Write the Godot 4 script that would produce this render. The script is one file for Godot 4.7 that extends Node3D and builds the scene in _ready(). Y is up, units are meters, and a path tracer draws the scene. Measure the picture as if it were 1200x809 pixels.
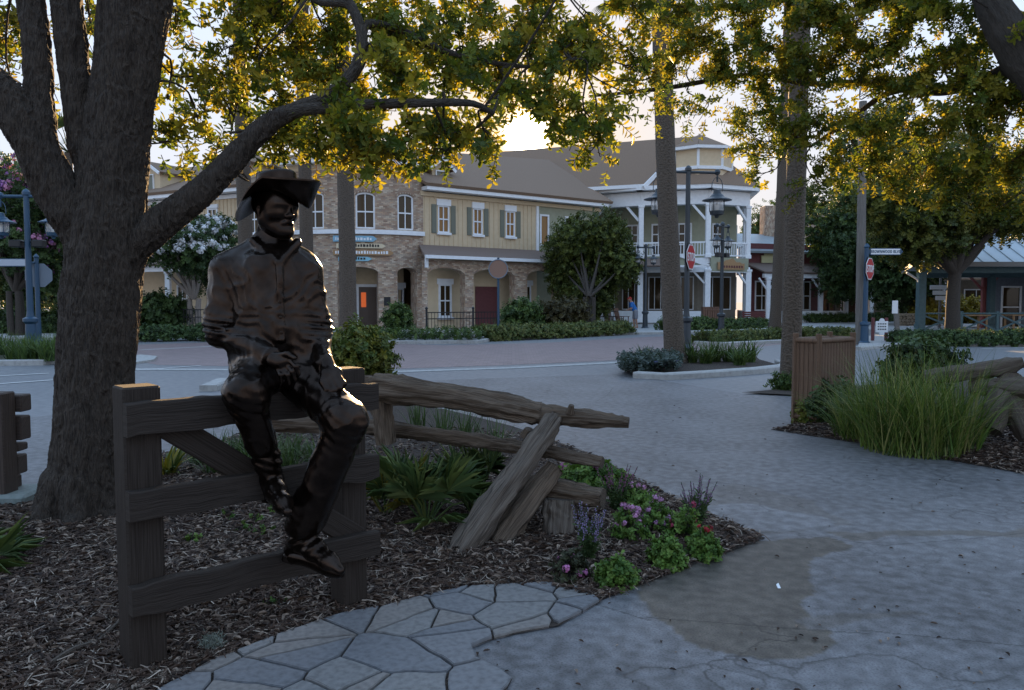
extends Node3D
# A bronze cowboy on a fence under an oak, a town square at sunrise behind him.
# World: metres, y up, the camera stands at the origin and looks along -z.

const F := 900.0                      # focal length in pixels of the 1200 x 809 photograph
const EYE := Vector3(0, 1.58, 0)
const PITCH := 0.05716                # horizon at row 353
var rng := RandomNumberGenerator.new()
var taken := {}
var M := {}                           # materials
var noises := {}


func ray(px: float, py: float) -> Vector3:
	return Vector3((px - 600.0) / F, (404.5 - py) / F, -1.0).rotated(Vector3.RIGHT, -PITCH)


func gp(px: float, py: float, h := 0.0) -> Vector3:      # where the sight line meets the plane y = h
	var d := ray(px, py)
	return EYE + d * ((h - EYE.y) / d.y)


func pp(px: float, py: float, z: float) -> Vector3:      # a point on the sight line, z metres ahead
	var d := ray(px, py)
	return EYE + d * (z / -d.z)


func xz(p: Vector3) -> Vector2:
	return Vector2(p.x, p.z)


# ---------------------------------------------------------------- mesh builder
class MB:
	var V := PackedVector3Array()
	var N := PackedVector3Array()
	var U := PackedVector2Array()
	var C := PackedColorArray()
	var I := PackedInt32Array()
	var col := Color(1, 1, 1)
	var colored := false

	func v(p: Vector3, n: Vector3, uv := Vector2.ZERO) -> int:
		V.append(p)
		N.append(n)
		U.append(uv)
		C.append(col)
		return V.size() - 1

	func tri(a: Vector3, b: Vector3, c: Vector3) -> void:   # counter-clockwise seen from outside
		var n := (b - a).cross(c - a).normalized()
		var i := v(a, n, Vector2(a.x + a.z, a.y))
		v(b, n, Vector2(b.x + b.z, b.y))
		v(c, n, Vector2(c.x + c.z, c.y))
		I.append_array(PackedInt32Array([i, i + 2, i + 1]))

	func quad(a: Vector3, b: Vector3, c: Vector3, d: Vector3, u0 := 0.0, u1 := -1.0, v0 := 0.0, v1 := -1.0) -> void:
		var n := (c - a).cross(d - b)
		if n.length_squared() < 1e-14:
			return
		n = n.normalized()
		if u1 < u0:
			u1 = u0 + a.distance_to(b)
		if v1 < v0:
			v1 = v0 + a.distance_to(d)
		var i := v(a, n, Vector2(u0, v0))
		v(b, n, Vector2(u1, v0))
		v(c, n, Vector2(u1, v1))
		v(d, n, Vector2(u0, v1))
		I.append_array(PackedInt32Array([i, i + 2, i + 1, i, i + 3, i + 2]))

	func box(t: Transform3D, s: Vector3, bevel := 0.0) -> void:   # uv runs along the longest side
		var h := s * 0.5
		var long := 0
		if s.y >= s.x and s.y >= s.z:
			long = 1
		elif s.z >= s.x:
			long = 2
		var b: float = minf(bevel, minf(h.x, minf(h.y, h.z)) * 0.6)
		var ax := [Vector3.RIGHT, Vector3.UP, Vector3.BACK]
		for a in 3:
			for sg in [-1.0, 1.0]:
				var nrm: Vector3 = ax[a] * sg
				var u: Vector3 = ax[(a + 1) % 3]
				var w: Vector3 = nrm.cross(u)
				var hu := absf(h.dot(u)) - b
				var hw: float = absf(h.x * w.x + h.y * w.y + h.z * w.z) - b
				var o: Vector3 = nrm * absf(h.dot(ax[a]))
				var ps := [o - u * hu - w * hw, o + u * hu - w * hw, o + u * hu + w * hw, o - u * hu + w * hw]
				var i0 := V.size()
				var wn := (t.basis * nrm).normalized()
				for p: Vector3 in ps:
					var la: float = p[long] + t.origin[long] * 0.37
					var lb: float = p[(long + 1) % 3] + p[(long + 2) % 3] + sg * 0.31 + a * 0.17
					v(t * p, wn, Vector2(la, lb))
				I.append_array(PackedInt32Array([i0, i0 + 2, i0 + 1, i0, i0 + 3, i0 + 2]))
		if b > 0.0:
			for a in 3:
				var u: Vector3 = ax[(a + 1) % 3]
				var w: Vector3 = ax[(a + 2) % 3]
				var la: float = h[a] - b
				for su in [-1.0, 1.0]:
					for sw in [-1.0, 1.0]:
						var p1: Vector3 = u * su * h[(a + 1) % 3] + w * sw * (h[(a + 2) % 3] - b)
						var p2: Vector3 = u * su * (h[(a + 1) % 3] - b) + w * sw * h[(a + 2) % 3]
						var e: Vector3 = ax[a] * la
						if su * sw > 0:
							quad(t * (p1 - e), t * (p2 - e), t * (p2 + e), t * (p1 + e))
						else:
							quad(t * (p2 - e), t * (p1 - e), t * (p1 + e), t * (p2 + e))
						# normals of the chamfer must point outwards
						var n: Vector3 = (t.basis * (u * su + w * sw)).normalized()
						var k := V.size()
						for j in range(k - 4, k):
							if N[j].dot(n) < 0.0:
								N[j] = -N[j]
			for sx in [-1.0, 1.0]:
				for sy in [-1.0, 1.0]:
					for sz in [-1.0, 1.0]:
						var c0 := Vector3(sx * h.x, sy * (h.y - b), sz * (h.z - b))
						var c1 := Vector3(sx * (h.x - b), sy * h.y, sz * (h.z - b))
						var c2 := Vector3(sx * (h.x - b), sy * (h.y - b), sz * h.z)
						if sx * sy * sz > 0:
							tri(t * c0, t * c1, t * c2)
						else:
							tri(t * c0, t * c2, t * c1)

	func bar(a: Vector3, b: Vector3, w: float, h: float, bevel := 0.0, upv := Vector3.UP) -> void:   # box from a to b, w across, h along upv
		var x := (b - a)
		var l := x.length()
		x = x / l
		var z := x.cross(upv).normalized()
		var y := z.cross(x)
		box(Transform3D(Basis(x, y, z), (a + b) * 0.5), Vector3(l, h, w), bevel)

	func tube(path: Array, radii: Array, sides := 8, caps := true, wob := 0.0, seed_ := 0, vscale := 1.0) -> void:
		var n := path.size()
		var up := Vector3(0.31, 0.2, 0.93)
		var t0: Vector3 = (path[1] - path[0]).normalized()
		if absf(t0.dot(up)) > 0.9:
			up = Vector3.RIGHT
		var x := t0.cross(up).normalized()
		var rows := []
		var run := 0.0
		var fn := FastNoiseLite.new()
		fn.seed = seed_
		fn.frequency = 1.0
		for i in n:
			var t: Vector3
			if i == 0:
				t = path[1] - path[0]
			elif i == n - 1:
				t = path[i] - path[i - 1]
			else:
				t = (path[i + 1] - path[i]).normalized() + (path[i] - path[i - 1]).normalized()
			t = t.normalized()
			x = (x - t * x.dot(t)).normalized()
			var y := t.cross(x)
			if i > 0:
				run += path[i].distance_to(path[i - 1])
			var row := V.size()
			rows.append(row)
			for k in sides + 1:
				var a := TAU * k / sides
				var d := x * cos(a) + y * sin(a)
				var r: float = radii[i]
				if wob > 0.0:
					r *= 1.0 + wob * fn.get_noise_3d(cos(a) * 1.6 + run * 2.2, sin(a) * 1.6 + seed_ * 0.37, run * 1.3)
				v(path[i] + d * r, d, Vector2(float(k) / sides * TAU * maxf(radii[0], 0.02), run * vscale))
		for i in n - 1:
			for k in sides:
				var a: int = rows[i] + k
				var b: int = rows[i + 1] + k
				I.append_array(PackedInt32Array([a, b, a + 1, a + 1, b, b + 1]))
		if caps:
			for e in [0, n - 1]:
				var t: Vector3 = (path[0] - path[1]).normalized() if e == 0 else (path[n - 1] - path[n - 2]).normalized()
				var c0 := v(path[e], t, Vector2.ZERO)
				var first := V.size()
				for k in sides + 1:
					v(V[rows[e] + k], t, Vector2(V[rows[e] + k].x, V[rows[e] + k].y))
				for k in sides:
					if e == 0:
						I.append_array(PackedInt32Array([c0, first + k, first + k + 1]))
					else:
						I.append_array(PackedInt32Array([c0, first + k + 1, first + k]))

	func lathe(prof: Array, sides: int, t := Transform3D(), sharp := true) -> void:   # prof: Vector2(radius, y) from bottom to top
		for i in prof.size() - 1:
			var p: Vector2 = prof[i]
			var q: Vector2 = prof[i + 1]
			var nn := Vector2(q.y - p.y, p.x - q.x)
			if nn.length_squared() < 1e-12:
				continue
			nn = nn.normalized()
			var row := V.size()
			for k in sides + 1:
				var a := TAU * k / sides
				var d := Vector3(cos(a), 0, -sin(a))
				var n := (t.basis * (d * nn.x + Vector3.UP * nn.y)).normalized()
				v(t * (d * p.x + Vector3.UP * p.y), n, Vector2(float(k) / sides, p.y))
				v(t * (d * q.x + Vector3.UP * q.y), n, Vector2(float(k) / sides, q.y))
			for k in sides:
				var a := row + 2 * k
				I.append_array(PackedInt32Array([a, a + 3, a + 2, a, a + 1, a + 3]))

	func slab(poly: PackedVector2Array, y0: float, y1: float, uvs := 1.0, sides := true) -> void:   # poly in x, z
		var ids := Geometry2D.triangulate_polygon(poly)
		var base := V.size()
		for p in poly:
			v(Vector3(p.x, y1, p.y), Vector3.UP, p * uvs)
		for i in range(0, ids.size(), 3):
			var a := poly[ids[i]]
			var b := poly[ids[i + 1]]
			var c := poly[ids[i + 2]]
			if (b - a).cross(c - a) > 0:
				I.append_array(PackedInt32Array([base + ids[i], base + ids[i + 1], base + ids[i + 2]]))
			else:
				I.append_array(PackedInt32Array([base + ids[i], base + ids[i + 2], base + ids[i + 1]]))
		if sides and y1 > y0:
			var area := 0.0
			for i in poly.size():
				area += poly[i].cross(poly[(i + 1) % poly.size()])
			for i in poly.size():
				var a := poly[i]
				var b := poly[(i + 1) % poly.size()]
				if area > 0:
					var s := a
					a = b
					b = s
				quad(Vector3(a.x, y0, a.y), Vector3(b.x, y0, b.y), Vector3(b.x, y1, b.y), Vector3(a.x, y1, a.y))

	func face_up(q0: int, q1: int, ref: Vector3) -> void:     # turn quads (4 vertices, 6 indices each) away from ref
		for q in range(q0, q1):
			var k := q * 4
			var c := (V[k] + V[k + 1] + V[k + 2] + V[k + 3]) * 0.25
			if N[k].dot(c - ref) < 0.0:
				for j in 4:
					N[k + j] = -N[k + j]
				for j in 2:
					var t := I[q * 6 + j * 3 + 1]
					I[q * 6 + j * 3 + 1] = I[q * 6 + j * 3 + 2]
					I[q * 6 + j * 3 + 2] = t

	func halve() -> void:       # split every triangle into four
		var mid := {}
		var out := PackedInt32Array()
		out.resize(I.size() * 4)
		var o := 0
		for i in range(0, I.size(), 3):
			var m := [0, 0, 0]
			for k in 3:
				var p := I[i + k]
				var q := I[i + (k + 1) % 3]
				var key := mini(p, q) * 4194304 + maxi(p, q)
				if not mid.has(key):
					mid[key] = v((V[p] + V[q]) * 0.5, (N[p] + N[q]).normalized(), (U[p] + U[q]) * 0.5)
				m[k] = mid[key]
			for t in [I[i], m[0], m[2], m[0], I[i + 1], m[1], m[2], m[1], I[i + 2], m[0], m[1], m[2]]:
				out[o] = t
				o += 1
		I = out

	func smooth() -> void:      # smooth normals from the index list
		for i in N.size():
			N[i] = Vector3.ZERO
		for i in range(0, I.size(), 3):
			var a := V[I[i]]
			var n := (V[I[i + 2]] - a).cross(V[I[i + 1]] - a)
			N[I[i]] += n
			N[I[i + 1]] += n
			N[I[i + 2]] += n
		for i in N.size():
			N[i] = N[i].normalized() if N[i].length_squared() > 1e-20 else Vector3.UP

	func mesh() -> ArrayMesh:
		var a := []
		a.resize(Mesh.ARRAY_MAX)
		a[Mesh.ARRAY_VERTEX] = V
		a[Mesh.ARRAY_NORMAL] = N
		a[Mesh.ARRAY_TEX_UV] = U
		if colored:
			a[Mesh.ARRAY_COLOR] = C
		a[Mesh.ARRAY_INDEX] = I
		var m := ArrayMesh.new()
		m.add_surface_from_arrays(Mesh.PRIMITIVE_TRIANGLES, a)
		return m


func numbered(called: String) -> String:
	if not taken.has(called):
		taken[called] = 0
		return called
	taken[called] += 1
	return "%s_%03d" % [called, taken[called]]


func tag(o: Node3D, label: String, category: String, group := "", kind := "") -> void:
	if label:
		o.set_meta("label", label)
	if category:
		o.set_meta("category", category)
	if group:
		o.set_meta("group", group)
	if kind:
		o.set_meta("kind", kind)


func thing(called: String, label: String, category: String, at := Vector3.ZERO, turn := 0.0, group := "") -> Node3D:
	var o := Node3D.new()
	o.name = numbered(called)
	add_child(o)
	o.position = at
	o.rotation.y = turn
	tag(o, label, category, group)
	return o


var in_world := {}        # things whose parts are built in world coordinates


func thing_w(called: String, label: String, category: String, base: Vector3, group := "") -> Node3D:
	var o := thing(called, label, category, base, 0.0, group)
	in_world[o] = true
	return o


func part(mb: MB, called: String, m: Material, parent: Node3D = null, kind := "") -> MeshInstance3D:
	return put(mb.mesh(), called, m, parent, kind)


func put(mesh: Mesh, called: String, m: Material, parent: Node3D = null, kind := "") -> MeshInstance3D:
	var o := MeshInstance3D.new()
	o.mesh = mesh
	o.material_override = m
	if parent == null:
		o.name = numbered(called)
		add_child(o)
	else:
		o.name = called
		parent.add_child(o, true)
		if in_world.has(parent):
			o.position = -parent.global_position
			in_world[o] = true
	if kind:
		o.set_meta("kind", kind)
	return o


func multi(mesh: Mesh, xf: Array, cols: Array, called: String, m: Material, parent: Node3D = null, kind := "") -> MultiMeshInstance3D:
	var mm := MultiMesh.new()
	mm.transform_format = MultiMesh.TRANSFORM_3D
	mm.use_colors = true
	mm.mesh = mesh
	mm.instance_count = xf.size()
	for i in xf.size():
		mm.set_instance_transform(i, xf[i])
		mm.set_instance_color(i, cols[i])
	var o := MultiMeshInstance3D.new()
	o.multimesh = mm
	o.material_override = m
	if parent == null:
		o.name = numbered(called)
		add_child(o)
	else:
		o.name = called
		parent.add_child(o, true)
		if in_world.has(parent):
			o.position = -parent.global_position
	if kind:
		o.set_meta("kind", kind)
	return o


# ---------------------------------------------------------------- materials
func nimg(seed_: int, freq: float, octaves := 4, size := 256, kind := FastNoiseLite.TYPE_SIMPLEX_SMOOTH, h := 0) -> Image:
	var key := [seed_, freq, octaves, size, kind, h]
	if not noises.has(key):
		var n := FastNoiseLite.new()
		n.seed = seed_
		n.noise_type = kind
		n.frequency = freq
		n.fractal_octaves = octaves
		if octaves <= 1:
			n.fractal_type = FastNoiseLite.FRACTAL_NONE
		noises[key] = n.get_seamless_image(size, h if h else size)
	return noises[key]


func colored(im: Image, stops: Array, speck := 0.0, seed_ := 1) -> ImageTexture:   # stops: linear colours, even steps from dark to light noise
	var lut := PackedByteArray()
	for i in 256:
		var t := i / 255.0 * (stops.size() - 1)
		var k := mini(int(t), stops.size() - 2)
		var c: Color = stops[k].lerp(stops[k + 1], t - k).linear_to_srgb()
		lut.append_array(PackedByteArray([c.r8, c.g8, c.b8]))
	var src := im.get_data()
	var out := PackedByteArray()
	out.resize(src.size() * 3)
	var r := RandomNumberGenerator.new()
	r.seed = seed_
	for i in src.size():
		var g := src[i]
		if speck > 0.0:
			g = clampi(g + int((r.randf() - 0.5) * 255.0 * speck), 0, 255)
		out[i * 3] = lut[g * 3]
		out[i * 3 + 1] = lut[g * 3 + 1]
		out[i * 3 + 2] = lut[g * 3 + 2]
	return ImageTexture.create_from_image(Image.create_from_data(im.get_width(), im.get_height(), false, Image.FORMAT_RGB8, out))


func lin(r: float, g: float, b: float) -> Color:    # a linear base colour as albedo_color wants it
	return Color(r, g, b).linear_to_srgb()


func plain(c: Color, rough := 0.6, metal := 0.0) -> StandardMaterial3D:     # c linear
	var m := StandardMaterial3D.new()
	m.albedo_color = c.linear_to_srgb()
	m.roughness = rough
	m.metallic = metal
	return m


# noise-coloured triplanar material; size = metres covered by one texture tile
func rough_mat(stops: Array, size: float, rough := 0.85, bump := 0.0, freq := 0.03, octaves := 5, speck := 0.0, seed_ := 3, metal := 0.0) -> StandardMaterial3D:
	var m := StandardMaterial3D.new()
	var im := nimg(seed_, freq, octaves)
	m.albedo_texture = colored(im, stops, speck, seed_)
	m.roughness = rough
	m.metallic = metal
	m.uv1_triplanar = true
	m.uv1_world_triplanar = true
	m.uv1_scale = Vector3.ONE / size
	if bump > 0.0:
		m.heightmap_enabled = true
		m.heightmap_texture = ImageTexture.create_from_image(im)
		m.heightmap_scale = bump
	return m


# uv-mapped wood: grain runs along u
func wood(stops: Array, ulen: float, vlen: float, rough := 0.8, bump := 0.3, seed_ := 11, vertical := false) -> StandardMaterial3D:
	var m := StandardMaterial3D.new()
	var im: Image = nimg(seed_, 0.035, 5, 64, FastNoiseLite.TYPE_SIMPLEX_SMOOTH, 512).duplicate()
	im.resize(512, 512, Image.INTERPOLATE_CUBIC)
	if vertical:
		im.rotate_90(CLOCKWISE)
	m.albedo_texture = colored(im, stops, 0.08, seed_)
	m.roughness = rough
	m.uv1_scale = Vector3(1.0 / ulen, 1.0 / vlen, 1)
	m.heightmap_enabled = true
	m.heightmap_texture = ImageTexture.create_from_image(im)
	m.heightmap_scale = bump
	return m


func leaf_mat(through := 0.9, rough := 0.55) -> StandardMaterial3D:
	var m := StandardMaterial3D.new()
	m.vertex_color_use_as_albedo = true
	m.roughness = rough
	m.metallic_specular = 0.4
	m.backlight_enabled = true
	m.backlight = Color(through, through, through * 0.8)
	m.cull_mode = BaseMaterial3D.CULL_DISABLED
	return m


func smooth_path(pts: Array, per := 5) -> Array:     # Catmull-Rom
	var out := []
	for i in pts.size() - 1:
		var p0 = pts[maxi(i - 1, 0)]
		var p1 = pts[i]
		var p2 = pts[i + 1]
		var p3 = pts[mini(i + 2, pts.size() - 1)]
		for k in per:
			var t := float(k) / per
			out.append(0.5 * ((2.0 * p1) + (p2 - p0) * t + (2.0 * p0 - 5.0 * p1 + 4.0 * p2 - p3) * t * t + (3.0 * p1 - p0 - 3.0 * p2 + p3) * t * t * t))
	out.append(pts[pts.size() - 1])
	return out


func rv(s := 1.0) -> Vector3:
	return Vector3(rng.randf_range(-1, 1), rng.randf_range(-1, 1), rng.randf_range(-1, 1)) * s


func rdir() -> Vector3:
	var z := rng.randf_range(-1, 1)
	var a := rng.randf() * TAU
	var r := sqrt(1.0 - z * z)
	return Vector3(r * cos(a), z, r * sin(a))


func basis_to(y: Vector3, spin := 0.0) -> Basis:    # y axis along y
	y = y.normalized()
	var x := y.cross(Vector3(0.3, 0.1, 0.95)).normalized()
	if absf(y.dot(Vector3(0.3, 0.1, 0.95).normalized())) > 0.95:
		x = y.cross(Vector3.RIGHT).normalized()
	x = x.rotated(y, spin)
	return Basis(x, y, x.cross(y))


# ---------------------------------------------------------------- ground
func poly_px(pts: Array, h := 0.0) -> PackedVector2Array:
	var out := PackedVector2Array()
	for p in pts:
		out.append(xz(gp(p[0], p[1], h)))
	return out


func sheet(called: String, poly: PackedVector2Array, y: float, m: Material) -> MeshInstance3D:
	var mb := MB.new()
	mb.slab(poly, y, y, 1.0, false)
	var o := part(mb, called, m)
	o.set_meta("kind", "structure")
	return o


const PX0 := -5.0        # the plaza texture covers 16 m x 16 m from here
const PZ0 := -16.0
const PSPAN := 16.0
const PSIZE := 1536


func plaza_material() -> StandardMaterial3D:
	var n := PSIZE
	var coarse := nimg(21, 0.006, 5, 1536)
	var fine := nimg(22, 0.09, 3, 512)
	var warp := nimg(23, 0.02, 3, 512)
	var cd := coarse.get_data()
	var fd := fine.get_data()
	var wd := warp.get_data()
	# damp and dried stains: a coarse mask painted from outlines in the picture
	var ms := 640
	var mask := PackedFloat32Array()
	mask.resize(ms * ms)
	var wet := [
		[[700, 655], [760, 640], [840, 632], [900, 630], [970, 628], [1005, 642], [1000, 650], [950, 655], [935, 668], [938, 690], [945, 715], [970, 730], [972, 752], [940, 768], [890, 775], [840, 765], [795, 748], [765, 722], [740, 700]],
		[[970, 622], [1060, 618], [1150, 624], [1230, 622], [1230, 630], [1140, 630], [1060, 626], [1000, 634]],
		[[930, 724], [1010, 722], [1090, 726], [1000, 735], [940, 738]],
		[[800, 580], [860, 570], [960, 590], [985, 612], [930, 622], [820, 628], [740, 618], [760, 596]],
	]
	var polys := []
	for w in wet:
		polys.append(poly_px(w))
	var pale := [[[805, 600], [880, 595], [960, 605], [975, 615], [930, 620], [850, 622], [790, 615]], [[760, 445], [840, 440], [920, 455], [860, 470], [780, 468]]]
	var pales := []
	for w in pale:
		pales.append(poly_px(w))
	for j in ms:
		for i in ms:
			var p := Vector2(PX0 + PSPAN * (i + 0.5) / ms, PZ0 + PSPAN * (j + 0.5) / ms)
			if p.y > -2.5 or p.y < -14.5 or p.x < -0.5:
				continue
			var k := (j % 512) * 512 + i % 512
			p += Vector2(wd[k] - 128, wd[(k + 70000) % 262144] - 128) * 0.0012
			var val := 0.0
			for q in polys.size():
				if Geometry2D.is_point_in_polygon(p, polys[q]):
					val = [1.0, 0.8, 0.55, 0.45][q]
			for q in pales:
				if Geometry2D.is_point_in_polygon(p, q):
					val = -0.5
			mask[j * ms + i] = val
	var mb := PackedByteArray()
	mb.resize(ms * ms)
	for i in ms * ms:
		mb[i] = clampi(int(128 + mask[i] * 110), 0, 255)
	var mi := Image.create_from_data(ms, ms, false, Image.FORMAT_L8, mb)
	mi.resize(n, n, Image.INTERPOLATE_CUBIC)
	var md := mi.get_data()
	# cracks: wandering lines that branch
	var crack := PackedByteArray()
	crack.resize(n * n)
	var r := RandomNumberGenerator.new()
	r.seed = 77
	for c in 150:
		var x := r.randf() * n
		var y := r.randf() * n
		if c > 90:
			x = n * (0.22 + 0.45 * r.randf())
			y = n * (0.55 + 0.33 * r.randf())
		var a := r.randf() * TAU
		var deep := r.randi_range(70, 190)
		var steps := r.randi_range(60, 330)
		var drift := r.randf_range(-0.006, 0.006)
		for s in steps:
			a += r.randf_range(-0.5, 0.5) + drift
			x += cos(a)
			y += sin(a) * 0.8
			var xi := int(x)
			var yi := int(y)
			if xi < 1 or yi < 1 or xi >= n - 1 or yi >= n - 1:
				break
			var f := deep if s < steps - 40 else int(deep * (steps - s) / 40.0)
			crack[yi * n + xi] = maxi(crack[yi * n + xi], f)
			if c % 3 == 0:
				crack[yi * n + xi + 1] = maxi(crack[yi * n + xi + 1], f / 2)
			if c % 7 == 0:
				crack[(yi + 1) * n + xi] = maxi(crack[(yi + 1) * n + xi], f / 2)
	# saw-cut joints, two long slightly bent lines
	for line in [[[0, 478], [430, 452], [780, 470], [1200, 440]], [[530, 660], [760, 725], [1010, 740], [1250, 760]], [[700, 470], [720, 455], [640, 440], [600, 430]], [[935, 628], [1040, 640], [1300, 612]]]:
		for i in line.size() - 1:
			var p := xz(gp(line[i][0], line[i][1]))
			var q := xz(gp(line[i + 1][0], line[i + 1][1]))
			var steps := int(p.distance_to(q) * 110)
			for s in steps:
				var w := p.lerp(q, float(s) / steps)
				var xi := int((w.x - PX0) / PSPAN * n + sin(s * 0.021) * 3.0)
				var yi := int((w.y - PZ0) / PSPAN * n + sin(s * 0.013) * 4.0)
				if xi > 0 and yi > 0 and xi < n - 1 and yi < n - 1:
					crack[yi * n + xi] = 170
	var out := PackedByteArray()
	out.resize(n * n * 3)
	var hgt := PackedByteArray()
	hgt.resize(n * n)
	var gam := PackedByteArray()
	for i in 1024:
		gam.append(Color(i / 1023.0, 0, 0).linear_to_srgb().r8)
	for j in n:
		for i in n:
			var k := j * n + i
			var f: int = fd[(j % 512) * 512 + i % 512]
			var b := 0.145 + (cd[k] - 128) * 0.0003 + (f - 128) * 0.0006
			var cr := crack[k]
			var w := (md[k] - 128) * 0.0091
			var rr := b * 1.0
			var gg := b * 0.99
			var bb := b * 1.03
			if w > 0.0:
				rr *= 1.0 - 0.36 * w
				gg *= 1.0 - 0.45 * w
				bb *= 1.0 - 0.57 * w
			elif w < 0.0:
				rr *= 1.0 - 0.3 * w
				gg *= 1.0 - 0.3 * w
				bb *= 1.0 - 0.3 * w
			if cr > 0:
				var q := 1.0 - cr * 0.0034
				rr *= q
				gg *= q
				bb *= q
			out[k * 3] = gam[clampi(int(rr * 1023), 0, 1023)]
			out[k * 3 + 1] = gam[clampi(int(gg * 1023), 0, 1023)]
			out[k * 3 + 2] = gam[clampi(int(bb * 1023), 0, 1023)]
			hgt[k] = clampi(128 + (f - 128) / 3 - cr / 2, 0, 255)
	var m := StandardMaterial3D.new()
	m.albedo_texture = ImageTexture.create_from_image(Image.create_from_data(n, n, false, Image.FORMAT_RGB8, out))
	m.uv1_scale = Vector3(1.0 / PSPAN, 1.0 / PSPAN, 1)
	m.uv1_offset = Vector3(-PX0 / PSPAN, -PZ0 / PSPAN, 0)
	m.roughness = 0.5
	m.heightmap_enabled = true
	m.heightmap_texture = ImageTexture.create_from_image(Image.create_from_data(n, n, false, Image.FORMAT_L8, hgt))
	m.heightmap_scale = 0.22
	m.detail_enabled = true
	m.detail_blend_mode = BaseMaterial3D.BLEND_MODE_MUL
	m.detail_uv_layer = BaseMaterial3D.DETAIL_UV_2
	m.uv2_triplanar = true
	m.uv2_world_triplanar = true
	m.uv2_scale = Vector3.ONE * 1.1
	m.detail_albedo = colored(nimg(31, 0.12, 4, 512), [Color(0.35, 0.35, 0.35), Color(0.9, 0.9, 0.9), Color(1, 1, 1)], 0.3)
	return m


var bed: PackedVector2Array          # the planting bed under the statue
var bed2: PackedVector2Array         # the bed with the tall grass on the right


func bed_height(p: Vector2) -> float:
	# a low mound that falls to the paving at its edges
	var e := 9.0
	for i in bed.size():
		e = minf(e, p.distance_to(Geometry2D.get_closest_point_to_segment(p, bed[i], bed[(i + 1) % bed.size()])))
	var rise := smoothstep(0.0, 0.9, e)
	return 0.008 + rise * 0.07 + sin(p.x * 2.3 + 1.0) * cos(p.y * 1.9) * 0.02 * rise


func edge_rise(poly: PackedVector2Array, p: Vector2, w: float) -> float:
	var e := 9.0
	for i in poly.size():
		e = minf(e, p.distance_to(Geometry2D.get_closest_point_to_segment(p, poly[i], poly[(i + 1) % poly.size()])))
	return smoothstep(0.0, w, e)


func mound(poly: PackedVector2Array, step: float, hf: Callable, called: String, m: Material) -> MeshInstance3D:
	var lo := Vector2(1e9, 1e9)
	var hi := -lo
	for p in poly:
		lo = lo.min(p)
		hi = hi.max(p)
	var mb := MB.new()
	var nx := int((hi.x - lo.x) / step) + 1
	var nz := int((hi.y - lo.y) / step) + 1
	for j in nz:
		for i in nx:
			var q := PackedVector2Array([lo + Vector2(i, j) * step, lo + Vector2(i + 1, j) * step, lo + Vector2(i + 1, j + 1) * step, lo + Vector2(i, j + 1) * step])
			var all_in := true
			var any := false
			for p in q:
				if Geometry2D.is_point_in_polygon(p, poly):
					any = true
				else:
					all_in = false
			var cells := [q]
			if not all_in:
				if not any and not Geometry2D.is_point_in_polygon((q[0] + q[2]) * 0.5, poly):
					continue
				cells = Geometry2D.intersect_polygons(q, poly)
			for c: PackedVector2Array in cells:
				if c.size() < 3:
					continue
				var ids := Geometry2D.triangulate_polygon(c)
				var base := mb.V.size()
				for p in c:
					mb.v(Vector3(p.x, hf.call(p), p.y), Vector3.UP, p)
				for k in range(0, ids.size(), 3):
					var a := c[ids[k]]
					if (c[ids[k + 1]] - a).cross(c[ids[k + 2]] - a) > 0:
						mb.I.append_array(PackedInt32Array([base + ids[k], base + ids[k + 1], base + ids[k + 2]]))
					else:
						mb.I.append_array(PackedInt32Array([base + ids[k], base + ids[k + 2], base + ids[k + 1]]))
	for i in mb.V.size():
		var p := mb.V[i]
		var q := Vector2(p.x, p.z)
		var h0: float = hf.call(q)
		mb.N[i] = Vector3(h0 - hf.call(q + Vector2(0.03, 0)), 0.03, h0 - hf.call(q + Vector2(0, 0.03))).normalized()
	return part(mb, called, m)


func kerb(called: String, pts: Array, w: float, h: float, m: Material, y0 := 0.0) -> void:    # a low step along world points
	var mb := MB.new()
	var L := []
	for i in pts.size():
		var a: Vector2 = pts[maxi(i - 1, 0)]
		var b: Vector2 = pts[mini(i + 1, pts.size() - 1)]
		var d := (b - a).normalized()
		L.append([pts[i] - Vector2(-d.y, d.x) * w * 0.5, pts[i] + Vector2(-d.y, d.x) * w * 0.5])
	for i in L.size() - 1:
		var a: Vector2 = L[i][0]
		var b: Vector2 = L[i][1]
		var c: Vector2 = L[i + 1][1]
		var d: Vector2 = L[i + 1][0]
		var up := Vector3(0, h, 0)
		var A := Vector3(a.x, y0, a.y)
		var B := Vector3(b.x, y0, b.y)
		var C := Vector3(c.x, y0, c.y)
		var D := Vector3(d.x, y0, d.y)
		var bv := 0.025
		var ab := (B - A).normalized() * bv
		var dc := (C - D).normalized() * bv
		var dn := Vector3(0, h - bv, 0)
		var q0 := mb.V.size() / 4
		mb.quad(A + up + ab, D + up + dc, C + up - dc, B + up - ab)
		mb.quad(A + dn, D + dn, D + up + dc, A + up + ab)
		mb.quad(C + dn, B + dn, B + up - ab, C + up - dc)
		mb.quad(A, D, D + dn, A + dn)
		mb.quad(C, B, B + dn, C + dn)
		if i == 0:
			mb.quad(B, A, A + up, B + up)
		if i == L.size() - 2:
			mb.quad(D, C, C + up, D + up)
		mb.face_up(q0, mb.V.size() / 4, (A + B + C + D) * 0.25 + up * 0.45)
	part(mb, called, m).set_meta("kind", "structure")


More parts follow.
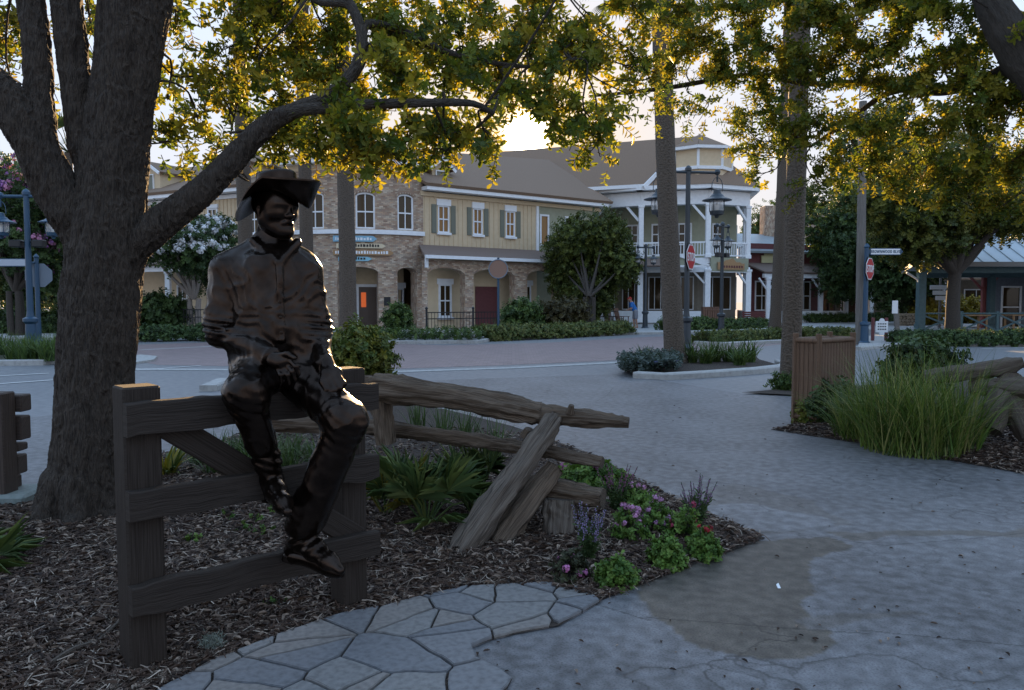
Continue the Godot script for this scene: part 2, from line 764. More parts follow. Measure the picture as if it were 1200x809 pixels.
func flagstones(region: PackedVector2Array) -> void:
	var holder := Node3D.new()
	holder.name = "flagstone_path"
	holder.set_meta("kind", "structure")
	add_child(holder)
	var r := RandomNumberGenerator.new()
	r.seed = 5
	var seeds := []
	for j in range(-1, 20):
		for i in range(-1, 20):
			var p := Vector2(-3.4 + i * 0.27 + (0.135 if j % 2 else 0.0), -5.0 + j * 0.19)
			p += Vector2(r.randf_range(-0.16, 0.16), r.randf_range(-0.12, 0.12))
			if r.randf() > 0.2:
				seeds.append(p)
	var mats := []
	var tones := [Color(0.155, 0.153, 0.157), Color(0.175, 0.168, 0.162), Color(0.138, 0.139, 0.146), Color(0.18, 0.163, 0.15)]
	for t in 4:
		var c: Color = tones[t]
		var m := rough_mat([c * 0.62, c, c * 1.22], 0.35, 0.55, 0.12, 0.03, 5, 0.2, 40 + t)
		mats.append(m)
	var fn := FastNoiseLite.new()
	fn.seed = 9
	fn.frequency = 6.0
	for s: Vector2 in seeds:
		var cell := PackedVector2Array([s + Vector2(-1, -1), s + Vector2(1, -1), s + Vector2(1, 1), s + Vector2(-1, 1)])
		for o: Vector2 in seeds:
			if o == s or o.distance_to(s) > 1.3:
				continue
			var mid := (s + o) * 0.5
			var d := (o - s).normalized()
			var res := PackedVector2Array()
			for i in cell.size():
				var a := cell[i]
				var b := cell[(i + 1) % cell.size()]
				var da := (a - mid).dot(d)
				var db := (b - mid).dot(d)
				if da <= 0:
					res.append(a)
				if (da < 0) != (db < 0):
					res.append(a.lerp(b, da / (da - db)))
			cell = res
			if cell.size() < 3:
				break
		if cell.size() < 3:
			continue
		var inside := Geometry2D.intersect_polygons(cell, region)
		if inside.is_empty():
			continue
		cell = inside[0]
		var small := Geometry2D.offset_polygon(cell, -0.006, Geometry2D.JOIN_ROUND)
		if small.is_empty() or small[0].size() < 3:
			continue
		cell = small[0]
		var area := 0.0
		for i in cell.size():
			area += cell[i].cross(cell[(i + 1) % cell.size()])
		if absf(area) < 0.004:
			continue
		# uneven edges
		var edge := PackedVector2Array()
		for i in cell.size():
			var a := cell[i]
			var b := cell[(i + 1) % cell.size()]
			var k := maxi(1, int(a.distance_to(b) / 0.045))
			for q in k:
				var p := a.lerp(b, float(q) / k)
				edge.append(p + Vector2(fn.get_noise_2d(p.x, p.y), fn.get_noise_2d(p.y + 40.0, p.x)) * 0.012)
		var top := 0.026 + r.randf_range(-0.003, 0.003)
		var inner := Geometry2D.offset_polygon(edge, -0.004, Geometry2D.JOIN_ROUND)
		if inner.is_empty():
			continue
		var mb := MB.new()
		mb.slab(edge, 0.006, top - 0.003, 1.0, true)
		mb.slab(inner[0], top - 0.0035, top, 1.0, true)
		part(mb, "flagstone", mats[r.randi() % 4], holder)
	# sand and soil in the joints
	var mb2 := MB.new()
	mb2.slab(region, 0.006, 0.012, 1.0, false)
	part(mb2, "joint_soil", M.soil, holder)


func build_ground() -> void:
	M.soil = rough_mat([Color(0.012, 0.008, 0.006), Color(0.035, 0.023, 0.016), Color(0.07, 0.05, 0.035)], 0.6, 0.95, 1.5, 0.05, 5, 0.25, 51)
	M.asphalt = rough_mat([Color(0.11, 0.115, 0.125), Color(0.145, 0.15, 0.16), Color(0.19, 0.195, 0.2)], 2.4, 0.45, 0.15, 0.05, 5, 0.2, 52)
	M.kerb = rough_mat([Color(0.24, 0.235, 0.225), Color(0.34, 0.335, 0.32), Color(0.40, 0.395, 0.38)], 1.5, 0.8, 0.2, 0.04, 5, 0.12, 53)
	M.walk = rough_mat([Color(0.26, 0.26, 0.26), Color(0.34, 0.338, 0.332), Color(0.40, 0.397, 0.39)], 3.0, 0.55, 0.2, 0.04, 5, 0.1, 54)
	M.paint = rough_mat([Color(0.4, 0.4, 0.4), Color(0.62, 0.62, 0.6)], 0.7, 0.6, 0.0, 0.06, 4, 0.2, 55)
	M.lawn_soil = rough_mat([Color(0.03, 0.028, 0.014), Color(0.06, 0.06, 0.025)], 1.2, 0.95, 0.5, 0.05, 4, 0.2, 56)
	# brick pavers of the crossing: told apart only by tone at that distance
	var im := Image.create(256, 256, false, Image.FORMAT_RGB8)
	var r := RandomNumberGenerator.new()
	r.seed = 8
	im.fill(lin(0.10, 0.085, 0.085))
	for j in 32:
		for i in 17:
			var t := r.randf_range(0.75, 1.2)
			im.fill_rect(Rect2i(i * 16 + (8 if j % 2 else 0) - 8, j * 8, 15, 7), lin(0.22 * t, 0.15 * t, 0.145 * t))
	M.pavers = StandardMaterial3D.new()
	M.pavers.albedo_texture = ImageTexture.create_from_image(im)
	M.pavers.uv1_scale = Vector3(0.3, 0.3, 1)
	M.pavers.roughness = 0.5

	# one sheet to the horizon
	var mb := MB.new()
	for i in 24:
		for j in 24:
			var a := Vector3(-600 + i * 50, 0, 300 - j * 50)
			mb.quad(a, a + Vector3(50, 0, 0), a + Vector3(50, 0, -50), a + Vector3(0, 0, -50))
	part(mb, "ground", M.asphalt).set_meta("kind", "structure")

	# concrete plaza in the foreground
	sheet("plaza", PackedVector2Array([xz(gp(-560, 510)), xz(gp(-40, 497)), xz(gp(268, 466)), xz(gp(480, 447)), xz(gp(745, 438)), xz(gp(780, 447)), xz(gp(870, 462)), xz(gp(930, 463)), xz(gp(1010, 448)), xz(gp(1500, 448)), Vector2(14, 9), Vector2(-9, 9), Vector2(-9, -4)]), 0.004, plaza_material())
	# stamped brick crossing with pale bands
	sheet("brick_crossing", poly_px([[118, 416], [165, 404], [330, 399], [520, 405], [640, 402], [760, 395], [830, 393], [960, 398], [800, 419], [600, 428], [450, 433], [300, 430], [185, 428]]), 0.004, M.pavers)
	var band := []
	for p in [[130, 433], [300, 434], [450, 436.5], [600, 431.5], [790, 422]]:
		band.append(xz(gp(p[0], p[1])))
	for q in [[band, 0.5]]:
		var rb := MB.new()
		for i in band.size() - 1:
			var a: Vector2 = band[i]
			var b: Vector2 = band[i + 1]
			var n := Vector2(-(b - a).y, (b - a).x).normalized() * 0.2
			rb.quad(Vector3(a.x - n.x, 0.008, a.y - n.y), Vector3(b.x - n.x, 0.008, b.y - n.y), Vector3(b.x + n.x, 0.008, b.y + n.y), Vector3(a.x + n.x, 0.008, a.y + n.y))
		rb.face_up(0, rb.V.size() / 4, Vector3(0, -500, 0))
		part(rb, "crossing_band", M.kerb).set_meta("kind", "structure")
	# painted lane lines on the left road
	for l in [[-160, 450, 57, 438, 0.13], [-160, 462, 68, 445.5, 0.13], [165, 410.5, 285, 404.5, 0.16], [160, 434.5, 235, 429, 0.1], [1150, 409, 1260, 407, 0.14]]:
		var a := xz(gp(l[0], l[1]))
		var b := xz(gp(l[2], l[3]))
		var n: Vector2 = Vector2(-(b - a).y, (b - a).x).normalized() * (l[4] * 0.5)
		sheet("lane_marking", PackedVector2Array([a - n, b - n, b + n, a + n]), 0.01, M.paint)
	# far pavement, from the left wing of the building to the porch
	var fp := PackedVector2Array()
	for p in [[-400, 399], [150, 398.5], [250, 396.5], [300, 400.5], [440, 403.5], [560, 402.8], [575, 399.5], [640, 396.5], [735, 392.5], [800, 391.5], [900, 388.2], [980, 387.5], [1300, 384]]:
		fp.append(xz(gp(p[0], p[1])))
	var kp := []
	for p in fp:
		kp.append(p)
	fp.append(Vector2(80, -75))
	fp.append(Vector2(-80, -75))
	sheet("far_pavement", fp, 0.11, M.walk)
	kerb("far_kerb", kp, 0.22, 0.13, M.kerb)

	# planting bed under the statue
	bed = poly_px([[-420, 600], [-160, 590], [30, 583], [52, 575], [120, 545], [250, 520], [330, 488], [430, 470], [520, 480], [600, 500], [700, 535], [745, 562], [800, 590], [897, 632], [800, 668], [703, 706], [640, 690], [545, 692], [440, 717], [400, 724], [330, 747], [250, 778], [185, 812], [100, 870], [-60, 960], [-500, 900]])
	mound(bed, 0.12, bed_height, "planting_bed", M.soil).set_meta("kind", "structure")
	flagstones(poly_px([[545, 690.5], [640, 687], [690, 693], [704, 708], [655, 736], [612, 744], [578, 752], [552, 762], [560, 776], [590, 790], [600, 800], [592, 815], [560, 850], [500, 900], [300, 960], [60, 960], [110, 868], [188, 811], [252, 777], [330, 746], [400, 723], [440, 716], [490, 703]]))

	# bed on the right with the tall grass
	bed2 = poly_px([[903, 504], [930, 499], [960, 470], [1010, 452], [1100, 446], [1260, 446], [1500, 470], [1500, 640], [1330, 590], [1205, 557], [1100, 538], [1000, 519], [940, 510]])
	mound(bed2, 0.2, func(p: Vector2) -> float: return edge_rise(bed2, p, 0.5) * 0.06 + 0.008, "grass_bed", M.soil).set_meta("kind", "structure")

	# island with the palm: kerb, soil
	var isl := poly_px([[728, 437], [742, 431], [775, 421], [820, 412.5], [880, 415], [890, 424], [915, 431], [925, 433.5], [890, 437], [830, 441], [780, 444], [745, 441.5]])
	sheet("island_soil", isl, 0.06, M.soil)
	var kp2 := []
	for p in [[745, 443], [780, 445], [830, 442], [890, 437.5], [918, 434], [925, 431], [915, 428]]:
		kp2.append(xz(gp(p[0], p[1])))
	kerb("island_kerb", kp2, 0.3, 0.13, M.kerb)
	# strip under the second palm
	sheet("tree_strip_soil", poly_px([[868, 462], [905, 459], [935, 455], [990, 452], [1000, 464], [930, 465]]), 0.03, M.soil)
	# far island with a hedge and the lamp post
	var isl2 := poly_px([[812, 401], [840, 395], [930, 391.5], [1000, 391], [1000, 396], [930, 400], [850, 403.5]])
	sheet("island_soil", isl2, 0.08, M.soil)
	var kp3 := []
	for p in [[808, 400.5], [818, 404], [850, 405.5], [930, 401.5], [1003, 397]]:
		kp3.append(xz(gp(p[0], p[1])))
	kerb("island_kerb", kp3, 0.25, 0.13, M.kerb)
	# left island with the street lamp
	var isl3 := poly_px([[-300, 428], [-100, 428], [50, 426], [78, 422], [70, 414], [0, 411], [-300, 411]])
	sheet("island_soil", isl3, 0.1, M.lawn_soil)
	var kp4 := []
	for p in [[-300, 430], [-100, 430], [50, 428], [80, 423.5], [72, 414]]:
		kp4.append(xz(gp(p[0], p[1])))
	kerb("island_kerb", kp4, 0.25, 0.14, M.kerb)
	# teardrop kerb nose in the crossing, seen beside the trunk
	var tear := poly_px([[120, 423], [165, 418], [184, 420], [180, 424], [160, 427], [118, 429]])
	var tb := MB.new()
	tb.slab(tear, 0.0, 0.06)
	part(tb, "kerb_nose", M.kerb).set_meta("kind", "structure")
	# kerb corner behind the statue
	var kc := []
	for p in [[244, 459], [262, 450], [290, 450], [330, 452]]:
		kc.append(xz(gp(p[0], p[1])))
	kerb("ramp_kerb", kc, 0.3, 0.11, M.kerb)
	# pavement and planting in front of the pavilion
	var pv := poly_px([[1005, 410], [1060, 403.5], [1200, 404.5], [1500, 405], [1500, 392], [1045, 392], [1010, 398]])
	sheet("pavilion_pavement", pv, 0.1, M.walk)
	var kp5 := []
	for p in [[1004, 411], [1060, 405.5], [1200, 406.5], [1500, 407]]:
		kp5.append(xz(gp(p[0], p[1])))
	kerb("pavilion_kerb", kp5, 0.25, 0.12, M.kerb)
	sheet("pavilion_soil", poly_px([[1047, 402], [1500, 403], [1500, 390], [1050, 390]]), 0.13, M.soil)


# ---------------------------------------------------------------- buildings
# A wall is a strip in s (metres along) and y, straight or bent round an axis, with openings cut out.
func wpt(w: Dictionary, s: float, y: float, dep := 0.0) -> Vector3:      # dep > 0: towards the outside
	if w.has("R"):
		var a: float = w.a0 + s / w.R
		var r: float = w.R + dep
		return Vector3(w.c.x + sin(a) * r, y, w.c.y + cos(a) * r)
	var p: Vector2 = w.A + w.d * s + w.n * dep
	return Vector3(p.x, y, p.y)


func straight(A: Vector2, B: Vector2) -> Dictionary:     # outside lies to the right of A -> B seen from above with z down: the side of the camera for A left, B right
	var d := (B - A).normalized()
	return {"A": A, "d": d, "n": Vector2(-d.y, d.x), "L": A.distance_to(B)}


func otop(o: Dictionary, s: float) -> float:
	var arch: float = o.get("arch", 0.0)
	if arch <= 0.0:
		return o.y1
	var t: float = clampf((s - o.s0) / (o.s1 - o.s0) * 2.0 - 1.0, -1.0, 1.0)
	return o.y1 - arch + arch * sqrt(maxf(0.0, 1.0 - t * t * 0.98))


func wall(w: Dictionary, s0: float, s1: float, h0: float, h1: float, ops: Array, thick: float) -> MB:
	var mb := MB.new()
	var cuts := [s0, s1]
	for o in ops:
		var k := 10 if o.get("arch", 0.0) > 0.0 else 1
		for i in k + 1:
			cuts.append(lerpf(o.s0, o.s1, float(i) / k))
	if w.has("R"):
		for i in 40:
			cuts.append(lerpf(s0, s1, i / 40.0))
	cuts.sort()
	for i in cuts.size() - 1:
		var a: float = cuts[i]
		var b: float = cuts[i + 1]
		if b - a < 1e-4 or a < s0 - 1e-4 or b > s1 + 1e-4:
			continue
		var mid := (a + b) * 0.5
		var ya := h0
		var yb := h0
		for o in ops:
			if mid < o.s0 or mid > o.s1:
				continue
			if o.y0 > ya + 1e-4:
				mb.quad(wpt(w, a, ya), wpt(w, b, yb), wpt(w, b, o.y0), wpt(w, a, o.y0), a, b, ya, o.y0)
				mb.quad(wpt(w, a, o.y0), wpt(w, b, o.y0), wpt(w, b, o.y0, -thick), wpt(w, a, o.y0, -thick))
			ya = otop(o, a)
			yb = otop(o, b)
			mb.quad(wpt(w, a, ya, -thick), wpt(w, b, yb, -thick), wpt(w, b, yb), wpt(w, a, ya))
		mb.quad(wpt(w, a, ya), wpt(w, b, yb), wpt(w, b, h1), wpt(w, a, h1), a, b, ya, h1)
	for o in ops:
		var ya := otop(o, o.s0)
		mb.quad(wpt(w, o.s0, o.y0, -thick), wpt(w, o.s0, ya, -thick), wpt(w, o.s0, ya), wpt(w, o.s0, o.y0))
		ya = otop(o, o.s1)
		mb.quad(wpt(w, o.s1, o.y0), wpt(w, o.s1, ya), wpt(w, o.s1, ya, -thick), wpt(w, o.s1, o.y0, -thick))
	# the inner skin
	mb.quad(wpt(w, s1, h1, -thick - 0.5), wpt(w, s0, h1, -thick - 0.5), wpt(w, s0, h1 - 0.02, -thick - 0.5), wpt(w, s1, h1 - 0.02, -thick - 0.5))
	return mb


func wbox(mb: MB, w: Dictionary, s0: float, s1: float, y0: float, y1: float, d0: float, d1: float, bevel := 0.0) -> void:    # a block on a wall
	if w.has("R"):
		var k := maxi(1, int((s1 - s0) / 0.35))
		for i in k:
			var a := lerpf(s0, s1, float(i) / k)
			var b := lerpf(s0, s1, float(i + 1) / k)
			var P := func(s: float, y: float, d: float) -> Vector3: return wpt(w, s, y, d)
			mb.quad(P.call(a, y0, d1), P.call(b, y0, d1), P.call(b, y1, d1), P.call(a, y1, d1))
			mb.quad(P.call(a, y1, d1), P.call(b, y1, d1), P.call(b, y1, d0), P.call(a, y1, d0))
			mb.quad(P.call(a, y0, d0), P.call(b, y0, d0), P.call(b, y0, d1), P.call(a, y0, d1))
			if i == 0:
				mb.quad(P.call(a, y0, d0), P.call(a, y0, d1), P.call(a, y1, d1), P.call(a, y1, d0))
			if i == k - 1:
				mb.quad(P.call(b, y0, d1), P.call(b, y0, d0), P.call(b, y1, d0), P.call(b, y1, d1))
		return
	var c := wpt(w, (s0 + s1) * 0.5, (y0 + y1) * 0.5, (d0 + d1) * 0.5)
	var bs := Basis(Vector3(w.d.x, 0, w.d.y), Vector3.UP, Vector3(w.n.x, 0, w.n.y))
	mb.box(Transform3D(bs, c), Vector3(s1 - s0, y1 - y0, d1 - d0), bevel)


# a sash window: frame > pane, sash bars; the children of one node per window
func window(parent: Node3D, w: Dictionary, s0: float, s1: float, y0: float, y1: float, frame: Material, o := {}) -> void:
	var f := MB.new()
	var fw: float = o.get("fw", 0.09)
	var arch: float = o.get("arch", 0.0)
	var dep: float = o.get("dep", -0.06)
	var op := {"s0": s0, "s1": s1, "y0": y0, "y1": y1, "arch": arch}
	wbox(f, w, s0, s0 + fw, y0, otop(op, s0), dep - 0.05, dep + 0.06)
	wbox(f, w, s1 - fw, s1, y0, otop(op, s1), dep - 0.05, dep + 0.06)
	wbox(f, w, s0 + fw, s1 - fw, y0, y0 + fw, dep - 0.05, dep + 0.055)
	var k := 8 if arch > 0 else 1
	for i in k:
		var a := lerpf(s0, s1, float(i) / k)
		var b := lerpf(s0, s1, float(i + 1) / k)
		var ya := otop(op, a)
		var yb := otop(op, b)
		f.quad(wpt(w, a, ya - fw, dep + 0.058), wpt(w, b, yb - fw, dep + 0.058), wpt(w, b, yb, dep + 0.058), wpt(w, a, ya, dep + 0.058))
		f.quad(wpt(w, a, ya - fw, dep - 0.05), wpt(w, b, yb - fw, dep - 0.05), wpt(w, b, yb - fw, dep + 0.058), wpt(w, a, ya - fw, dep + 0.058))
	if o.get("header", 0.0) > 0.0:
		wbox(f, w, s0 - 0.09, s1 + 0.09, y1 - 0.003, y1 + o.header, dep - 0.02, dep + 0.12)
		wbox(f, w, s0 - 0.09, s1 + 0.09, y0 - 0.12, y0 + 0.003, dep - 0.02, dep + 0.16)
	var fr := part(f, "window", frame, parent)
	var p := MB.new()
	for i in k:
		var a := lerpf(s0, s1, float(i) / k)
		var b := lerpf(s0, s1, float(i + 1) / k)
		p.quad(wpt(w, a, y0, dep - 0.01), wpt(w, b, y0, dep - 0.01), wpt(w, b, otop(op, b), dep - 0.01), wpt(w, a, otop(op, a), dep - 0.01))
	part(p, "pane", o.get("pane", M.pane), fr)
	for i in o.get("bars", 1):
		var b := MB.new()
		var s: float = lerpf(s0, s1, (i + 1.0) / (o.get("bars", 1) + 1.0))
		wbox(b, w, s - 0.025, s + 0.025, y0 + fw, otop(op, s) - fw, dep - 0.005, dep + 0.04)
		part(b, "sash_bar", frame, fr)
	for i in o.get("rails", 1):
		var b := MB.new()
		var y: float = lerpf(y0, y1 - arch * 0.5, (i + 1.0) / (o.get("rails", 1) + 1.0))
		wbox(b, w, s0 + fw, s1 - fw, y - 0.035, y + 0.035, dep - 0.004, dep + 0.045)
		part(b, "sash_rail", frame, fr)


func battens(parent: Node3D, w: Dictionary, s0: float, s1: float, y0: float, y1: float, gap: float, m: Material, skip := []) -> void:
	var mb := MB.new()
	var s := s0 + 0.06
	while s < s1:
		var spans := [[y0, y1]]
		for o in skip:
			if s > o[0] - 0.05 and s < o[1] + 0.05:
				spans = [[y0, o[2]], [o[3], y1]]
		for q in spans:
			if q[1] - q[0] > 0.05:
				wbox(mb, w, s - 0.025, s + 0.025, q[0], q[1], 0.0, 0.035)
		s += gap
	part(mb, "batten_strips", m, parent, "stuff")


func roof_quad(mb: MB, a: Vector3, b: Vector3, c: Vector3, d: Vector3, t := 0.16) -> void:     # a b eave left to right, c d ridge right to left; a slab of thickness t
	var n := (c - a).cross(d - b).normalized()
	if n.y < 0:
		n = -n
	var k := n * t
	mb.quad(a + k, b + k, c + k, d + k)
	mb.quad(b, a, d, c)
	mb.quad(a, b, b + k, a + k)
	mb.quad(b, c, c + k, b + k)
	mb.quad(c, d, d + k, c + k)
	mb.quad(d, a, a + k, d + k)


func brick_material(stops: Array, seed_: int) -> StandardMaterial3D:
	var im := Image.create(512, 512, false, Image.FORMAT_RGB8)
	var r := RandomNumberGenerator.new()
	r.seed = seed_
	im.fill(lin(0.21, 0.19, 0.17))
	for j in 32:
		for i in 17:
			var c: Color = stops[r.randi() % stops.size()] * r.randf_range(0.75, 1.2)
			im.fill_rect(Rect2i(i * 32 + (16 if j % 2 else 0) - 16, j * 16, 30, 14), c.linear_to_srgb())
	var m := StandardMaterial3D.new()
	m.albedo_texture = ImageTexture.create_from_image(im)
	m.uv1_scale = Vector3(1.0 / 3.4, 1.0 / 2.4, 1)
	m.roughness = 0.9
	return m


func column(parent: Node3D, p: Vector3, w: float, h: float, m: Material, called := "column") -> MeshInstance3D:
	var mb := MB.new()
	mb.box(Transform3D(Basis(), p + Vector3(0, h * 0.5, 0)), Vector3(w, h, w), 0.015)
	mb.box(Transform3D(Basis(), p + Vector3(0, 0.12, 0)), Vector3(w + 0.08, 0.24, w + 0.08), 0.015)
	mb.box(Transform3D(Basis(), p + Vector3(0, h - 0.07, 0)), Vector3(w + 0.08, 0.14, w + 0.08), 0.015)
	return part(mb, called, m, parent)


func brace(parent: Node3D, a: Vector3, b: Vector3, w: float, m: Material) -> void:
	var mb := MB.new()
	mb.bar(a, b, w, w)
	part(mb, "brace", m, parent)


func build_buildings() -> void:
	M.brick = brick_material([Color(0.40, 0.265, 0.175), Color(0.46, 0.34, 0.24), Color(0.32, 0.205, 0.14), Color(0.50, 0.40, 0.30), Color(0.36, 0.265, 0.2)], 61)
	M.trim = rough_mat([Color(0.7, 0.71, 0.73), Color(0.82, 0.83, 0.84)], 2.0, 0.6, 0.0, 0.03, 4, 0.05, 62)
	M.tan = rough_mat([Color(0.55, 0.425, 0.275), Color(0.63, 0.495, 0.325)], 2.5, 0.7, 0.0, 0.03, 4, 0.06, 63)
	M.sage = rough_mat([Color(0.27, 0.27, 0.19), Color(0.33, 0.33, 0.235)], 2.5, 0.7, 0.0, 0.03, 4, 0.06, 64)
	M.shutter = plain(Color(0.17, 0.175, 0.135), 0.6)
	M.shingle = rough_mat([Color(0.12, 0.078, 0.052), Color(0.2, 0.132, 0.088), Color(0.27, 0.185, 0.125)], 1.6, 0.95, 0.0, 0.11, 3, 0.3, 65)
	M.porch_roof = rough_mat([Color(0.14, 0.098, 0.08), Color(0.21, 0.155, 0.125)], 1.6, 0.9, 0.0, 0.11, 3, 0.3, 66)
	M.pane = plain(Color(0.05, 0.032, 0.016), 0.06)
	M.pane.metallic_specular = 0.4
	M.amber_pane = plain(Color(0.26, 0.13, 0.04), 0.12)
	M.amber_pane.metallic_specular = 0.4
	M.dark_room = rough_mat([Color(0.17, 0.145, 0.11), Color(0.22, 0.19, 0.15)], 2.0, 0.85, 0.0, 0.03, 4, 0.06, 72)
	M.door = plain(Color(0.09, 0.06, 0.045), 0.5)
	M.iron = plain(Color(0.02, 0.02, 0.022), 0.5, 0.3)
	M.maroon = rough_mat([Color(0.11, 0.03, 0.032), Color(0.15, 0.045, 0.045)], 2.0, 0.7, 0.0, 0.04, 4, 0.08, 67)
	M.tin = rough_mat([Color(0.28, 0.32, 0.34), Color(0.36, 0.40, 0.42)], 3.0, 0.45, 0.0, 0.02, 4, 0.04, 68, 0.3)
	M.signwood = rough_mat([Color(0.30, 0.17, 0.08), Color(0.42, 0.25, 0.12)], 0.8, 0.7, 0.0, 0.05, 4, 0.1, 69)

	corner_building()
	porch_building()
	side_buildings()


func corner_building() -> void:
	var b := thing_w("corner_building", "two storey corner building with rounded brick front and tan siding wings", "building", Vector3(-8.8, 0, -44))
	# rounded brick front
	var C := Vector2(-8.8, -46.2)
	var a0 := deg_to_rad(-27.8)
	var a1 := deg_to_rad(40.0)
	var tw := {"R": 6.3, "c": C, "a0": a0}
	var L := 6.3 * (a1 - a0)
	# find s for a picture column
	var S := func(px: float) -> float:
		var best := 0.0
		var e := 1e9
		for i in 400:
			var p := wpt(tw, L * i / 399.0, 0)
			var q: float = absf(600.0 + F * p.x / -p.z - px)
			if q < e:
				e = q
				best = L * i / 399.0
		return best
	var arches := [[352, 376], [396, 444], [466, 489]]
	var wins := [[360, 381], [418, 441], [467, 485.5]]
	var ops := []
	for a in arches:
		ops.append({"s0": S.call(a[0]), "s1": S.call(a[1]), "y0": 0.12, "y1": 3.35, "arch": 0.3})
	var ops2 := []
	for a in wins:
		ops2.append({"s0": S.call(a[0]), "s1": S.call(a[1]), "y0": 5.32, "y1": 7.2, "arch": 0.22})
	part(wall(tw, 0, L, 0.0, 5.15, ops, 0.7), "brick_wall", M.brick, b)
	part(wall(tw, 0, L, 5.15, 8.3, ops2, 0.25), "brick_wall", M.brick, b)
	var band := MB.new()
	wbox(band, tw, 0, L, 5.05, 5.27, -0.1, 0.16)
	part(band, "sill_course", M.trim, b)
	var fz := MB.new()
	wbox(fz, tw, 0, L, 8.3, 8.62, -0.3, 0.06)
	part(fz, "frieze", M.tan, b)
	var fa := MB.new()
	wbox(fa, tw, 0, L, 8.62, 8.85, -0.6, 0.55)
	part(fa, "fascia", M.trim, b)
	for o in ops2:
		window(b, tw, o.s0, o.s1, o.y0, o.y1, M.trim, {"arch": 0.22, "dep": -0.12, "pane": M.pane})
		var hood := MB.new()
		for i in 8:
			var p := lerpf(o.s0 - 0.12, o.s1 + 0.12, i / 8.0)
			var q := lerpf(o.s0 - 0.12, o.s1 + 0.12, (i + 1) / 8.0)
			var y0 := otop({"s0": o.s0 - 0.12, "s1": o.s1 + 0.12, "y1": 7.38, "arch": 0.3}, p)
			var y1 := otop({"s0": o.s0 - 0.12, "s1": o.s1 + 0.12, "y1": 7.38, "arch": 0.3}, q)
			hood.quad(wpt(tw, p, y0 - 0.16, 0.04), wpt(tw, q, y1 - 0.16, 0.04), wpt(tw, q, y1, 0.04), wpt(tw, p, y0, 0.04))
			hood.quad(wpt(tw, p, y0, 0.04), wpt(tw, q, y1, 0.04), wpt(tw, q, y1, 0.0), wpt(tw, p, y0, 0.0))
		part(hood, "brick_arch", M.brick, b)
	# conical roof over the rounded front
	var cr := MB.new()
	var tip := Vector3(-8.8, 10.7, -46.4)
	for i in 24:
		var p := wpt(tw, L * i / 24.0, 8.85, 0.6)
		var q := wpt(tw, L * (i + 1) / 24.0, 8.85, 0.6)
		cr.tri(p, q, tip)
	part(cr, "roof", M.shingle, b)
	# recessed entrance wall behind the arches, with door and window
	var iw := {"R": 4.3, "c": C, "a0": a0}
	var Li := 4.3 * (a1 - a0)
	part(wall(iw, 0, Li, 0.0, 3.9, [], 0.2), "entrance_wall", M.tan, b)
	battens(b, iw, 0, Li, 0.1, 3.6, 0.3, M.tan)
	var ce := MB.new()
	for i in 16:
		ce.quad(wpt(tw, L * i / 16.0, 3.8), wpt(tw, L * (i + 1) / 16.0, 3.8), wpt(iw, Li * (i + 1) / 16.0, 3.8), wpt(iw, Li * i / 16.0, 3.8))
	part(ce, "porch_ceiling", M.tan, b)
	var d := MB.new()
	wbox(d, iw, Li * 0.50, Li * 0.50 + 0.95, 0.12, 2.35, 0.0, 0.06)
	var door := part(d, "door", M.door, b)
	var df := MB.new()
	wbox(df, iw, Li * 0.50 - 0.14, Li * 0.50, 0.12, 2.5, 0.0, 0.09)
	wbox(df, iw, Li * 0.50 + 0.95, Li * 0.50 + 1.09, 0.12, 2.5, 0.0, 0.09)
	wbox(df, iw, Li * 0.50, Li * 0.50 + 0.95, 2.35, 2.5, 0.0, 0.088)
	part(df, "door_frame", M.trim, door)
	var dl := MB.new()
	wbox(dl, iw, Li * 0.50 + 0.12, Li * 0.50 + 0.38, 1.25, 2.05, 0.06, 0.075)
	var lit := plain(Color(0.3, 0.12, 0.04), 0.4)
	lit.emission_enabled = true
	lit.emission = Color(1.0, 0.42, 0.12)
	lit.emission_energy_multiplier = 0.1
	part(dl, "lit_window", lit, door)
	window(b, iw, Li * 0.845, Li * 0.845 + 0.75, 0.55, 2.3, M.trim, {"dep": 0.02, "header": 0.3})
	var plate := MB.new()
	wbox(plate, tw, S.call(450), S.call(450) + 0.34, 1.35, 1.8, 0.0, 0.03)
	part(plate, "notice_plate", M.iron, b)
	# painted wooden sign above the entrance: three staggered boards
	var sg := thing_w("wall_sign", "painted wooden sign of staggered boards on the rounded brick wall", "sign", Vector3(-7.5, 3.6, -40))
	for q in [[392, 438, 4.62, 4.98, 0.10, plain(Color(0.22, 0.42, 0.55), 0.6)], [396, 448, 4.28, 4.58, 0.12, plain(Color(0.62, 0.52, 0.36), 0.6)], [392, 457, 3.92, 4.25, 0.14, M.signwood], [398, 432, 3.62, 3.9, 0.1, plain(Color(0.25, 0.5, 0.6), 0.6)]]:
		var mb := MB.new()
		var sa: float = S.call(q[0])
		var sb: float = S.call(q[1])
		wbox(mb, tw, sa, sb, q[2] + 0.03, q[3] - 0.03, 0.02, q[4])
		var e := 0.2
		mb.quad(wpt(tw, sb, q[2] + 0.03, q[4] - 0.01), wpt(tw, sb + e, (q[2] + q[3]) * 0.5, q[4] - 0.01), wpt(tw, sb + e, (q[2] + q[3]) * 0.5 + 0.01, q[4] - 0.01), wpt(tw, sb, q[3] - 0.03, q[4] - 0.01))
		var bd := part(mb, "board", q[5], sg)
		# a row of raised marks, too small to read
		var mk := MB.new()
		var s := sa + 0.12
		var r := RandomNumberGenerator.new()
		r.seed = int(q[0] * 7 + q[2] * 10)
		while s < sb - 0.15:
			var ww := r.randf_range(0.06, 0.12)
			wbox(mk, tw, s, s + ww, q[2] + 0.1, q[2] + 0.1 + r.randf_range(0.1, 0.16), q[4], q[4] + 0.012)
			s += ww + 0.05
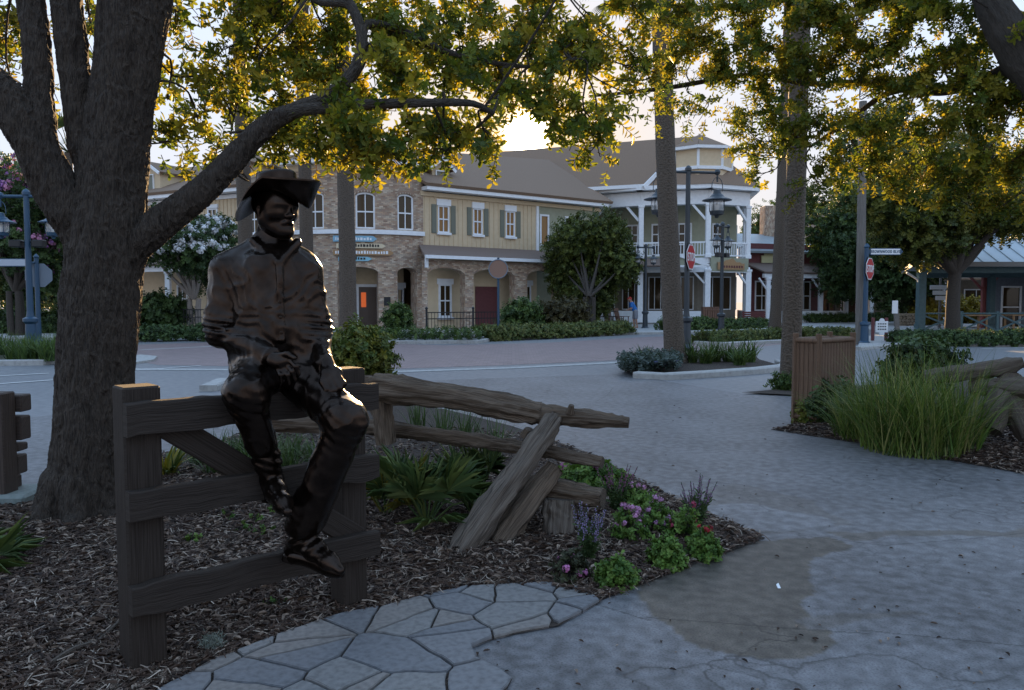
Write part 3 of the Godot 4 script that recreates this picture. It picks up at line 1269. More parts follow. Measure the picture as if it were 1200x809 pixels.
		part(mk, "lettering", M.iron if q[0] != 392 else M.trim, bd)

	# right wing: tan siding, three sash windows with shutters, then a sage part
	var A := Vector2(-4.75, -41.4)
	var B := A + Vector2(0.809, -0.588) * 12.6
	var rw := straight(A, B)
	var ro := []
	for q in [[0.906, 1.61], [3.175, 3.80], [5.42, 6.06]]:
		ro.append({"s0": q[0], "s1": q[1], "y0": 5.3, "y1": 6.76})
	part(wall(rw, 0, 7.7, 0.0, 7.2, ro, 0.2), "siding_wall", M.tan, b)
	var skips := []
	for o in ro:
		skips.append([o.s0 - 0.32, o.s1 + 0.32, 5.15, 7.1])
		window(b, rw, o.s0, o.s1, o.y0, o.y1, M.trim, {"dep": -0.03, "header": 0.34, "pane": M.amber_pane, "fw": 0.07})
		for e in [[o.s0 - 0.41, o.s0 - 0.1], [o.s1 + 0.1, o.s1 + 0.41]]:
			var sh := MB.new()
			wbox(sh, rw, e[0], e[1], 5.25, 6.8, 0.0, 0.05, 0.01)
			for k in 14:
				wbox(sh, rw, e[0] + 0.04, e[1] - 0.04, 5.32 + k * 0.104, 5.39 + k * 0.104, 0.05, 0.065)
			part(sh, "shutter", M.shutter, b)
	battens(b, rw, 0.05, 7.6, 4.55, 7.2, 0.3, M.tan, skips)
	var so := []
	for q in [[7.9, 8.6], [9.83, 10.75]]:
		so.append({"s0": q[0], "s1": q[1], "y0": 4.85, "y1": 6.75})
	part(wall(rw, 7.7, 12.6, 0.0, 7.2, so, 0.2), "sage_wall", M.sage, b)
	for o in so:
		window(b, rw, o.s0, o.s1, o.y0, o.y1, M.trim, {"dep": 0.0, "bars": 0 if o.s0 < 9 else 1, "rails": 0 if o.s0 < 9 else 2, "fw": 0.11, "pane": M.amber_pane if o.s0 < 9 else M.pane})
	var cb := MB.new()
	wbox(cb, rw, 7.62, 7.8, 4.3, 7.2, 0.0, 0.08)
	part(cb, "corner_board", M.trim, b)
	var ev := MB.new()
	wbox(ev, rw, -0.2, 12.8, 7.2, 7.42, -0.1, 0.1)
	part(ev, "frieze", M.tan, b)
	var ef := MB.new()
	wbox(ef, rw, -0.1, 12.9, 7.47, 7.66, -0.2, 0.62)
	part(ef, "fascia", M.trim, b)
	# roof of the right wing, with one small dormer
	var J := Vector3(-8.8, 10.65, -46.4)
	var rr := MB.new()
	roof_quad(rr, wpt(rw, -0.2, 7.66, 0.66), wpt(rw, 13.2, 7.66, 0.66), wpt(rw, 13.2, 11.2, -5.8), J)
	roof_quad(rr, wpt(rw, 13.2, 7.66, -12.0), wpt(rw, -3.0, 7.66, -12.0), J, wpt(rw, 13.2, 11.2, -5.8))
	part(rr, "roof", M.shingle, b)
	dormer(b, rw, 1.0, 2.1, 8.0, 9.4, -0.75)
	# porch with brick arches in front of the right wing
	var aw := straight(A + Vector2(0.588, 0.809) * 1.5, B + Vector2(0.588, 0.809) * 1.5)
	var ao := []
	for q in [[-0.62, 1.67], [2.22, 4.96], [5.86, 8.0]]:
		ao.append({"s0": q[0], "s1": q[1], "y0": 0.12, "y1": 3.32, "arch": 0.36})
	part(wall(aw, -0.95, 8.6, 0.0, 3.72, ao, 0.5), "brick_arcade", M.brick, b)
	var pr := MB.new()
	roof_quad(pr, wpt(aw, -1.0, 3.78, 0.4), wpt(aw, 8.9, 3.78, 0.4), wpt(rw, 8.9, 4.5, 0.02), wpt(rw, -0.3, 4.5, 0.02), 0.1)
	part(pr, "porch_roof", M.porch_roof, b)
	var gt := MB.new()
	wbox(gt, aw, -1.0, 8.9, 3.76, 3.93, 0.4, 0.56)
	wbox(gt, aw, -0.85, -0.7, 3.3, 3.76, 0.12, 0.26)
	part(gt, "gutter", M.trim, b)
	# ground floor wall of the porch
	window(b, rw, 0.9, 1.7, 0.7, 2.5, M.trim, {"dep": 0.05, "header": 0.3})
	window(b, rw, 6.4, 7.2, 0.7, 2.5, M.trim, {"dep": 0.05, "header": 0.3})
	var rd := MB.new()
	wbox(rd, rw, 3.3, 4.9, 0.12, 2.4, 0.0, 0.06)
	part(rd, "door", M.maroon, b)

	# left wing: tan siding, porch columns, dormers
	var lw := straight(Vector2(-11.74, -40.6) + Vector2(-0.885, -0.466) * 16.0, Vector2(-11.74, -40.6))
	var lo := []
	for q in [[1.2, 2.0], [4.0, 4.8], [7.0, 7.8], [10.0, 10.8], [13.2, 14.0]]:
		lo.append({"s0": q[0], "s1": q[1], "y0": 5.2, "y1": 6.75})
	part(wall(lw, 0, 16.0, 0.0, 7.2, lo, 0.2), "siding_wall", M.tan, b)
	for o in lo:
		window(b, lw, o.s0, o.s1, o.y0, o.y1, M.trim, {"dep": 0.0, "header": 0.2})
	battens(b, lw, 0.05, 15.9, 4.2, 7.2, 0.3, M.tan, [])
	var le := MB.new()
	wbox(le, lw, -0.2, 16.2, 7.2, 7.42, -0.1, 0.1)
	wbox(le, lw, -0.3, 16.2, 7.47, 7.68, -0.2, 0.62)
	part(le, "fascia", M.trim, b)
	var lr := MB.new()
	roof_quad(lr, wpt(lw, -0.5, 7.66, 0.66), wpt(lw, 16.4, 7.66, 0.66), J, wpt(lw, 2.4, 10.3, -5.2))
	roof_quad(lr, wpt(lw, 16.0, 7.66, -11.0), wpt(lw, -0.5, 7.66, -11.0), wpt(lw, 2.4, 10.3, -5.2), J)
	lr.tri(wpt(lw, -0.5, 7.7, -11.0), wpt(lw, -0.5, 7.7, 0.66), wpt(lw, 2.4, 10.4, -5.2))
	part(lr, "roof", M.shingle, b)
	dormer(b, lw, 4.0, 5.7, 7.75, 9.7, -0.3)
	dormer(b, lw, 11.4, 12.9, 7.75, 9.7, -0.3)
	# ground floor of the left wing: a shallow porch
	for s in [2.0, 6.0, 9.1, 12.6]:
		column(b, wpt(lw, s, 0.0, 2.0), 0.26, 3.2, M.trim)
	var pb := MB.new()
	wbox(pb, lw, 0.5, 14.2, 3.2, 3.5, 1.85, 2.15)
	part(pb, "porch_beam", M.trim, b)
	var pl := MB.new()
	roof_quad(pl, wpt(lw, 0.3, 3.5, 2.4), wpt(lw, 14.4, 3.5, 2.4), wpt(lw, 14.4, 4.2, 0.02), wpt(lw, 0.3, 4.2, 0.02), 0.1)
	part(pl, "porch_roof", M.porch_roof, b)
	for s in [3.0, 7.4, 10.6]:
		window(b, lw, s, s + 0.9, 0.9, 2.5, M.trim, {"dep": 0.05})
	# hidden back: closes the shell so that no sky shows through
	var bk := MB.new()
	bk.quad(wpt(lw, 0, 0, -10.6), wpt(lw, 0, 0, 0), wpt(lw, 0, 7.7, 0), wpt(lw, 0, 7.7, -10.6))
	bk.quad(wpt(lw, 18, 0, -10.6), wpt(lw, 0, 0, -10.6), wpt(lw, 0, 7.7, -10.6), wpt(lw, 18, 7.7, -10.6))
	bk.quad(wpt(rw, 12.6, 0, -11.6), wpt(rw, -6, 0, -11.6), wpt(rw, -6, 7.7, -11.6), wpt(rw, 12.6, 7.7, -11.6))
	bk.quad(wpt(rw, 12.6, 0, 0), wpt(rw, 12.6, 0, -11.6), wpt(rw, 12.6, 7.7, -11.6), wpt(rw, 12.6, 7.7, 0))
	part(bk, "rear_wall", M.tan, b)


func dormer(b: Node3D, w: Dictionary, s0: float, s1: float, y0: float, y1: float, front: float) -> void:
	var n := MB.new()
	wbox(n, w, s0, s1, y0, y1 - 0.5, front - 2.6, front)
	var mid := (s0 + s1) * 0.5
	n.tri(wpt(w, s0, y1 - 0.5, front), wpt(w, s1, y1 - 0.5, front), wpt(w, mid, y1, front))
	var o := part(n, "dormer", M.tan, b)
	var r := MB.new()
	roof_quad(r, wpt(w, s0 - 0.25, y1 - 0.62, front + 0.25), wpt(w, mid, y1 + 0.06, front + 0.25), wpt(w, mid, y1 + 0.06, front - 3.2), wpt(w, s0 - 0.25, y1 - 0.62, front - 3.2), 0.08)
	roof_quad(r, wpt(w, mid, y1 + 0.06, front + 0.25), wpt(w, s1 + 0.25, y1 - 0.62, front + 0.25), wpt(w, s1 + 0.25, y1 - 0.62, front - 3.2), wpt(w, mid, y1 + 0.06, front - 3.2), 0.08)
	part(r, "dormer_roof", M.shingle, o)
	var t := MB.new()
	t.bar(wpt(w, s0 - 0.27, y1 - 0.66, front + 0.28), wpt(w, mid, y1 + 0.04, front + 0.28), 0.06, 0.16)
	t.bar(wpt(w, mid, y1 + 0.04, front + 0.28), wpt(w, s1 + 0.27, y1 - 0.66, front + 0.28), 0.06, 0.16)
	part(t, "barge_board", M.trim, o)
	window(b, w, mid - 0.36, mid + 0.36, y0 + 0.25, y1 - 0.62, M.trim, {"dep": front + 0.02, "bars": 0, "rails": 0, "pane": M.shutter, "fw": 0.06})


func porch_building() -> void:
	var b := thing_w("porch_building", "two storey building with white porches and railings under a big hipped roof", "building", Vector3(10, 0, -53))
	var W := func(px: float, py: float, z: float) -> Vector3: return pp(px, py, z)
	var y_eave := 8.6
	var y_fr := 7.65
	var y_fl := 4.3
	# plan of the porch edge: long left side, front facet, right facet
	var P := [Vector2(5.1, -51.0), Vector2(8.2, -49.3), Vector2(12.25, -48.3), Vector2(15.2, -49.6), Vector2(16.0, -54.5)]
	# back walls inside the porch
	var Q := [Vector2(5.6, -53.0), Vector2(8.9, -51.6), Vector2(12.2, -50.6), Vector2(15.0, -51.6), Vector2(16.2, -56.0)]
	for i in 4:
		var w := straight(Q[i], Q[i + 1])
		var L: float = w.L
		var ops := []
		var lows := []
		if L > 1.6:
			var k := 2 if L > 3.0 else 1
			for j in k:
				var c := L * (j + 0.5) / k
				ops.append({"s0": c - 0.45, "s1": c + 0.45, "y0": 4.6, "y1": 6.7})
				lows.append({"s0": c - L / k * 0.36, "s1": c + L / k * 0.36, "y0": 1.0, "y1": 3.2})
		part(wall(w, 0, L, 4.1, 8.6, ops, 0.15), "upper_wall", M.sage, b)
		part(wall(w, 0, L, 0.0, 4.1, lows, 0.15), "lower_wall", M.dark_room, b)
		for o in ops:
			window(b, w, o.s0, o.s1, o.y0, o.y1, M.trim, {"dep": 0.0, "fw": 0.1, "bars": 1, "rails": 2})
		for o in lows:
			window(b, w, o.s0, o.s1, o.y0, o.y1, M.trim, {"dep": 0.0, "fw": 0.06, "bars": 2, "rails": 0})
	# floor slab and soffit
	var pl := PackedVector2Array()
	for p in P:
		pl.append(p)
	pl.append(Vector2(8.0, -58))
	pl.append(Vector2(2.0, -56))
	var sl := MB.new()
	sl.slab(pl, y_fl - 0.36, y_fl)
	part(sl, "balcony_floor", M.trim, b)
	var sf := MB.new()
	sf.slab(pl, y_fr + 0.1, y_fr + 0.2)
	part(sf, "porch_ceiling", M.trim, b)
	var dk := MB.new()
	sl = MB.new()
	sl.slab(pl, 0.0, 0.2)
	part(sl, "deck", M.walk, b)
	for i in 4:
		var w := straight(P[i], P[i + 1])
		var L: float = w.L
		var f := MB.new()
		wbox(f, w, 0.0, L, y_fr, y_eave - 0.1, -0.2, 0.05)
		part(f, "frieze", M.trim, b)
		var e := MB.new()
		wbox(e, w, -0.25, L + 0.25, y_eave - 0.05, y_eave + 0.2, -0.3, 0.6)
		part(e, "fascia", M.trim, b)
		# railing: rails and single balusters
		var rail := MB.new()
		wbox(rail, w, 0.1, L - 0.1, 5.22, 5.32, -0.06, 0.04)
		wbox(rail, w, 0.1, L - 0.1, 4.42, 4.5, -0.05, 0.03)
		var ro := part(rail, "railing", M.trim, b)
		var n := int(L / 0.17)
		for k in n:
			var bl := MB.new()
			var s := (k + 0.5) / n * L
			wbox(bl, w, s - 0.022, s + 0.022, 4.5, 5.22, -0.03, 0.014)
			part(bl, "baluster", M.trim, ro)
		# columns and braces, both storeys
		for s in ([0.0, L] if i == 0 else [L]) if i < 3 else [0.9]:
			var p := wpt(w, s, y_fl, -0.08)
			column(b, p, 0.3, y_fr - y_fl, M.trim)
			var g := wpt(w, s, 0.2, 0.0)
			column(b, g, 0.34, 3.4, M.trim)
			for sg in [-1.0, 1.0]:
				if (sg < 0 and s < 0.3) or (sg > 0 and s > L - 0.3):
					continue
				brace(b, wpt(w, s + sg * 0.15, y_fr - 0.95, -0.08), wpt(w, s + sg * 0.95, y_fr - 0.02, -0.08), 0.14, M.trim)
				brace(b, wpt(w, s + sg * 0.17, 2.7, 0.0), wpt(w, s + sg * 0.85, 3.45, 0.0), 0.12, M.trim)
		var bm := MB.new()
		wbox(bm, w, 0.0, L, 3.4, 3.75, -0.12, 0.12)
		part(bm, "porch_beam", M.trim, b)
		# low panelled wall between the ground floor columns
		if i != 2:
			var wn := MB.new()
			wbox(wn, w, 0.3, L - 0.3, 0.2, 0.95, -0.06, 0.06)
			for k in int(L / 0.4):
				wbox(wn, w, 0.35 + k * 0.4, 0.38 + k * 0.4, 0.22, 0.9, 0.06, 0.075)
			part(wn, "panel_wall", M.trim, b)
	# ground floor roof skirt and the small gable over the entrance
	var sk := MB.new()
	for i in 2:
		var w := straight(P[i], P[i + 1])
		roof_quad(sk, wpt(w, -0.5, 3.72, 1.1), wpt(w, w.L * (1.0 if i == 0 else 0.8) + 0.1, 3.72, 1.1), wpt(w, w.L * (1.0 if i == 0 else 0.8), 4.25, 0.0), wpt(w, 0, 4.25, 0.0), 0.08)
	part(sk, "roof_skirt", M.porch_roof, b)
	var gw := straight(P[1], P[2])
	var ga := MB.new()
	ga.tri(wpt(gw, gw.L - 2.3, 3.75, 1.2), wpt(gw, gw.L, 3.75, 1.2), wpt(gw, gw.L - 2.2, 4.6, 1.2))
	part(ga, "gable", M.sage, b)
	var gb := MB.new()
	gb.bar(wpt(gw, gw.L - 2.3, 4.62, 1.26), wpt(gw, gw.L + 0.1, 3.72, 1.26), 0.08, 0.18)
	gb.bar(wpt(gw, gw.L - 2.3, 3.72, 1.26), wpt(gw, gw.L + 0.1, 3.72, 1.26), 0.08, 0.12)
	part(gb, "barge_board", M.trim, b)
	# carved sign on the right facet
	var fw := straight(P[2], P[3])
	var sp := MB.new()
	wbox(sp, fw, 0.15, fw.L - 0.1, 3.45, 4.3, 0.05, 0.14)
	part(sp, "sign_panel", M.sage, b)
	var cs := thing_w("carved_sign", "tan carved sign with a humped outline above the porch entrance", "sign", Vector3(13.7, 3.5, -48.9))
	var cm := MB.new()
	for i in 16:
		var t0 := i / 16.0
		var t1 := (i + 1) / 16.0
		var y0 := 3.98 + 0.28 * exp(-pow((t0 - 0.5) / 0.2, 2.0)) + 0.05 * sin(t0 * 25.0)
		var y1 := 3.98 + 0.28 * exp(-pow((t1 - 0.5) / 0.2, 2.0)) + 0.05 * sin(t1 * 25.0)
		var sa := lerpf(0.6, fw.L - 0.5, t0)
		var sb := lerpf(0.6, fw.L - 0.5, t1)
		cm.quad(wpt(fw, sa, 3.56, 0.24), wpt(fw, sb, 3.56, 0.24), wpt(fw, sb, y1, 0.24), wpt(fw, sa, y0, 0.24))
		cm.quad(wpt(fw, sa, y0, 0.24), wpt(fw, sb, y1, 0.24), wpt(fw, sb, y1, 0.15), wpt(fw, sa, y0, 0.15))
	part(cm, "board", M.signwood, cs)
	var ct := MB.new()
	for i in 9:
		wbox(ct, fw, 0.85 + i * 0.2, 0.97 + i * 0.2, 3.68, 3.82, 0.24, 0.26)
	part(ct, "lettering", M.maroon, cs)
	# big hipped roof
	var RA := Vector3(-3.9, 12.45, -58.5)
	var RB := Vector3(12.3, 12.45, -52.0)
	var dv := Vector3(0.928, 0, 0.372)
	var E1 := Vector3(8.3, y_eave + 0.15, -48.7)
	var E0 := E1 - dv * 17.0
	var rf := MB.new()
	roof_quad(rf, E0, E1, RB, RA, 0.14)
	rf.tri(RB, E1, Vector3(12.3, y_eave + 0.2, -47.6))
	rf.tri(RB, Vector3(12.3, y_eave + 0.2, -47.6), Vector3(15.9, y_eave + 0.2, -49.2))
	rf.tri(RB, Vector3(15.9, y_eave + 0.2, -49.2), Vector3(16.9, y_eave + 0.2, -54.6))
	rf.tri(RB, Vector3(16.9, y_eave + 0.2, -54.6), Vector3(16.0, y_eave + 0.2, -62.0))
	rf.tri(RB, Vector3(16.0, y_eave + 0.2, -62.0), RA)
	rf.tri(RA, Vector3(16.0, y_eave + 0.2, -62.0), Vector3(-4.0, y_eave + 0.2, -66.0))
	rf.tri(RA, Vector3(-4.0, y_eave + 0.2, -66.0), E0)
	part(rf, "roof", M.shingle, b)
	var rk := MB.new()
	rk.bar(Vector3(8.25, y_eave + 0.1, -48.6), Vector3(9.5, 9.95, -49.3), 0.1, 0.25)
	rk.bar(E1 - dv * 6.0 + Vector3(0, 0.05, 0.05), E1 + Vector3(0, 0.05, 0.05), 0.1, 0.22)
	part(rk, "fascia", M.trim, b)
	# octagonal lantern turret on the roof
	var tc := Vector2(12.2, -50.6)
	var tv := []
	for i in 8:
		var a := TAU * (i + 0.5) / 8.0 + 0.12
		tv.append(tc + Vector2(sin(a), cos(a)) * 2.05)
	var t := MB.new()
	var tt := MB.new()
	var tr := MB.new()
	for i in 8:
		var w := straight(tv[(i + 7) % 8], tv[i])
		t.quad(wpt(w, 0, 8.9), wpt(w, w.L, 8.9), wpt(w, w.L, 11.15), wpt(w, 0, 11.15))
		wbox(tt, w, -0.12, w.L + 0.12, 11.12, 11.32, -0.1, 0.3)
		wbox(tt, w, -0.05, w.L + 0.05, 9.85, 10.05, -0.1, 0.12)
		wbox(tt, w, -0.07, 0.07, 10.0, 11.15, -0.05, 0.06)
		tr.tri(wpt(w, -0.12, 11.32, 0.32), wpt(w, w.L + 0.12, 11.32, 0.32), Vector3(tc.x, 12.4, tc.y))
	var to := part(t, "turret", M.tan, b)
	part(tt, "trim", M.trim, to)
	part(tr, "turret_roof", M.shingle, to)
	# rear mass
	var bk := MB.new()
	bk.box(Transform3D(Basis(Vector3.UP, -0.38), Vector3(7.0, 4.2, -58.5)), Vector3(15, 8.4, 7))
	part(bk, "rear_block", M.sage, b)


func side_buildings() -> void:
	# maroon building beyond the porch
	var b := thing_w("maroon_building", "maroon building with grey roofs and a white columned porch", "building", Vector3(19, 0, -56))
	var w := straight(Vector2(16.4, -53.6), Vector2(22.6, -55.8))
	part(wall(w, 0, w.L, 0.0, 5.6, [{"s0": 0.6, "s1": 2.4, "y0": 0.9, "y1": 3.0}, {"s0": 3.6, "s1": 5.4, "y0": 0.9, "y1": 3.0}], 0.2), "wall", M.maroon, b)
	window(b, w, 0.6, 2.4, 0.9, 3.0, M.trim, {"dep": 0.0, "bars": 2})
	window(b, w, 3.6, 5.4, 0.9, 3.0, M.trim, {"dep": 0.0, "bars": 2})
	var r := MB.new()
	roof_quad(r, wpt(w, -0.4, 4.9, 0.5), wpt(w, w.L + 0.4, 4.9, 0.5), wpt(w, w.L + 0.4, 6.6, -5.0), wpt(w, -0.4, 6.6, -5.0))
	part(r, "roof", M.tin, b)
	var pr := MB.new()
	roof_quad(pr, wpt(w, -0.3, 3.45, 2.2), wpt(w, w.L + 1.0, 3.45, 2.2), wpt(w, w.L + 1.0, 4.15, 0.02), wpt(w, -0.3, 4.15, 0.02), 0.1)
	part(pr, "porch_roof", M.porch_roof, b)
	var pb := MB.new()
	wbox(pb, w, -0.2, w.L + 0.9, 3.15, 3.42, 1.85, 2.1)
	part(pb, "porch_beam", M.trim, b)
	for s in [0.2, 2.4, 4.6, 6.8]:
		column(b, wpt(w, s, 0.1, 1.95), 0.28, 3.05, M.trim)
		for sg in [-1.0, 1.0]:
			brace(b, wpt(w, s + sg * 0.14, 2.4, 1.95), wpt(w, s + sg * 0.75, 3.12, 1.95), 0.1, M.trim)
	var pw := MB.new()
	wbox(pw, w, 0.3, w.L, 0.1, 0.9, 1.85, 1.95)
	part(pw, "panel_wall", M.trim, b)
	var ch := MB.new()
	ch.box(Transform3D(Basis(), Vector3(20.0, 7.4, -60)), Vector3(1.2, 3.0, 1.2), 0.03)
	part(ch, "chimney", M.brick, b)
	var sg := thing_w("gable_sign", "small cream sign with arched top on the maroon wall", "sign", Vector3(18, 4.2, -54))
	var sm := MB.new()
	wbox(sm, w, 1.0, 2.2, 4.25, 4.75, 0.1, 0.18)
	wbox(sm, w, 1.25, 1.95, 4.74, 4.9, 0.1, 0.17)
	part(sm, "board", plain(Color(0.5, 0.45, 0.25), 0.7), sg)
	# rear gable of a further house
	var h := thing_w("far_house", "distant pale house with grey gable roof behind the palm trunks", "house", Vector3(29, 0, -68))
	var hw := straight(Vector2(23, -66), Vector2(36, -66))
	part(wall(hw, 0, 13, 0.0, 5.8, [{"s0": 1.0, "s1": 2.0, "y0": 3.6, "y1": 5.0}, {"s0": 4.0, "s1": 5.0, "y0": 3.6, "y1": 5.0}], 0.2), "wall", M.trim, h)
	window(h, hw, 1.0, 2.0, 3.6, 5.0, M.trim, {"dep": 0.0})
	window(h, hw, 4.0, 5.0, 3.6, 5.0, M.trim, {"dep": 0.0})
	var hr := MB.new()
	roof_quad(hr, wpt(hw, -0.5, 5.7, 0.6), wpt(hw, 13.5, 5.7, 0.6), wpt(hw, 10.5, 9.4, -5.0), wpt(hw, 2.5, 9.4, -5.0))
	part(hr, "roof", M.shingle, h)
	# long low building behind the trees on the right, with porch columns
	var g := thing_w("arcade_building", "long low building with pale porch columns in the shade of trees", "building", Vector3(31, 0, -60))
	var gw := straight(Vector2(22.5, -60), Vector2(40, -58))
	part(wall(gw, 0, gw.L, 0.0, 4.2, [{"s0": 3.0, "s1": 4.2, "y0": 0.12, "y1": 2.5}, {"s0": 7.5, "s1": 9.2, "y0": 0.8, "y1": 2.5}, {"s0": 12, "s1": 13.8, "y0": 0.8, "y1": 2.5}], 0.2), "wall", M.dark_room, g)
	window(g, gw, 3.0, 4.2, 0.12, 2.5, M.trim, {"dep": 0.0, "bars": 0, "rails": 0})
	window(g, gw, 7.5, 9.2, 0.8, 2.5, M.trim, {"dep": 0.0})
	window(g, gw, 12, 13.8, 0.8, 2.5, M.trim, {"dep": 0.0})
	for s in [0.6, 4.6, 6.8, 9.8, 13.0, 16.4]:
		column(g, wpt(gw, s, 0.1, 2.0), 0.3, 3.0, M.trim)
	var gr := MB.new()
	roof_quad(gr, wpt(gw, -0.5, 3.1, 2.5), wpt(gw, gw.L + 0.5, 3.1, 2.5), wpt(gw, gw.L + 0.5, 5.8, -4), wpt(gw, -0.5, 5.8, -4))
	part(gr, "roof", M.shingle, g)
	# grey shop with the red porch seen through the pavilion
	var s := thing_w("grey_shop", "grey clapboard shop with a red porch frame behind the pavilion", "building", Vector3(31, 0, -43))
	var sw := straight(Vector2(25.6, -42), Vector2(42, -42))
	var gm := rough_mat([Color(0.12, 0.14, 0.17), Color(0.17, 0.195, 0.225)], 2.0, 0.8, 0.0, 0.04, 4, 0.05, 71)
	part(wall(sw, 0, 16.5, 0.0, 4.6, [{"s0": 1.1, "s1": 2.2, "y0": 0.1, "y1": 2.4}, {"s0": 4.2, "s1": 5.3, "y0": 0.9, "y1": 2.3}], 0.2), "wall", gm, s)
	window(s, sw, 1.1, 2.2, 0.1, 2.4, M.trim, {"dep": 0.0, "bars": 0})
	window(s, sw, 4.2, 5.3, 0.9, 2.3, M.trim, {"dep": 0.0})
	var red := plain(Color(0.28, 0.075, 0.07), 0.6)
	for x in [-1.2, 2.7, 6.6, 10.5]:
		var c := column(s, wpt(sw, x, 0.1, 2.2), 0.2, 2.85, red)
		for sg2 in [-1.0, 1.0]:
			brace(s, wpt(sw, x + sg2 * 0.1, 2.2, 2.2), wpt(sw, x + sg2 * 0.8, 2.92, 2.2), 0.1, red)
	var sb := MB.new()
	wbox(sb, sw, -1.6, 16, 2.94, 3.2, 2.08, 2.32)
	part(sb, "porch_beam", red, s)
	var sr := MB.new()
	roof_quad(sr, wpt(sw, -1.6, 3.2, 2.7), wpt(sw, 16.5, 3.2, 2.7), wpt(sw, 16.5, 6.2, -4), wpt(sw, -1.6, 6.2, -4))
	part(sr, "roof", M.shingle, s)


# ---------------------------------------------------------------- street furniture
func lantern(parent: Node3D, at: Vector3, k: float, metal: Material) -> void:     # at: the hanging point; k: height in metres
	var mb := MB.new()
	var t := Transform3D(Basis(), at)
	# bail of wire, cap, hood, bottom cup
	var arc := []
	for i in 9:
		var a := PI * i / 8.0
		arc.append(at + Vector3(cos(a) * 0.17, -0.28 + sin(a) * 0.28 - (0.0 if i in [0, 8] else 0.0), 0) * k)
	arc.insert(0, at + Vector3(0.17, -0.42, 0) * k)
	arc.append(at + Vector3(-0.17, -0.42, 0) * k)
	var rr := []
	for i in arc.size():
		rr.append(0.012 * k)
	mb.tube(arc, rr, 6)
	mb.lathe([Vector2(0.0, -0.36) * k, Vector2(0.10, -0.38) * k, Vector2(0.13, -0.5) * k, Vector2(0.18, -0.53) * k, Vector2(0.24, -0.60) * k, Vector2(0.44, -0.68) * k, Vector2(0.45, -0.70) * k, Vector2(0.2, -0.66) * k], 20, Transform3D(Basis().scaled(Vector3(1, 1, 1)), at))
	for i in range(0, mb.I.size(), 3):
		pass
	mb.lathe([Vector2(0.0, -1.24) * k, Vector2(0.05, -1.23) * k, Vector2(0.07, -1.16) * k, Vector2(0.2, -1.13) * k, Vector2(0.22, -1.02) * k, Vector2(0.0, -1.01) * k], 16, t)
	mb.tube([at, at + Vector3(0, -0.05, 0) * k], [0.03 * k, 0.03 * k], 6)
	for i in 4:
		var a := TAU * (i + 0.5) / 4.0
		var d := Vector3(cos(a), 0, sin(a)) * 0.235 * k
		mb.tube([at + d + Vector3(0, -1.03, 0) * k, at + d + Vector3(0, -0.67, 0) * k], [0.012 * k, 0.012 * k], 5, false)
	var ln := part(mb, "lantern", metal, parent)
	var g := MB.new()
	g.lathe([Vector2(0.2, -1.02) * k, Vector2(0.225, -0.9) * k, Vector2(0.225, -0.75) * k, Vector2(0.2, -0.67) * k], 16, t)
	part(g, "glass_shade", M.lampglass, ln)
	var bu := MB.new()
	bu.lathe([Vector2(0.05, -1.01) * k, Vector2(0.07, -0.9) * k, Vector2(0.05, -0.8) * k, Vector2(0.0, -0.76) * k], 8, t)
	part(bu, "lamp_bulb", M.bulb, ln)


func lamp_post(label: String, base: Vector3, h: float, arm: float, turn: float, k: float, metal: Material, extras := false) -> Node3D:
	var o := thing("lamp_post", label, "street lamp", base, turn, "twin lantern street lamps")
	var s := MB.new()
	s.lathe([Vector2(0.26, 0), Vector2(0.26, 0.1), Vector2(0.2, 0.14), Vector2(0.15, 0.2), Vector2(0.13, 0.85), Vector2(0.19, 0.92), Vector2(0.19, 1.0), Vector2(0.1, 1.05), Vector2(0.085, 1.2), Vector2(0.07, h - 0.1), Vector2(0.07, h), Vector2(0.1, h + 0.02), Vector2(0.1, h + 0.1), Vector2(0.05, h + 0.17), Vector2(0, h + 0.19)], 16)
	part(s, "pole", metal, o)
	var a := MB.new()
	a.tube([Vector3(-arm, h - 0.02, 0), Vector3(arm, h - 0.02, 0)], [0.045, 0.045], 8)
	for sg in [-1.0, 1.0]:
		a.lathe([Vector2(0, -0.1), Vector2(0.07, -0.07), Vector2(0.095, 0), Vector2(0.07, 0.07), Vector2(0, 0.1)], 12, Transform3D(Basis(), Vector3(arm * sg, h, 0)))
		a.tube([Vector3(arm * sg, h - 0.05, 0), Vector3(arm * sg, h - 0.3, 0)], [0.03, 0.03], 6)
	part(a, "cross_arm", metal, o)
	for sg in [-1.0, 1.0]:
		lantern(o, Vector3(arm * sg, h - 0.16, 0), k, metal)
	if extras:
		for sg in [-1.0, 1.0]:
			var b := MB.new()
			b.box(Transform3D(Basis(), Vector3(0.3 * sg, h - 1.3, 0)), Vector3(0.3, 0.2, 0.24), 0.02)
			b.tube([Vector3(0, h - 1.25, 0), Vector3(0.2 * sg, h - 1.25, 0)], [0.025, 0.025], 6)
			part(b, "floodlight", M.iron, o)
	return o


func octagon(mb: MB, r: float, z: float, flip := false) -> void:
	var c := Vector3(0, 0, z)
	for i in 8:
		var a := TAU * (i + 0.5) / 8.0
		var b := TAU * (i + 1.5) / 8.0
		var p := Vector3(cos(a) * r, sin(a) * r, z)
		var q := Vector3(cos(b) * r, sin(b) * r, z)
		if flip:
			mb.tri(c, q, p)
		else:
			mb.tri(c, p, q)


func text_part(parent: Node3D, words: String, size: float, at: Vector3, turn: float, m: Material, called := "lettering", squeeze := 1.0, bold := true) -> void:
	var t := TextMesh.new()
	var f := SystemFont.new()
	f.font_names = PackedStringArray(["Droid Sans"])
	if bold:
		f.font_weight = 700
	t.font = f
	t.text = words
	t.font_size = 64
	t.pixel_size = size / 46.0
	t.depth = 0.006
	var o := put(t, called, m, parent)
	o.position = at
	o.rotation.y = turn
	o.scale = Vector3(squeeze, 1, 1)


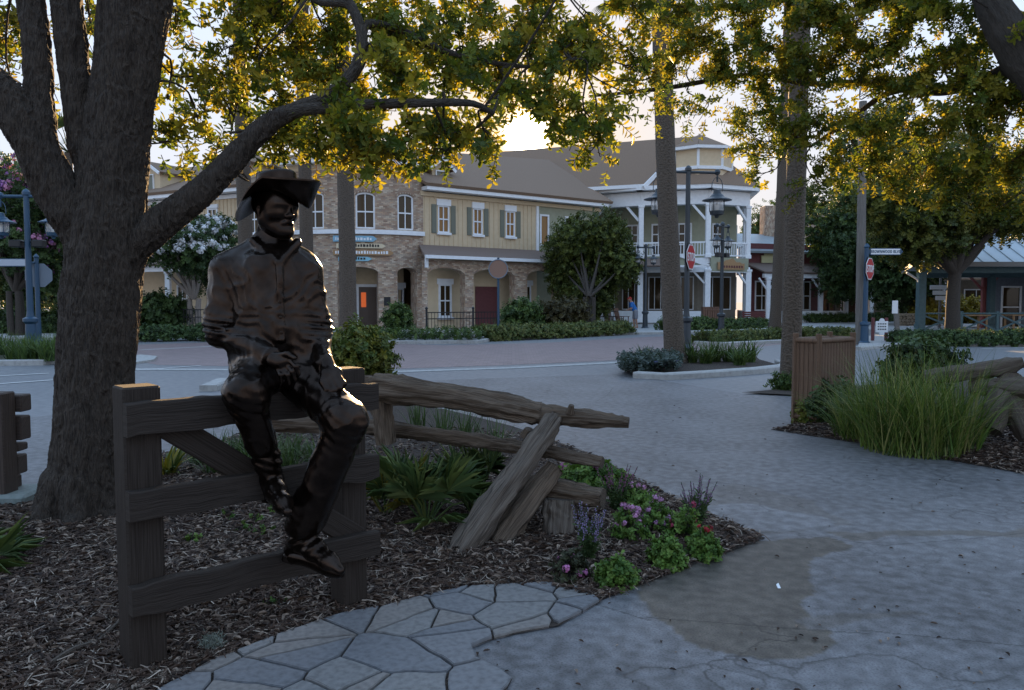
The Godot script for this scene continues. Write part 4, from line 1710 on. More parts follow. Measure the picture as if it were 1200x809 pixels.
func stop_sign(parent: Node3D, y: float, turn: float, dist: float, both := false) -> void:
	var h := Node3D.new()
	var mb := MB.new()
	octagon(mb, 0.41, 0.0)
	octagon(mb, 0.41, -0.012, true)
	for i in 8:
		var a := TAU * (i + 0.5) / 8.0
		var b := TAU * (i + 1.5) / 8.0
		var p := Vector3(cos(a), sin(a), 0) * 0.41
		var q := Vector3(cos(b), sin(b), 0) * 0.41
		var k := Vector3(0, 0, -0.012)
		mb.quad(p + k, q + k, q, p)
	var o := part(mb, "stop_sign", M.signwhite, parent)
	o.position = Vector3(sin(turn), 0, cos(turn)) * dist + Vector3(0, y, 0)
	o.rotation.y = turn
	var r := MB.new()
	octagon(r, 0.38, 0.004)
	part(r, "red_face", M.signred, o)
	text_part(o, "STOP", 0.25, Vector3(0, 0.0, 0.012), 0.0, M.signwhite, "lettering", 0.8)
	var bk := MB.new()
	octagon(bk, 0.44, -0.03)
	octagon(bk, 0.44, -0.045, true)
	part(bk, "backing", M.iron, o)
	h.free()


func palm(label: String, base: Vector3, top: Vector3, r0: float, r1: float, seed_: int, group: String) -> void:
	var o := thing_w("palm_tree", label, "palm tree", base, group)
	var path := []
	var radii := []
	for i in 29:
		var t := i / 28.0
		path.append(base.lerp(top, t) + Vector3(sin(t * 3.0 + seed_) * 0.06, 0, cos(t * 2.3 + seed_) * 0.05))
		radii.append(lerpf(r0, r1, t) * (1.0 + 0.25 * exp(-t * 25.0)))
	var tr := MB.new()
	tr.tube(path, radii, 16, true, 0.09, seed_)
	part(tr, "trunk", M.palmbark, o)
	var fr := MB.new()
	fr.colored = true
	var r := RandomNumberGenerator.new()
	r.seed = seed_
	for k in 26:
		var a := r.randf() * TAU
		var el := r.randf_range(-0.5, 1.2)
		var L := r.randf_range(1.3, 1.8)
		var d := Vector3(cos(a) * cos(el), sin(el), sin(a) * cos(el))
		var tip := top + d * L
		fr.col = Color(0.05, 0.075, 0.03) * r.randf_range(0.8, 1.3)
		fr.tube([top, top.lerp(tip, 0.6) + Vector3(0, 0.12, 0), tip], [0.025, 0.02, 0.012], 4, false)
		var side := d.cross(Vector3.UP).normalized()
		var up := side.cross(d)
		for j in 22:       # segments of the fan
			var f := (j - 10.5) / 10.5
			var g := (d * cos(f * 1.5) + side * sin(f * 1.5) + up * 0.1).normalized()
			var e := tip + g * (0.95 - 0.3 * absf(f)) + Vector3(0, -0.28 * absf(f) - 0.1, 0)
			var w := g.cross(up).normalized() * 0.035
			var m := tip.lerp(e, 0.45)
			fr.quad(tip, m - w, e, m + w)
	part(fr, "fronds", leaf_mat(0.7), o)


func build_street() -> void:
	M.lamp_dark = plain(Color(0.035, 0.045, 0.055), 0.4, 0.2)
	M.lamp_blue = plain(Color(0.02, 0.06, 0.11), 0.45, 0.1)
	M.lampglass = plain(Color(0.8, 0.82, 0.85), 0.08)
	M.lampglass.transparency = BaseMaterial3D.TRANSPARENCY_ALPHA
	M.lampglass.albedo_color.a = 0.3
	M.bulb = plain(Color(0.75, 0.74, 0.7), 0.3)
	M.signred = plain(Color(0.42, 0.012, 0.02), 0.4)
	M.signwhite = plain(Color(0.72, 0.73, 0.74), 0.45)
	M.signback = plain(Color(0.16, 0.2, 0.25), 0.45, 0.4)
	M.palmbark = rough_mat([Color(0.03, 0.023, 0.017), Color(0.07, 0.054, 0.04), Color(0.13, 0.10, 0.076), Color(0.06, 0.047, 0.036)], 0.7, 0.95, 2.5, 0.05, 5, 0.35, 81)
	M.pole = wood([Color(0.10, 0.09, 0.08), Color(0.2, 0.18, 0.16)], 0.6, 1.6, 0.9, 0.6, 82, true)

	# palms
	var pg := "tall palm trunks along the street"
	palm("palm trunk standing between the statue and the brick wall sign", gp(407, 409), gp(407, 409) + Vector3(-0.1, 12.5, 0), 0.28, 0.25, 1, pg)
	palm("palm trunk rising behind the brim of the statue's hat", gp(359, 404), gp(359, 404) + Vector3(0.1, 13.5, 0), 0.24, 0.22, 2, pg)
	palm("palm trunk seen between the oak trunk and the statue's hat", gp(291, 401.5), gp(291, 401.5) + Vector3(-0.05, 14.0, 0), 0.28, 0.25, 3, pg)
	palm("thick palm trunk on the flower island beside the stop sign", gp(794, 425.5, 0.05), pp(770, -60, 19.6), 0.25, 0.235, 4, pg)
	palm("slim palm trunk rising close behind the wooden bin", gp(930, 455), pp(935, -130, 14.0), 0.175, 0.165, 5, pg)
	palm("slender leaning palm trunk on the hedged island", gp(908, 391), pp(925, -40, 37.5), 0.27, 0.2, 6, pg)
	# wooden pole behind the street name sign
	var up := thing_w("wooden_pole", "plain grey wooden pole behind the street name sign", "pole", gp(1008, 404))
	var ub := MB.new()
	ub.tube([gp(1008, 404), gp(1008, 404) + Vector3(-0.12, 8.7, 0)], [0.17, 0.14], 12, true, 0.04, 8)
	part(ub, "shaft", M.pole, up)

	# lamps
	var l1 := lamp_post("dark street lamp with big lanterns carrying a stop sign", gp(804, 411, 0.06), 5.45, 0.92, 0.12, 1.0, M.lamp_dark)
	stop_sign(l1, 2.86, 0.9, 0.12)
	lamp_post("dark street lamp on the hedged island by the leaning palm", gp(845, 394), 4.95, 0.46, 0.75, 0.72, M.lamp_dark, true)
	lamp_post("street lamp beside the person in the blue shirt", gp(756, 387), 4.5, 0.48, 0.35, 0.66, M.lamp_dark)
	lamp_post("small street lamp before the shaded arcade and trees", gp(979, 376.5), 4.7, 0.42, 0.3, 0.7, M.lamp_blue)
	lamp_post("blue street lamp on the grassy island beyond the oak", gp(37, 416, 0.1), 4.35, 0.69, 0.05, 0.82, M.lamp_blue, true)
	# street name blade and back of a stop sign on the left island
	var sp := thing("sign_post", "blue sign post showing the back of a stop sign, on the grassy island", "sign post", gp(46, 411, 0.1))
	var sm := MB.new()
	sm.lathe([Vector2(0.14, 0), Vector2(0.14, 0.3), Vector2(0.07, 0.36), Vector2(0.06, 2.75), Vector2(0.08, 2.8), Vector2(0, 2.9)], 12)
	part(sm, "pole", M.lamp_blue, sp)
	var so := MB.new()
	octagon(so, 0.38, -0.1)
	octagon(so, 0.38, -0.112, true)
	for v in so.V.size():
		so.V[v] = so.V[v].rotated(Vector3.UP, 0.5) + Vector3(0.05, 2.25, 0)
		so.N[v] = so.N[v].rotated(Vector3.UP, 0.5)
	part(so, "sign_back", M.signback, sp)
	blade(sp, Vector3(-0.62, 2.62, 0.1), 0.9, "", 0.05)
	# stop sign with street name on the right
	var rp := thing("street_sign", "blue post with a white street name blade above a red stop sign", "street sign", gp(1013, 405))
	var rm := MB.new()
	rm.lathe([Vector2(0.2, 0), Vector2(0.2, 0.12), Vector2(0.14, 0.16), Vector2(0.13, 0.7), Vector2(0.17, 0.75), Vector2(0.16, 0.82), Vector2(0.085, 0.86), Vector2(0.075, 3.45), Vector2(0.1, 3.5), Vector2(0.05, 3.6), Vector2(0, 3.62)], 14)
	part(rm, "pole", M.lamp_blue, rp)
	stop_sign(rp, 2.72, 0.81, 0.13)
	blade(rp, Vector3(0.66, 3.33, 0.0), 1.05, "BROWNWOOD BLVD", 0.0)
	# round sign on a blue post before the porch
	var rs := thing("round_sign", "round pale sign on a slim blue post before the brick arches", "sign", gp(584, 396.5, 0.1))
	var rb := MB.new()
	rb.tube([Vector3(0, 0, 0), Vector3(0, 3.2, 0)], [0.05, 0.05], 8)
	part(rb, "pole", M.lamp_blue, rs)
	var rd := MB.new()
	rd.lathe([Vector2(0, -0.02), Vector2(0.37, -0.02), Vector2(0.37, 0.02), Vector2(0, 0.02)], 24, Transform3D(Basis(Vector3.RIGHT, PI / 2), Vector3(0.0, 2.75, 0.08)))
	part(rd, "disc", plain(Color(0.24, 0.14, 0.10), 0.6), rs)
	var rg := []
	var rgr := []
	for i in 25:
		rg.append(Vector3(cos(TAU * i / 24.0) * 0.37, 2.75 + sin(TAU * i / 24.0) * 0.37, 0.1))
		rgr.append(0.022)
	var rt := MB.new()
	rt.tube(rg, rgr, 6, false)
	part(rt, "rim", M.signback, rs)

	bin_box()
	small_signs()
	pavilion()
	porch_furniture()
	fences_far()


func blade(parent: Node3D, at: Vector3, len_: float, words: String, turn: float) -> void:
	var mb := MB.new()
	var h := 0.12
	var ps := [Vector2(-len_ * 0.5, -h), Vector2(len_ * 0.5, -h), Vector2(len_ * 0.5 + 0.1, 0), Vector2(len_ * 0.5, h), Vector2(-len_ * 0.5, h), Vector2(-len_ * 0.5 - 0.1, 0)]
	for z in [-0.015, 0.015]:
		for i in range(1, 5):
			var a := Vector3(ps[0].x, ps[0].y, z)
			var b := Vector3(ps[i].x, ps[i].y, z)
			var c := Vector3(ps[i + 1].x, ps[i + 1].y, z)
			if z > 0:
				mb.tri(a, b, c)
			else:
				mb.tri(a, c, b)
	for i in 6:
		var a: Vector2 = ps[i]
		var b: Vector2 = ps[(i + 1) % 6]
		mb.quad(Vector3(a.x, a.y, -0.015), Vector3(b.x, b.y, -0.015), Vector3(b.x, b.y, 0.015), Vector3(a.x, a.y, 0.015))
	var o := part(mb, "name_blade", M.lamp_blue, parent)
	o.position = at
	o.rotation.y = turn
	var w := MB.new()
	w.box(Transform3D(Basis(), Vector3(0, 0, 0.017)), Vector3(len_ * 0.98, h * 1.6, 0.006))
	part(w, "white_face", M.signwhite if words else plain(Color(0.4, 0.44, 0.5), 0.5), o)
	if words:
		text_part(o, words, 0.105, Vector3(0, 0, 0.024), 0.0, M.lamp_blue, "lettering", 0.78)
	var arm := MB.new()
	arm.tube([Vector3(-at.x, 0.0, 0), Vector3(-signf(at.x) * (len_ * 0.5 + 0.1), 0.0, 0)], [0.03, 0.03], 6)
	part(arm, "bracket", M.lamp_blue, o)


func bin_box() -> void:
	var A := gp(930.5, 496)
	var B := gp(957.5, 500)
	var ab := (B - A)
	var C := Vector3((1000.0 - 600.0) / F * 10.1, 0, -10.1)
	var D := A + (C - B)
	var h := 1.17
	var o := thing_w("wooden_bin", "brown slatted wooden litter bin with corner posts beside the tall grass", "bin", A)
	var wm := wood([Color(0.055, 0.03, 0.018), Color(0.12, 0.068, 0.04), Color(0.18, 0.105, 0.062)], 1.1, 0.3, 0.75, 0.3, 91)
	for p in [A, B, C, D]:
		var mb := MB.new()
		mb.box(Transform3D(Basis(Vector3.UP, 0.05), p + Vector3(0, h * 0.5, 0)), Vector3(0.06, h, 0.06), 0.006)
		part(mb, "post", wm, o)
	for q in [[A, B], [B, C], [C, D], [D, A]]:
		var a: Vector3 = q[0]
		var b: Vector3 = q[1]
		for y in [0.1, h - 0.09]:
			var mb := MB.new()
			mb.tube([a + Vector3(0, y, 0), b + Vector3(0, y, 0)], [0.035, 0.035], 10)
			part(mb, "rail", wm, o)
		var n := maxi(4, int(a.distance_to(b) / 0.062))
		for i in n:
			var mb := MB.new()
			var p := a.lerp(b, (i + 0.5) / n)
			var d := (b - a).normalized()
			mb.box(Transform3D(Basis(d, Vector3.UP, d.cross(Vector3.UP)), p + Vector3(0, h * 0.5, 0)), Vector3(a.distance_to(b) / n - 0.006, h - 0.2, 0.02), 0.003)
			part(mb, "slat", wm, o)


func small_signs() -> void:
	var p := gp(1032, 402.5, 0.0)
	var s := thing("plaque_sign", "small white shaped plaque hanging between two maroon posts", "sign", p)
	for x in [-0.25, 0.25]:
		var mb := MB.new()
		mb.box(Transform3D(Basis(), Vector3(x - 0.05, 0.48, 0)), Vector3(0.1, 0.96, 0.1), 0.01)
		part(mb, "post", M.maroon, s)
	var f := MB.new()
	f.box(Transform3D(Basis(), Vector3(0, 0.62, 0.07)), Vector3(0.46, 0.42, 0.03), 0.02)
	f.box(Transform3D(Basis(), Vector3(0, 0.36, 0.07)), Vector3(0.2, 0.12, 0.029), 0.02)
	f.lathe([Vector2(0, -0.014), Vector2(0.1, -0.014), Vector2(0.1, 0.014), Vector2(0, 0.014)], 14, Transform3D(Basis(Vector3.RIGHT, PI / 2), Vector3(0, 0.84, 0.07)))
	var pl := part(f, "plaque", M.signwhite, s)
	var ln := MB.new()
	for k in 3:
		for j in 4:
			ln.box(Transform3D(Basis(), Vector3(-0.13 + j * 0.085, 0.73 - k * 0.1, 0.087)), Vector3(0.06, 0.045, 0.004))
	part(ln, "lettering", M.lamp_dark, pl)
	var t := thing("notice_stand", "white notice panel on a leaning wooden stake by the pavilion", "sign", gp(1050, 401))
	var st := MB.new()
	st.bar(Vector3(0.08, 0, 0), Vector3(-0.03, 1.3, 0), 0.12, 0.16, 0.01, Vector3.RIGHT)
	part(st, "stake", M.pole, t)
	var nb := MB.new()
	nb.box(Transform3D(Basis(), Vector3(-0.12, 1.35, 0.1)), Vector3(0.22, 0.5, 0.03), 0.008)
	part(nb, "panel", M.signwhite, t)
	# stacked firewood beyond
	var fw := thing("firewood_stack", "stack of split round firewood behind the notice stand", "firewood", gp(1063, 384))
	var fm := wood([Color(0.12, 0.09, 0.06), Color(0.33, 0.26, 0.18)], 0.8, 0.3, 0.9, 0.4, 92)
	var r := RandomNumberGenerator.new()
	r.seed = 12
	for j in 5:
		for i in 7:
			var lb := MB.new()
			var x := (i - 3) * 0.19 + (0.095 if j % 2 else 0.0)
			var y := 0.1 + j * 0.165
			lb.tube([Vector3(x, y, 0.25 + r.randf() * 0.08), Vector3(x, y, -0.3)], [0.092, 0.088], 7, true, 0.12, j * 7 + i)
			part(lb, "log", fm, fw)


func pavilion() -> void:
	var o := thing_w("pavilion", "open sided pavilion with green posts, metal roof and crossed railings", "pavilion", Vector3(24, 0, -36))
	var gm := rough_mat([Color(0.045, 0.09, 0.1), Color(0.07, 0.125, 0.135)], 1.5, 0.6, 0.0, 0.04, 4, 0.06, 95)
	var x0 := 17.55
	var x1 := 31.5
	var z0 := -33.0
	var z1 := -39.5
	for z in [z0, z1]:
		for x in ([x0, 26.8, x1] if z == z0 else [x0 + 3.4, 24.6, 28.4, x1]):
			var mb := MB.new()
			mb.box(Transform3D(Basis(), Vector3(x, 1.45, z)), Vector3(0.3, 2.9, 0.3), 0.02)
			mb.box(Transform3D(Basis(), Vector3(x, 0.2, z)), Vector3(0.38, 0.4, 0.38), 0.02)
			part(mb, "post", gm, o)
	for q in [[Vector3(x0 - 0.2, 2.95, z0), Vector3(x1 + 0.2, 2.95, z0)], [Vector3(x0 + 3.2, 2.95, z1), Vector3(x1 + 0.2, 2.95, z1)], [Vector3(x0, 2.948, z0), Vector3(x0 + 3.4, 2.948, z1)], [Vector3(x1, 2.948, z0), Vector3(x1, 2.948, z1)]]:
		var mb := MB.new()
		mb.bar(q[0], q[1], 0.22, 0.34, 0.015)
		part(mb, "beam", gm, o)
	var br := MB.new()
	br.tube([Vector3(x0, 2.1, z0), Vector3(x0 - 0.15, 2.5, z0), Vector3(x0 - 0.65, 2.8, z0)], [0.05, 0.05, 0.05], 6)
	part(br, "bracket", M.trim, o)
	# hipped metal roof with standing seams
	var e := 0.75
	var A := Vector3(x0 - e, 3.14, z0 + e)
	var B := Vector3(x1 + e, 3.14, z0 + e)
	var C := Vector3(x1 + e, 3.14, z1 - e)
	var D := Vector3(x0 - e + 3.6, 3.14, z1 - e)
	var R0 := Vector3(x0 + 4.2, 5.3, (z0 + z1) * 0.5)
	var R1 := Vector3(x1 - 3.2, 5.3, (z0 + z1) * 0.5)
	var rf := MB.new()
	roof_quad(rf, A, B, R1, R0, 0.06)
	roof_quad(rf, C, D, R0, R1, 0.06)
	rf.tri(D + Vector3(0, 0.05, 0), A + Vector3(0, 0.05, 0), R0 + Vector3(0, 0.05, 0))
	rf.tri(B + Vector3(0, 0.05, 0), C + Vector3(0, 0.05, 0), R1 + Vector3(0, 0.05, 0))
	rf.quad(A, D, C, B)
	var ro := part(rf, "metal_roof", M.tin, o)
	for i in 24:
		var t := (i + 0.5) / 24.0
		var p := A.lerp(B, t)
		var q := Vector3(clampf(p.x, R0.x, R1.x), 5.3, R0.z)
		var back := absf(p.x - q.x) / (4.95 if p.x < R0.x else 3.95)
		var top := p.lerp(Vector3(p.x, 5.3, R0.z), 1.0 - back)
		var s := MB.new()
		s.bar(p + Vector3(0, 0.08, 0), top + Vector3(0, 0.08, 0), 0.03, 0.05)
		part(s, "seam", M.tin, ro)
	var fa := MB.new()
	fa.bar(A + Vector3(0, -0.02, 0.03), B + Vector3(0, -0.02, 0.03), 0.05, 0.2)
	fa.bar(D + Vector3(-0.03, -0.02, 0), A + Vector3(-0.03, -0.02, 0), 0.05, 0.2)
	part(fa, "fascia", plain(Color(0.14, 0.13, 0.12), 0.7), o)
	# railing with crosses
	var xs := [x0, 19.3, 20.85, 22.4, 24.0, 25.6, 27.2]
	for i in xs.size() - 1:
		var a: float = xs[i]
		var b: float = xs[i + 1]
		var mb := MB.new()
		mb.bar(Vector3(a, 1.05, z0), Vector3(b, 1.05, z0), 0.14, 0.07, 0.01)
		mb.bar(Vector3(a, 0.3, z0), Vector3(b, 0.3, z0), 0.08, 0.08, 0.01)
		part(mb, "rail", gm, o)
		for s in [0, 1]:
			var c := MB.new()
			c.bar(Vector3(a + 0.05, 0.34 if s == 0 else 1.0, z0 + 0.012 * s), Vector3(b - 0.05, 1.0 if s == 0 else 0.34, z0 + 0.012 * s), 0.05, 0.07)
			part(c, "cross_brace", gm, o)
		var n := MB.new()
		n.box(Transform3D(Basis(), Vector3(b, 0.6, z0)), Vector3(0.12, 1.1, 0.12), 0.01)
		part(n, "newel", gm, o)
	var fl := MB.new()
	fl.box(Transform3D(Basis(), Vector3((x0 + x1) * 0.5, 0.1, (z0 + z1) * 0.5)), Vector3(x1 - x0, 0.2, z0 - z1))
	part(fl, "floor", M.walk, o)
	# tables and chairs inside
	for q in [[20.6, -34.6], [23.4, -35.2], [26.2, -34.4]]:
		var t := thing("picnic_table", "dark wooden table standing inside the pavilion", "table", Vector3(q[0], 0.2, q[1]), 0.0, "tables in the pavilion")
		var mb := MB.new()
		mb.box(Transform3D(Basis(), Vector3(0, 0.74, 0)), Vector3(1.5, 0.06, 0.8), 0.01)
		part(mb, "table_top", M.signwood, t)
		for x in [-0.6, 0.6]:
			for z in [-0.3, 0.3]:
				var lg := MB.new()
				lg.box(Transform3D(Basis(), Vector3(x, 0.355, z)), Vector3(0.07, 0.71, 0.07))
				part(lg, "leg", M.signwood, t)
	# white direction board seen through the pavilion
	var db := thing("direction_board", "white direction board with stacked planks seen through the pavilion", "sign", Vector3(22.6, 0.0, -38.0 - 2.6))
	var dm := MB.new()
	dm.box(Transform3D(Basis(), Vector3(0, 1.4, 0)), Vector3(0.1, 2.8, 0.1))
	part(dm, "post", M.pole, db)
	for k in 3:
		var pm := MB.new()
		pm.box(Transform3D(Basis(), Vector3(-0.1 + 0.08 * k, 2.3 - k * 0.28, 0.08)), Vector3(1.0 - 0.15 * k, 0.22, 0.03), 0.008)
		part(pm, "plank", M.signwhite, db)


func porch_furniture() -> void:
	# rocking chairs outside the porch
	var cw := wood([Color(0.09, 0.045, 0.03), Color(0.2, 0.10, 0.06)], 1.0, 0.3, 0.7, 0.2, 96)
	var src: Node3D = null
	for q in [[716, 385, 0.5, "wooden rocking chair beside the clipped hedge"], [729, 385, 0.9, "wooden rocking chair in front of the person in blue"], [690, 386.5, -0.3, "wooden rocking chair under the round tree"], [958, 376, 0.3, "wooden rocking chair before the arcade building"], [1000, 376, 0.4, "wooden rocking chair between arcade columns and pole"]]:
		if src == null:
			src = thing("rocking_chair", q[3], "chair", gp(q[0], q[1]), q[2], "wooden rocking chairs")
			for x in [-0.28, 0.28]:
				var mb := MB.new()
				mb.tube([Vector3(x, 0.08, 0.5), Vector3(x, 0.03, 0.1), Vector3(x, 0.05, -0.3), Vector3(x, 0.14, -0.6)], [0.025, 0.03, 0.03, 0.025], 6)
				part(mb, "rocker", cw, src)
				for z in [0.25, -0.22]:
					var l := MB.new()
					l.tube([Vector3(x, 0.05, z), Vector3(x, 0.68, z)], [0.028, 0.028], 6)
					part(l, "leg", cw, src)
				var am := MB.new()
				am.box(Transform3D(Basis(), Vector3(x, 0.69, 0.02)), Vector3(0.09, 0.03, 0.62), 0.006)
				part(am, "armrest", cw, src)
			var st := MB.new()
			st.box(Transform3D(Basis(), Vector3(0, 0.42, 0.02)), Vector3(0.56, 0.04, 0.54), 0.008)
			part(st, "seat", cw, src)
			for k in 6:
				var sl := MB.new()
				var x := -0.225 + k * 0.09
				sl.bar(Vector3(x, 0.42, -0.24), Vector3(x, 1.15, -0.45), 0.06, 0.02, 0.0, Vector3.BACK)
				part(sl, "back_slat", cw, src)
			var tp := MB.new()
			tp.box(Transform3D(Basis(Vector3.RIGHT, -0.28), Vector3(0, 1.12, -0.44)), Vector3(0.58, 0.1, 0.035), 0.008)
			part(tp, "top_rail", cw, src)
		else:
			var c: Node3D = src.duplicate()
			c.name = numbered("rocking_chair")
			add_child(c)
			c.position = gp(q[0], q[1])
			c.rotation.y = q[2]
			c.set_meta("label", q[3])
	# bench by the maroon wall and a slatted bin by the porch entrance
	var b := thing("wooden_bench", "dark red wooden bench in front of the maroon building porch", "bench", gp(886, 384.5) , 0.2)
	var red := plain(Color(0.1, 0.022, 0.02), 0.6)
	for k in 4:
		var mb := MB.new()
		mb.box(Transform3D(Basis(), Vector3(0, 0.45, -0.2 + k * 0.12)), Vector3(1.5, 0.03, 0.1), 0.005)
		part(mb, "seat_slat", red, b)
		var mc := MB.new()
		mc.box(Transform3D(Basis(), Vector3(0, 0.55 + k * 0.12, -0.28)), Vector3(1.5, 0.1, 0.03), 0.005)
		part(mc, "back_slat", red, b)
	for x in [-0.65, 0.65]:
		var mb := MB.new()
		mb.box(Transform3D(Basis(), Vector3(x, 0.5, -0.31)), Vector3(0.07, 1.0, 0.05))
		mb.box(Transform3D(Basis(), Vector3(x, 0.22, 0.16)), Vector3(0.07, 0.44, 0.05))
		part(mb, "leg", red, b)
	var p := thing("slatted_planter", "brown slatted box standing at the porch entrance", "planter", gp(832, 384))
	for i in 7:
		var mb := MB.new()
		mb.box(Transform3D(Basis(), Vector3(-0.42 + i * 0.14, 0.62, 0)), Vector3(0.12, 1.24, 0.5), 0.01)
		part(mb, "slat", cw, p)
	for i in [0, 1]:
		var mb := MB.new()
		mb.box(Transform3D(Basis(), Vector3(0, 0.25 + i * 0.8, 0.262)), Vector3(0.98, 0.07, 0.02), 0.005)
		part(mb, "rail", cw, p)


func iron_fence(label: String, a: Vector3, b: Vector3, h: float, gap: float, m: Material) -> void:
	var o := thing_w("iron_fence", label, "fence", a)
	var L := a.distance_to(b)
	var mb := MB.new()
	for y in [h, h * 0.72, 0.12]:
		var r := MB.new()
		r.bar(a + Vector3(0, y, 0), b + Vector3(0, y, 0), 0.03, 0.045)
		part(r, "rail", m, o)
	var n := int(L / gap)
	var pk := MB.new()
	for i in n:
		var p := a.lerp(b, (i + 0.5) / n)
		pk.bar(p + Vector3(0, 0.1, 0), p + Vector3(0, h, 0), 0.022, 0.022, 0.0, Vector3.RIGHT)
	part(pk, "pickets", m, o, "stuff")
	for i in int(L / 2.4) + 1:
		var ps := MB.new()
		var p := a.lerp(b, minf(1.0, i * 2.4 / L))
		ps.box(Transform3D(Basis(), p + Vector3(0, h * 0.5 + 0.08, 0)), Vector3(0.09, h + 0.16, 0.09), 0.01)
		ps.lathe([Vector2(0.06, 0), Vector2(0.08, 0.04), Vector2(0.0, 0.12)], 8, Transform3D(Basis(), p + Vector3(0, h + 0.16, 0)))
		part(ps, "post", m, o)


func fences_far() -> void:
	iron_fence("black iron railing before the tan left wing of the corner building", gp(160, 393), gp(300, 396), 1.2, 0.16, M.iron)
	iron_fence("low iron railing in front of the brick arches", gp(500, 393), gp(650, 389.5), 1.05, 0.16, M.iron)
	iron_fence("iron railing along the seats below the round tree", gp(652, 387.5), gp(722, 386.5), 1.0, 0.3, M.iron)
	iron_fence("dark railing behind the blue street lamp", gp(-60, 392), gp(72, 391), 0.9, 0.2, M.iron)


# ---------------------------------------------------------------- plants
func leaf(mb: MB, base: Vector3, dir: Vector3, nrm: Vector3, len_: float, w: float, fold := 0.25) -> void:
	dir = dir.normalized()
	var side := dir.cross(nrm).normalized()
	var up := side.cross(dir)
	var tip := base + dir * len_ - up * len_ * 0.12
	for s in [-1.0, 1.0]:
		var a: Vector3 = base + dir * len_ * 0.32 + side * s * w * 0.85 + up * fold * w
		var b: Vector3 = base + dir * len_ * 0.72 + side * s * w + up * (fold * w - len_ * 0.03)
		if s > 0:
			mb.quad(base, a, b, tip)
		else:
			mb.quad(base, tip, b, a)


func twig_mesh(n: int, tl: float, ll: float, lw: float, seed_: int, wood_too := true) -> ArrayMesh:      # a sprig along +y
	var r := RandomNumberGenerator.new()
	r.seed = seed_
	var mb := MB.new()
	mb.colored = true
	var bend := Vector3(r.randf_range(-0.2, 0.2), 0, r.randf_range(-0.2, 0.2)) * tl
	for i in n:
		var t := 0.15 + 0.85 * (i + r.randf() * 0.5) / n
		var a := i * 2.4 + r.randf() * 0.8
		var out := Vector3(cos(a), r.randf_range(0.1, 0.9), sin(a))
		mb.col = Color(1, 1, 1) * r.randf_range(0.75, 1.25)
		mb.col.a = 1.0
		leaf(mb, Vector3(0, tl * t, 0) + bend * t * t, out, Vector3(r.randf_range(-0.6, 0.6), 1, r.randf_range(-0.6, 0.6)), ll * r.randf_range(0.7, 1.15), lw * r.randf_range(0.8, 1.15))
	if wood_too:
		mb.col = Color(0.8, 0.5, 0.45)
		mb.tube([Vector3.ZERO, Vector3(0, tl * 0.5, 0) + bend * 0.25, Vector3(0, tl, 0) + bend], [0.004, 0.003, 0.0015], 3, false)
	return mb.mesh()


func tint(stops: Array) -> Color:
	var t := rng.randf() * (stops.size() - 1)
	var k := mini(int(t), stops.size() - 2)
	var c: Color = stops[k].lerp(stops[k + 1], t - k) * rng.randf_range(0.8, 1.2)
	c.a = 1.0
	return c


# sprigs through an ellipsoid: denser towards the outside, pointing outwards and drooping a little
func fill_clump(xf: Array, cols: Array, c: Vector3, r: Vector3, n: int, size: float, stops: Array, inner := 0.35) -> void:
	for i in n:
		var d := rdir()
		var t := pow(lerpf(pow(inner, 3.0), 1.0, rng.randf()), 1.0 / 3.0)
		var p := c + Vector3(d.x * r.x, d.y * r.y, d.z * r.z) * t
		var dir := (d + rv(0.7) + Vector3(0, -0.15, 0)).normalized()
		var s := size * rng.randf_range(0.75, 1.3)
		xf.append(Transform3D(basis_to(dir, rng.randf() * TAU).scaled(Vector3.ONE * s), p))
		cols.append(tint(stops))


func split_multi(meshes: Array, xf: Array, cols: Array, called: String, m: Material, parent: Node3D) -> void:
	for k in meshes.size():
		var x := []
		var c := []
		for i in range(k, xf.size(), meshes.size()):
			x.append(xf[i])
			c.append(cols[i])
		multi(meshes[k], x, c, called, m, parent, "stuff")


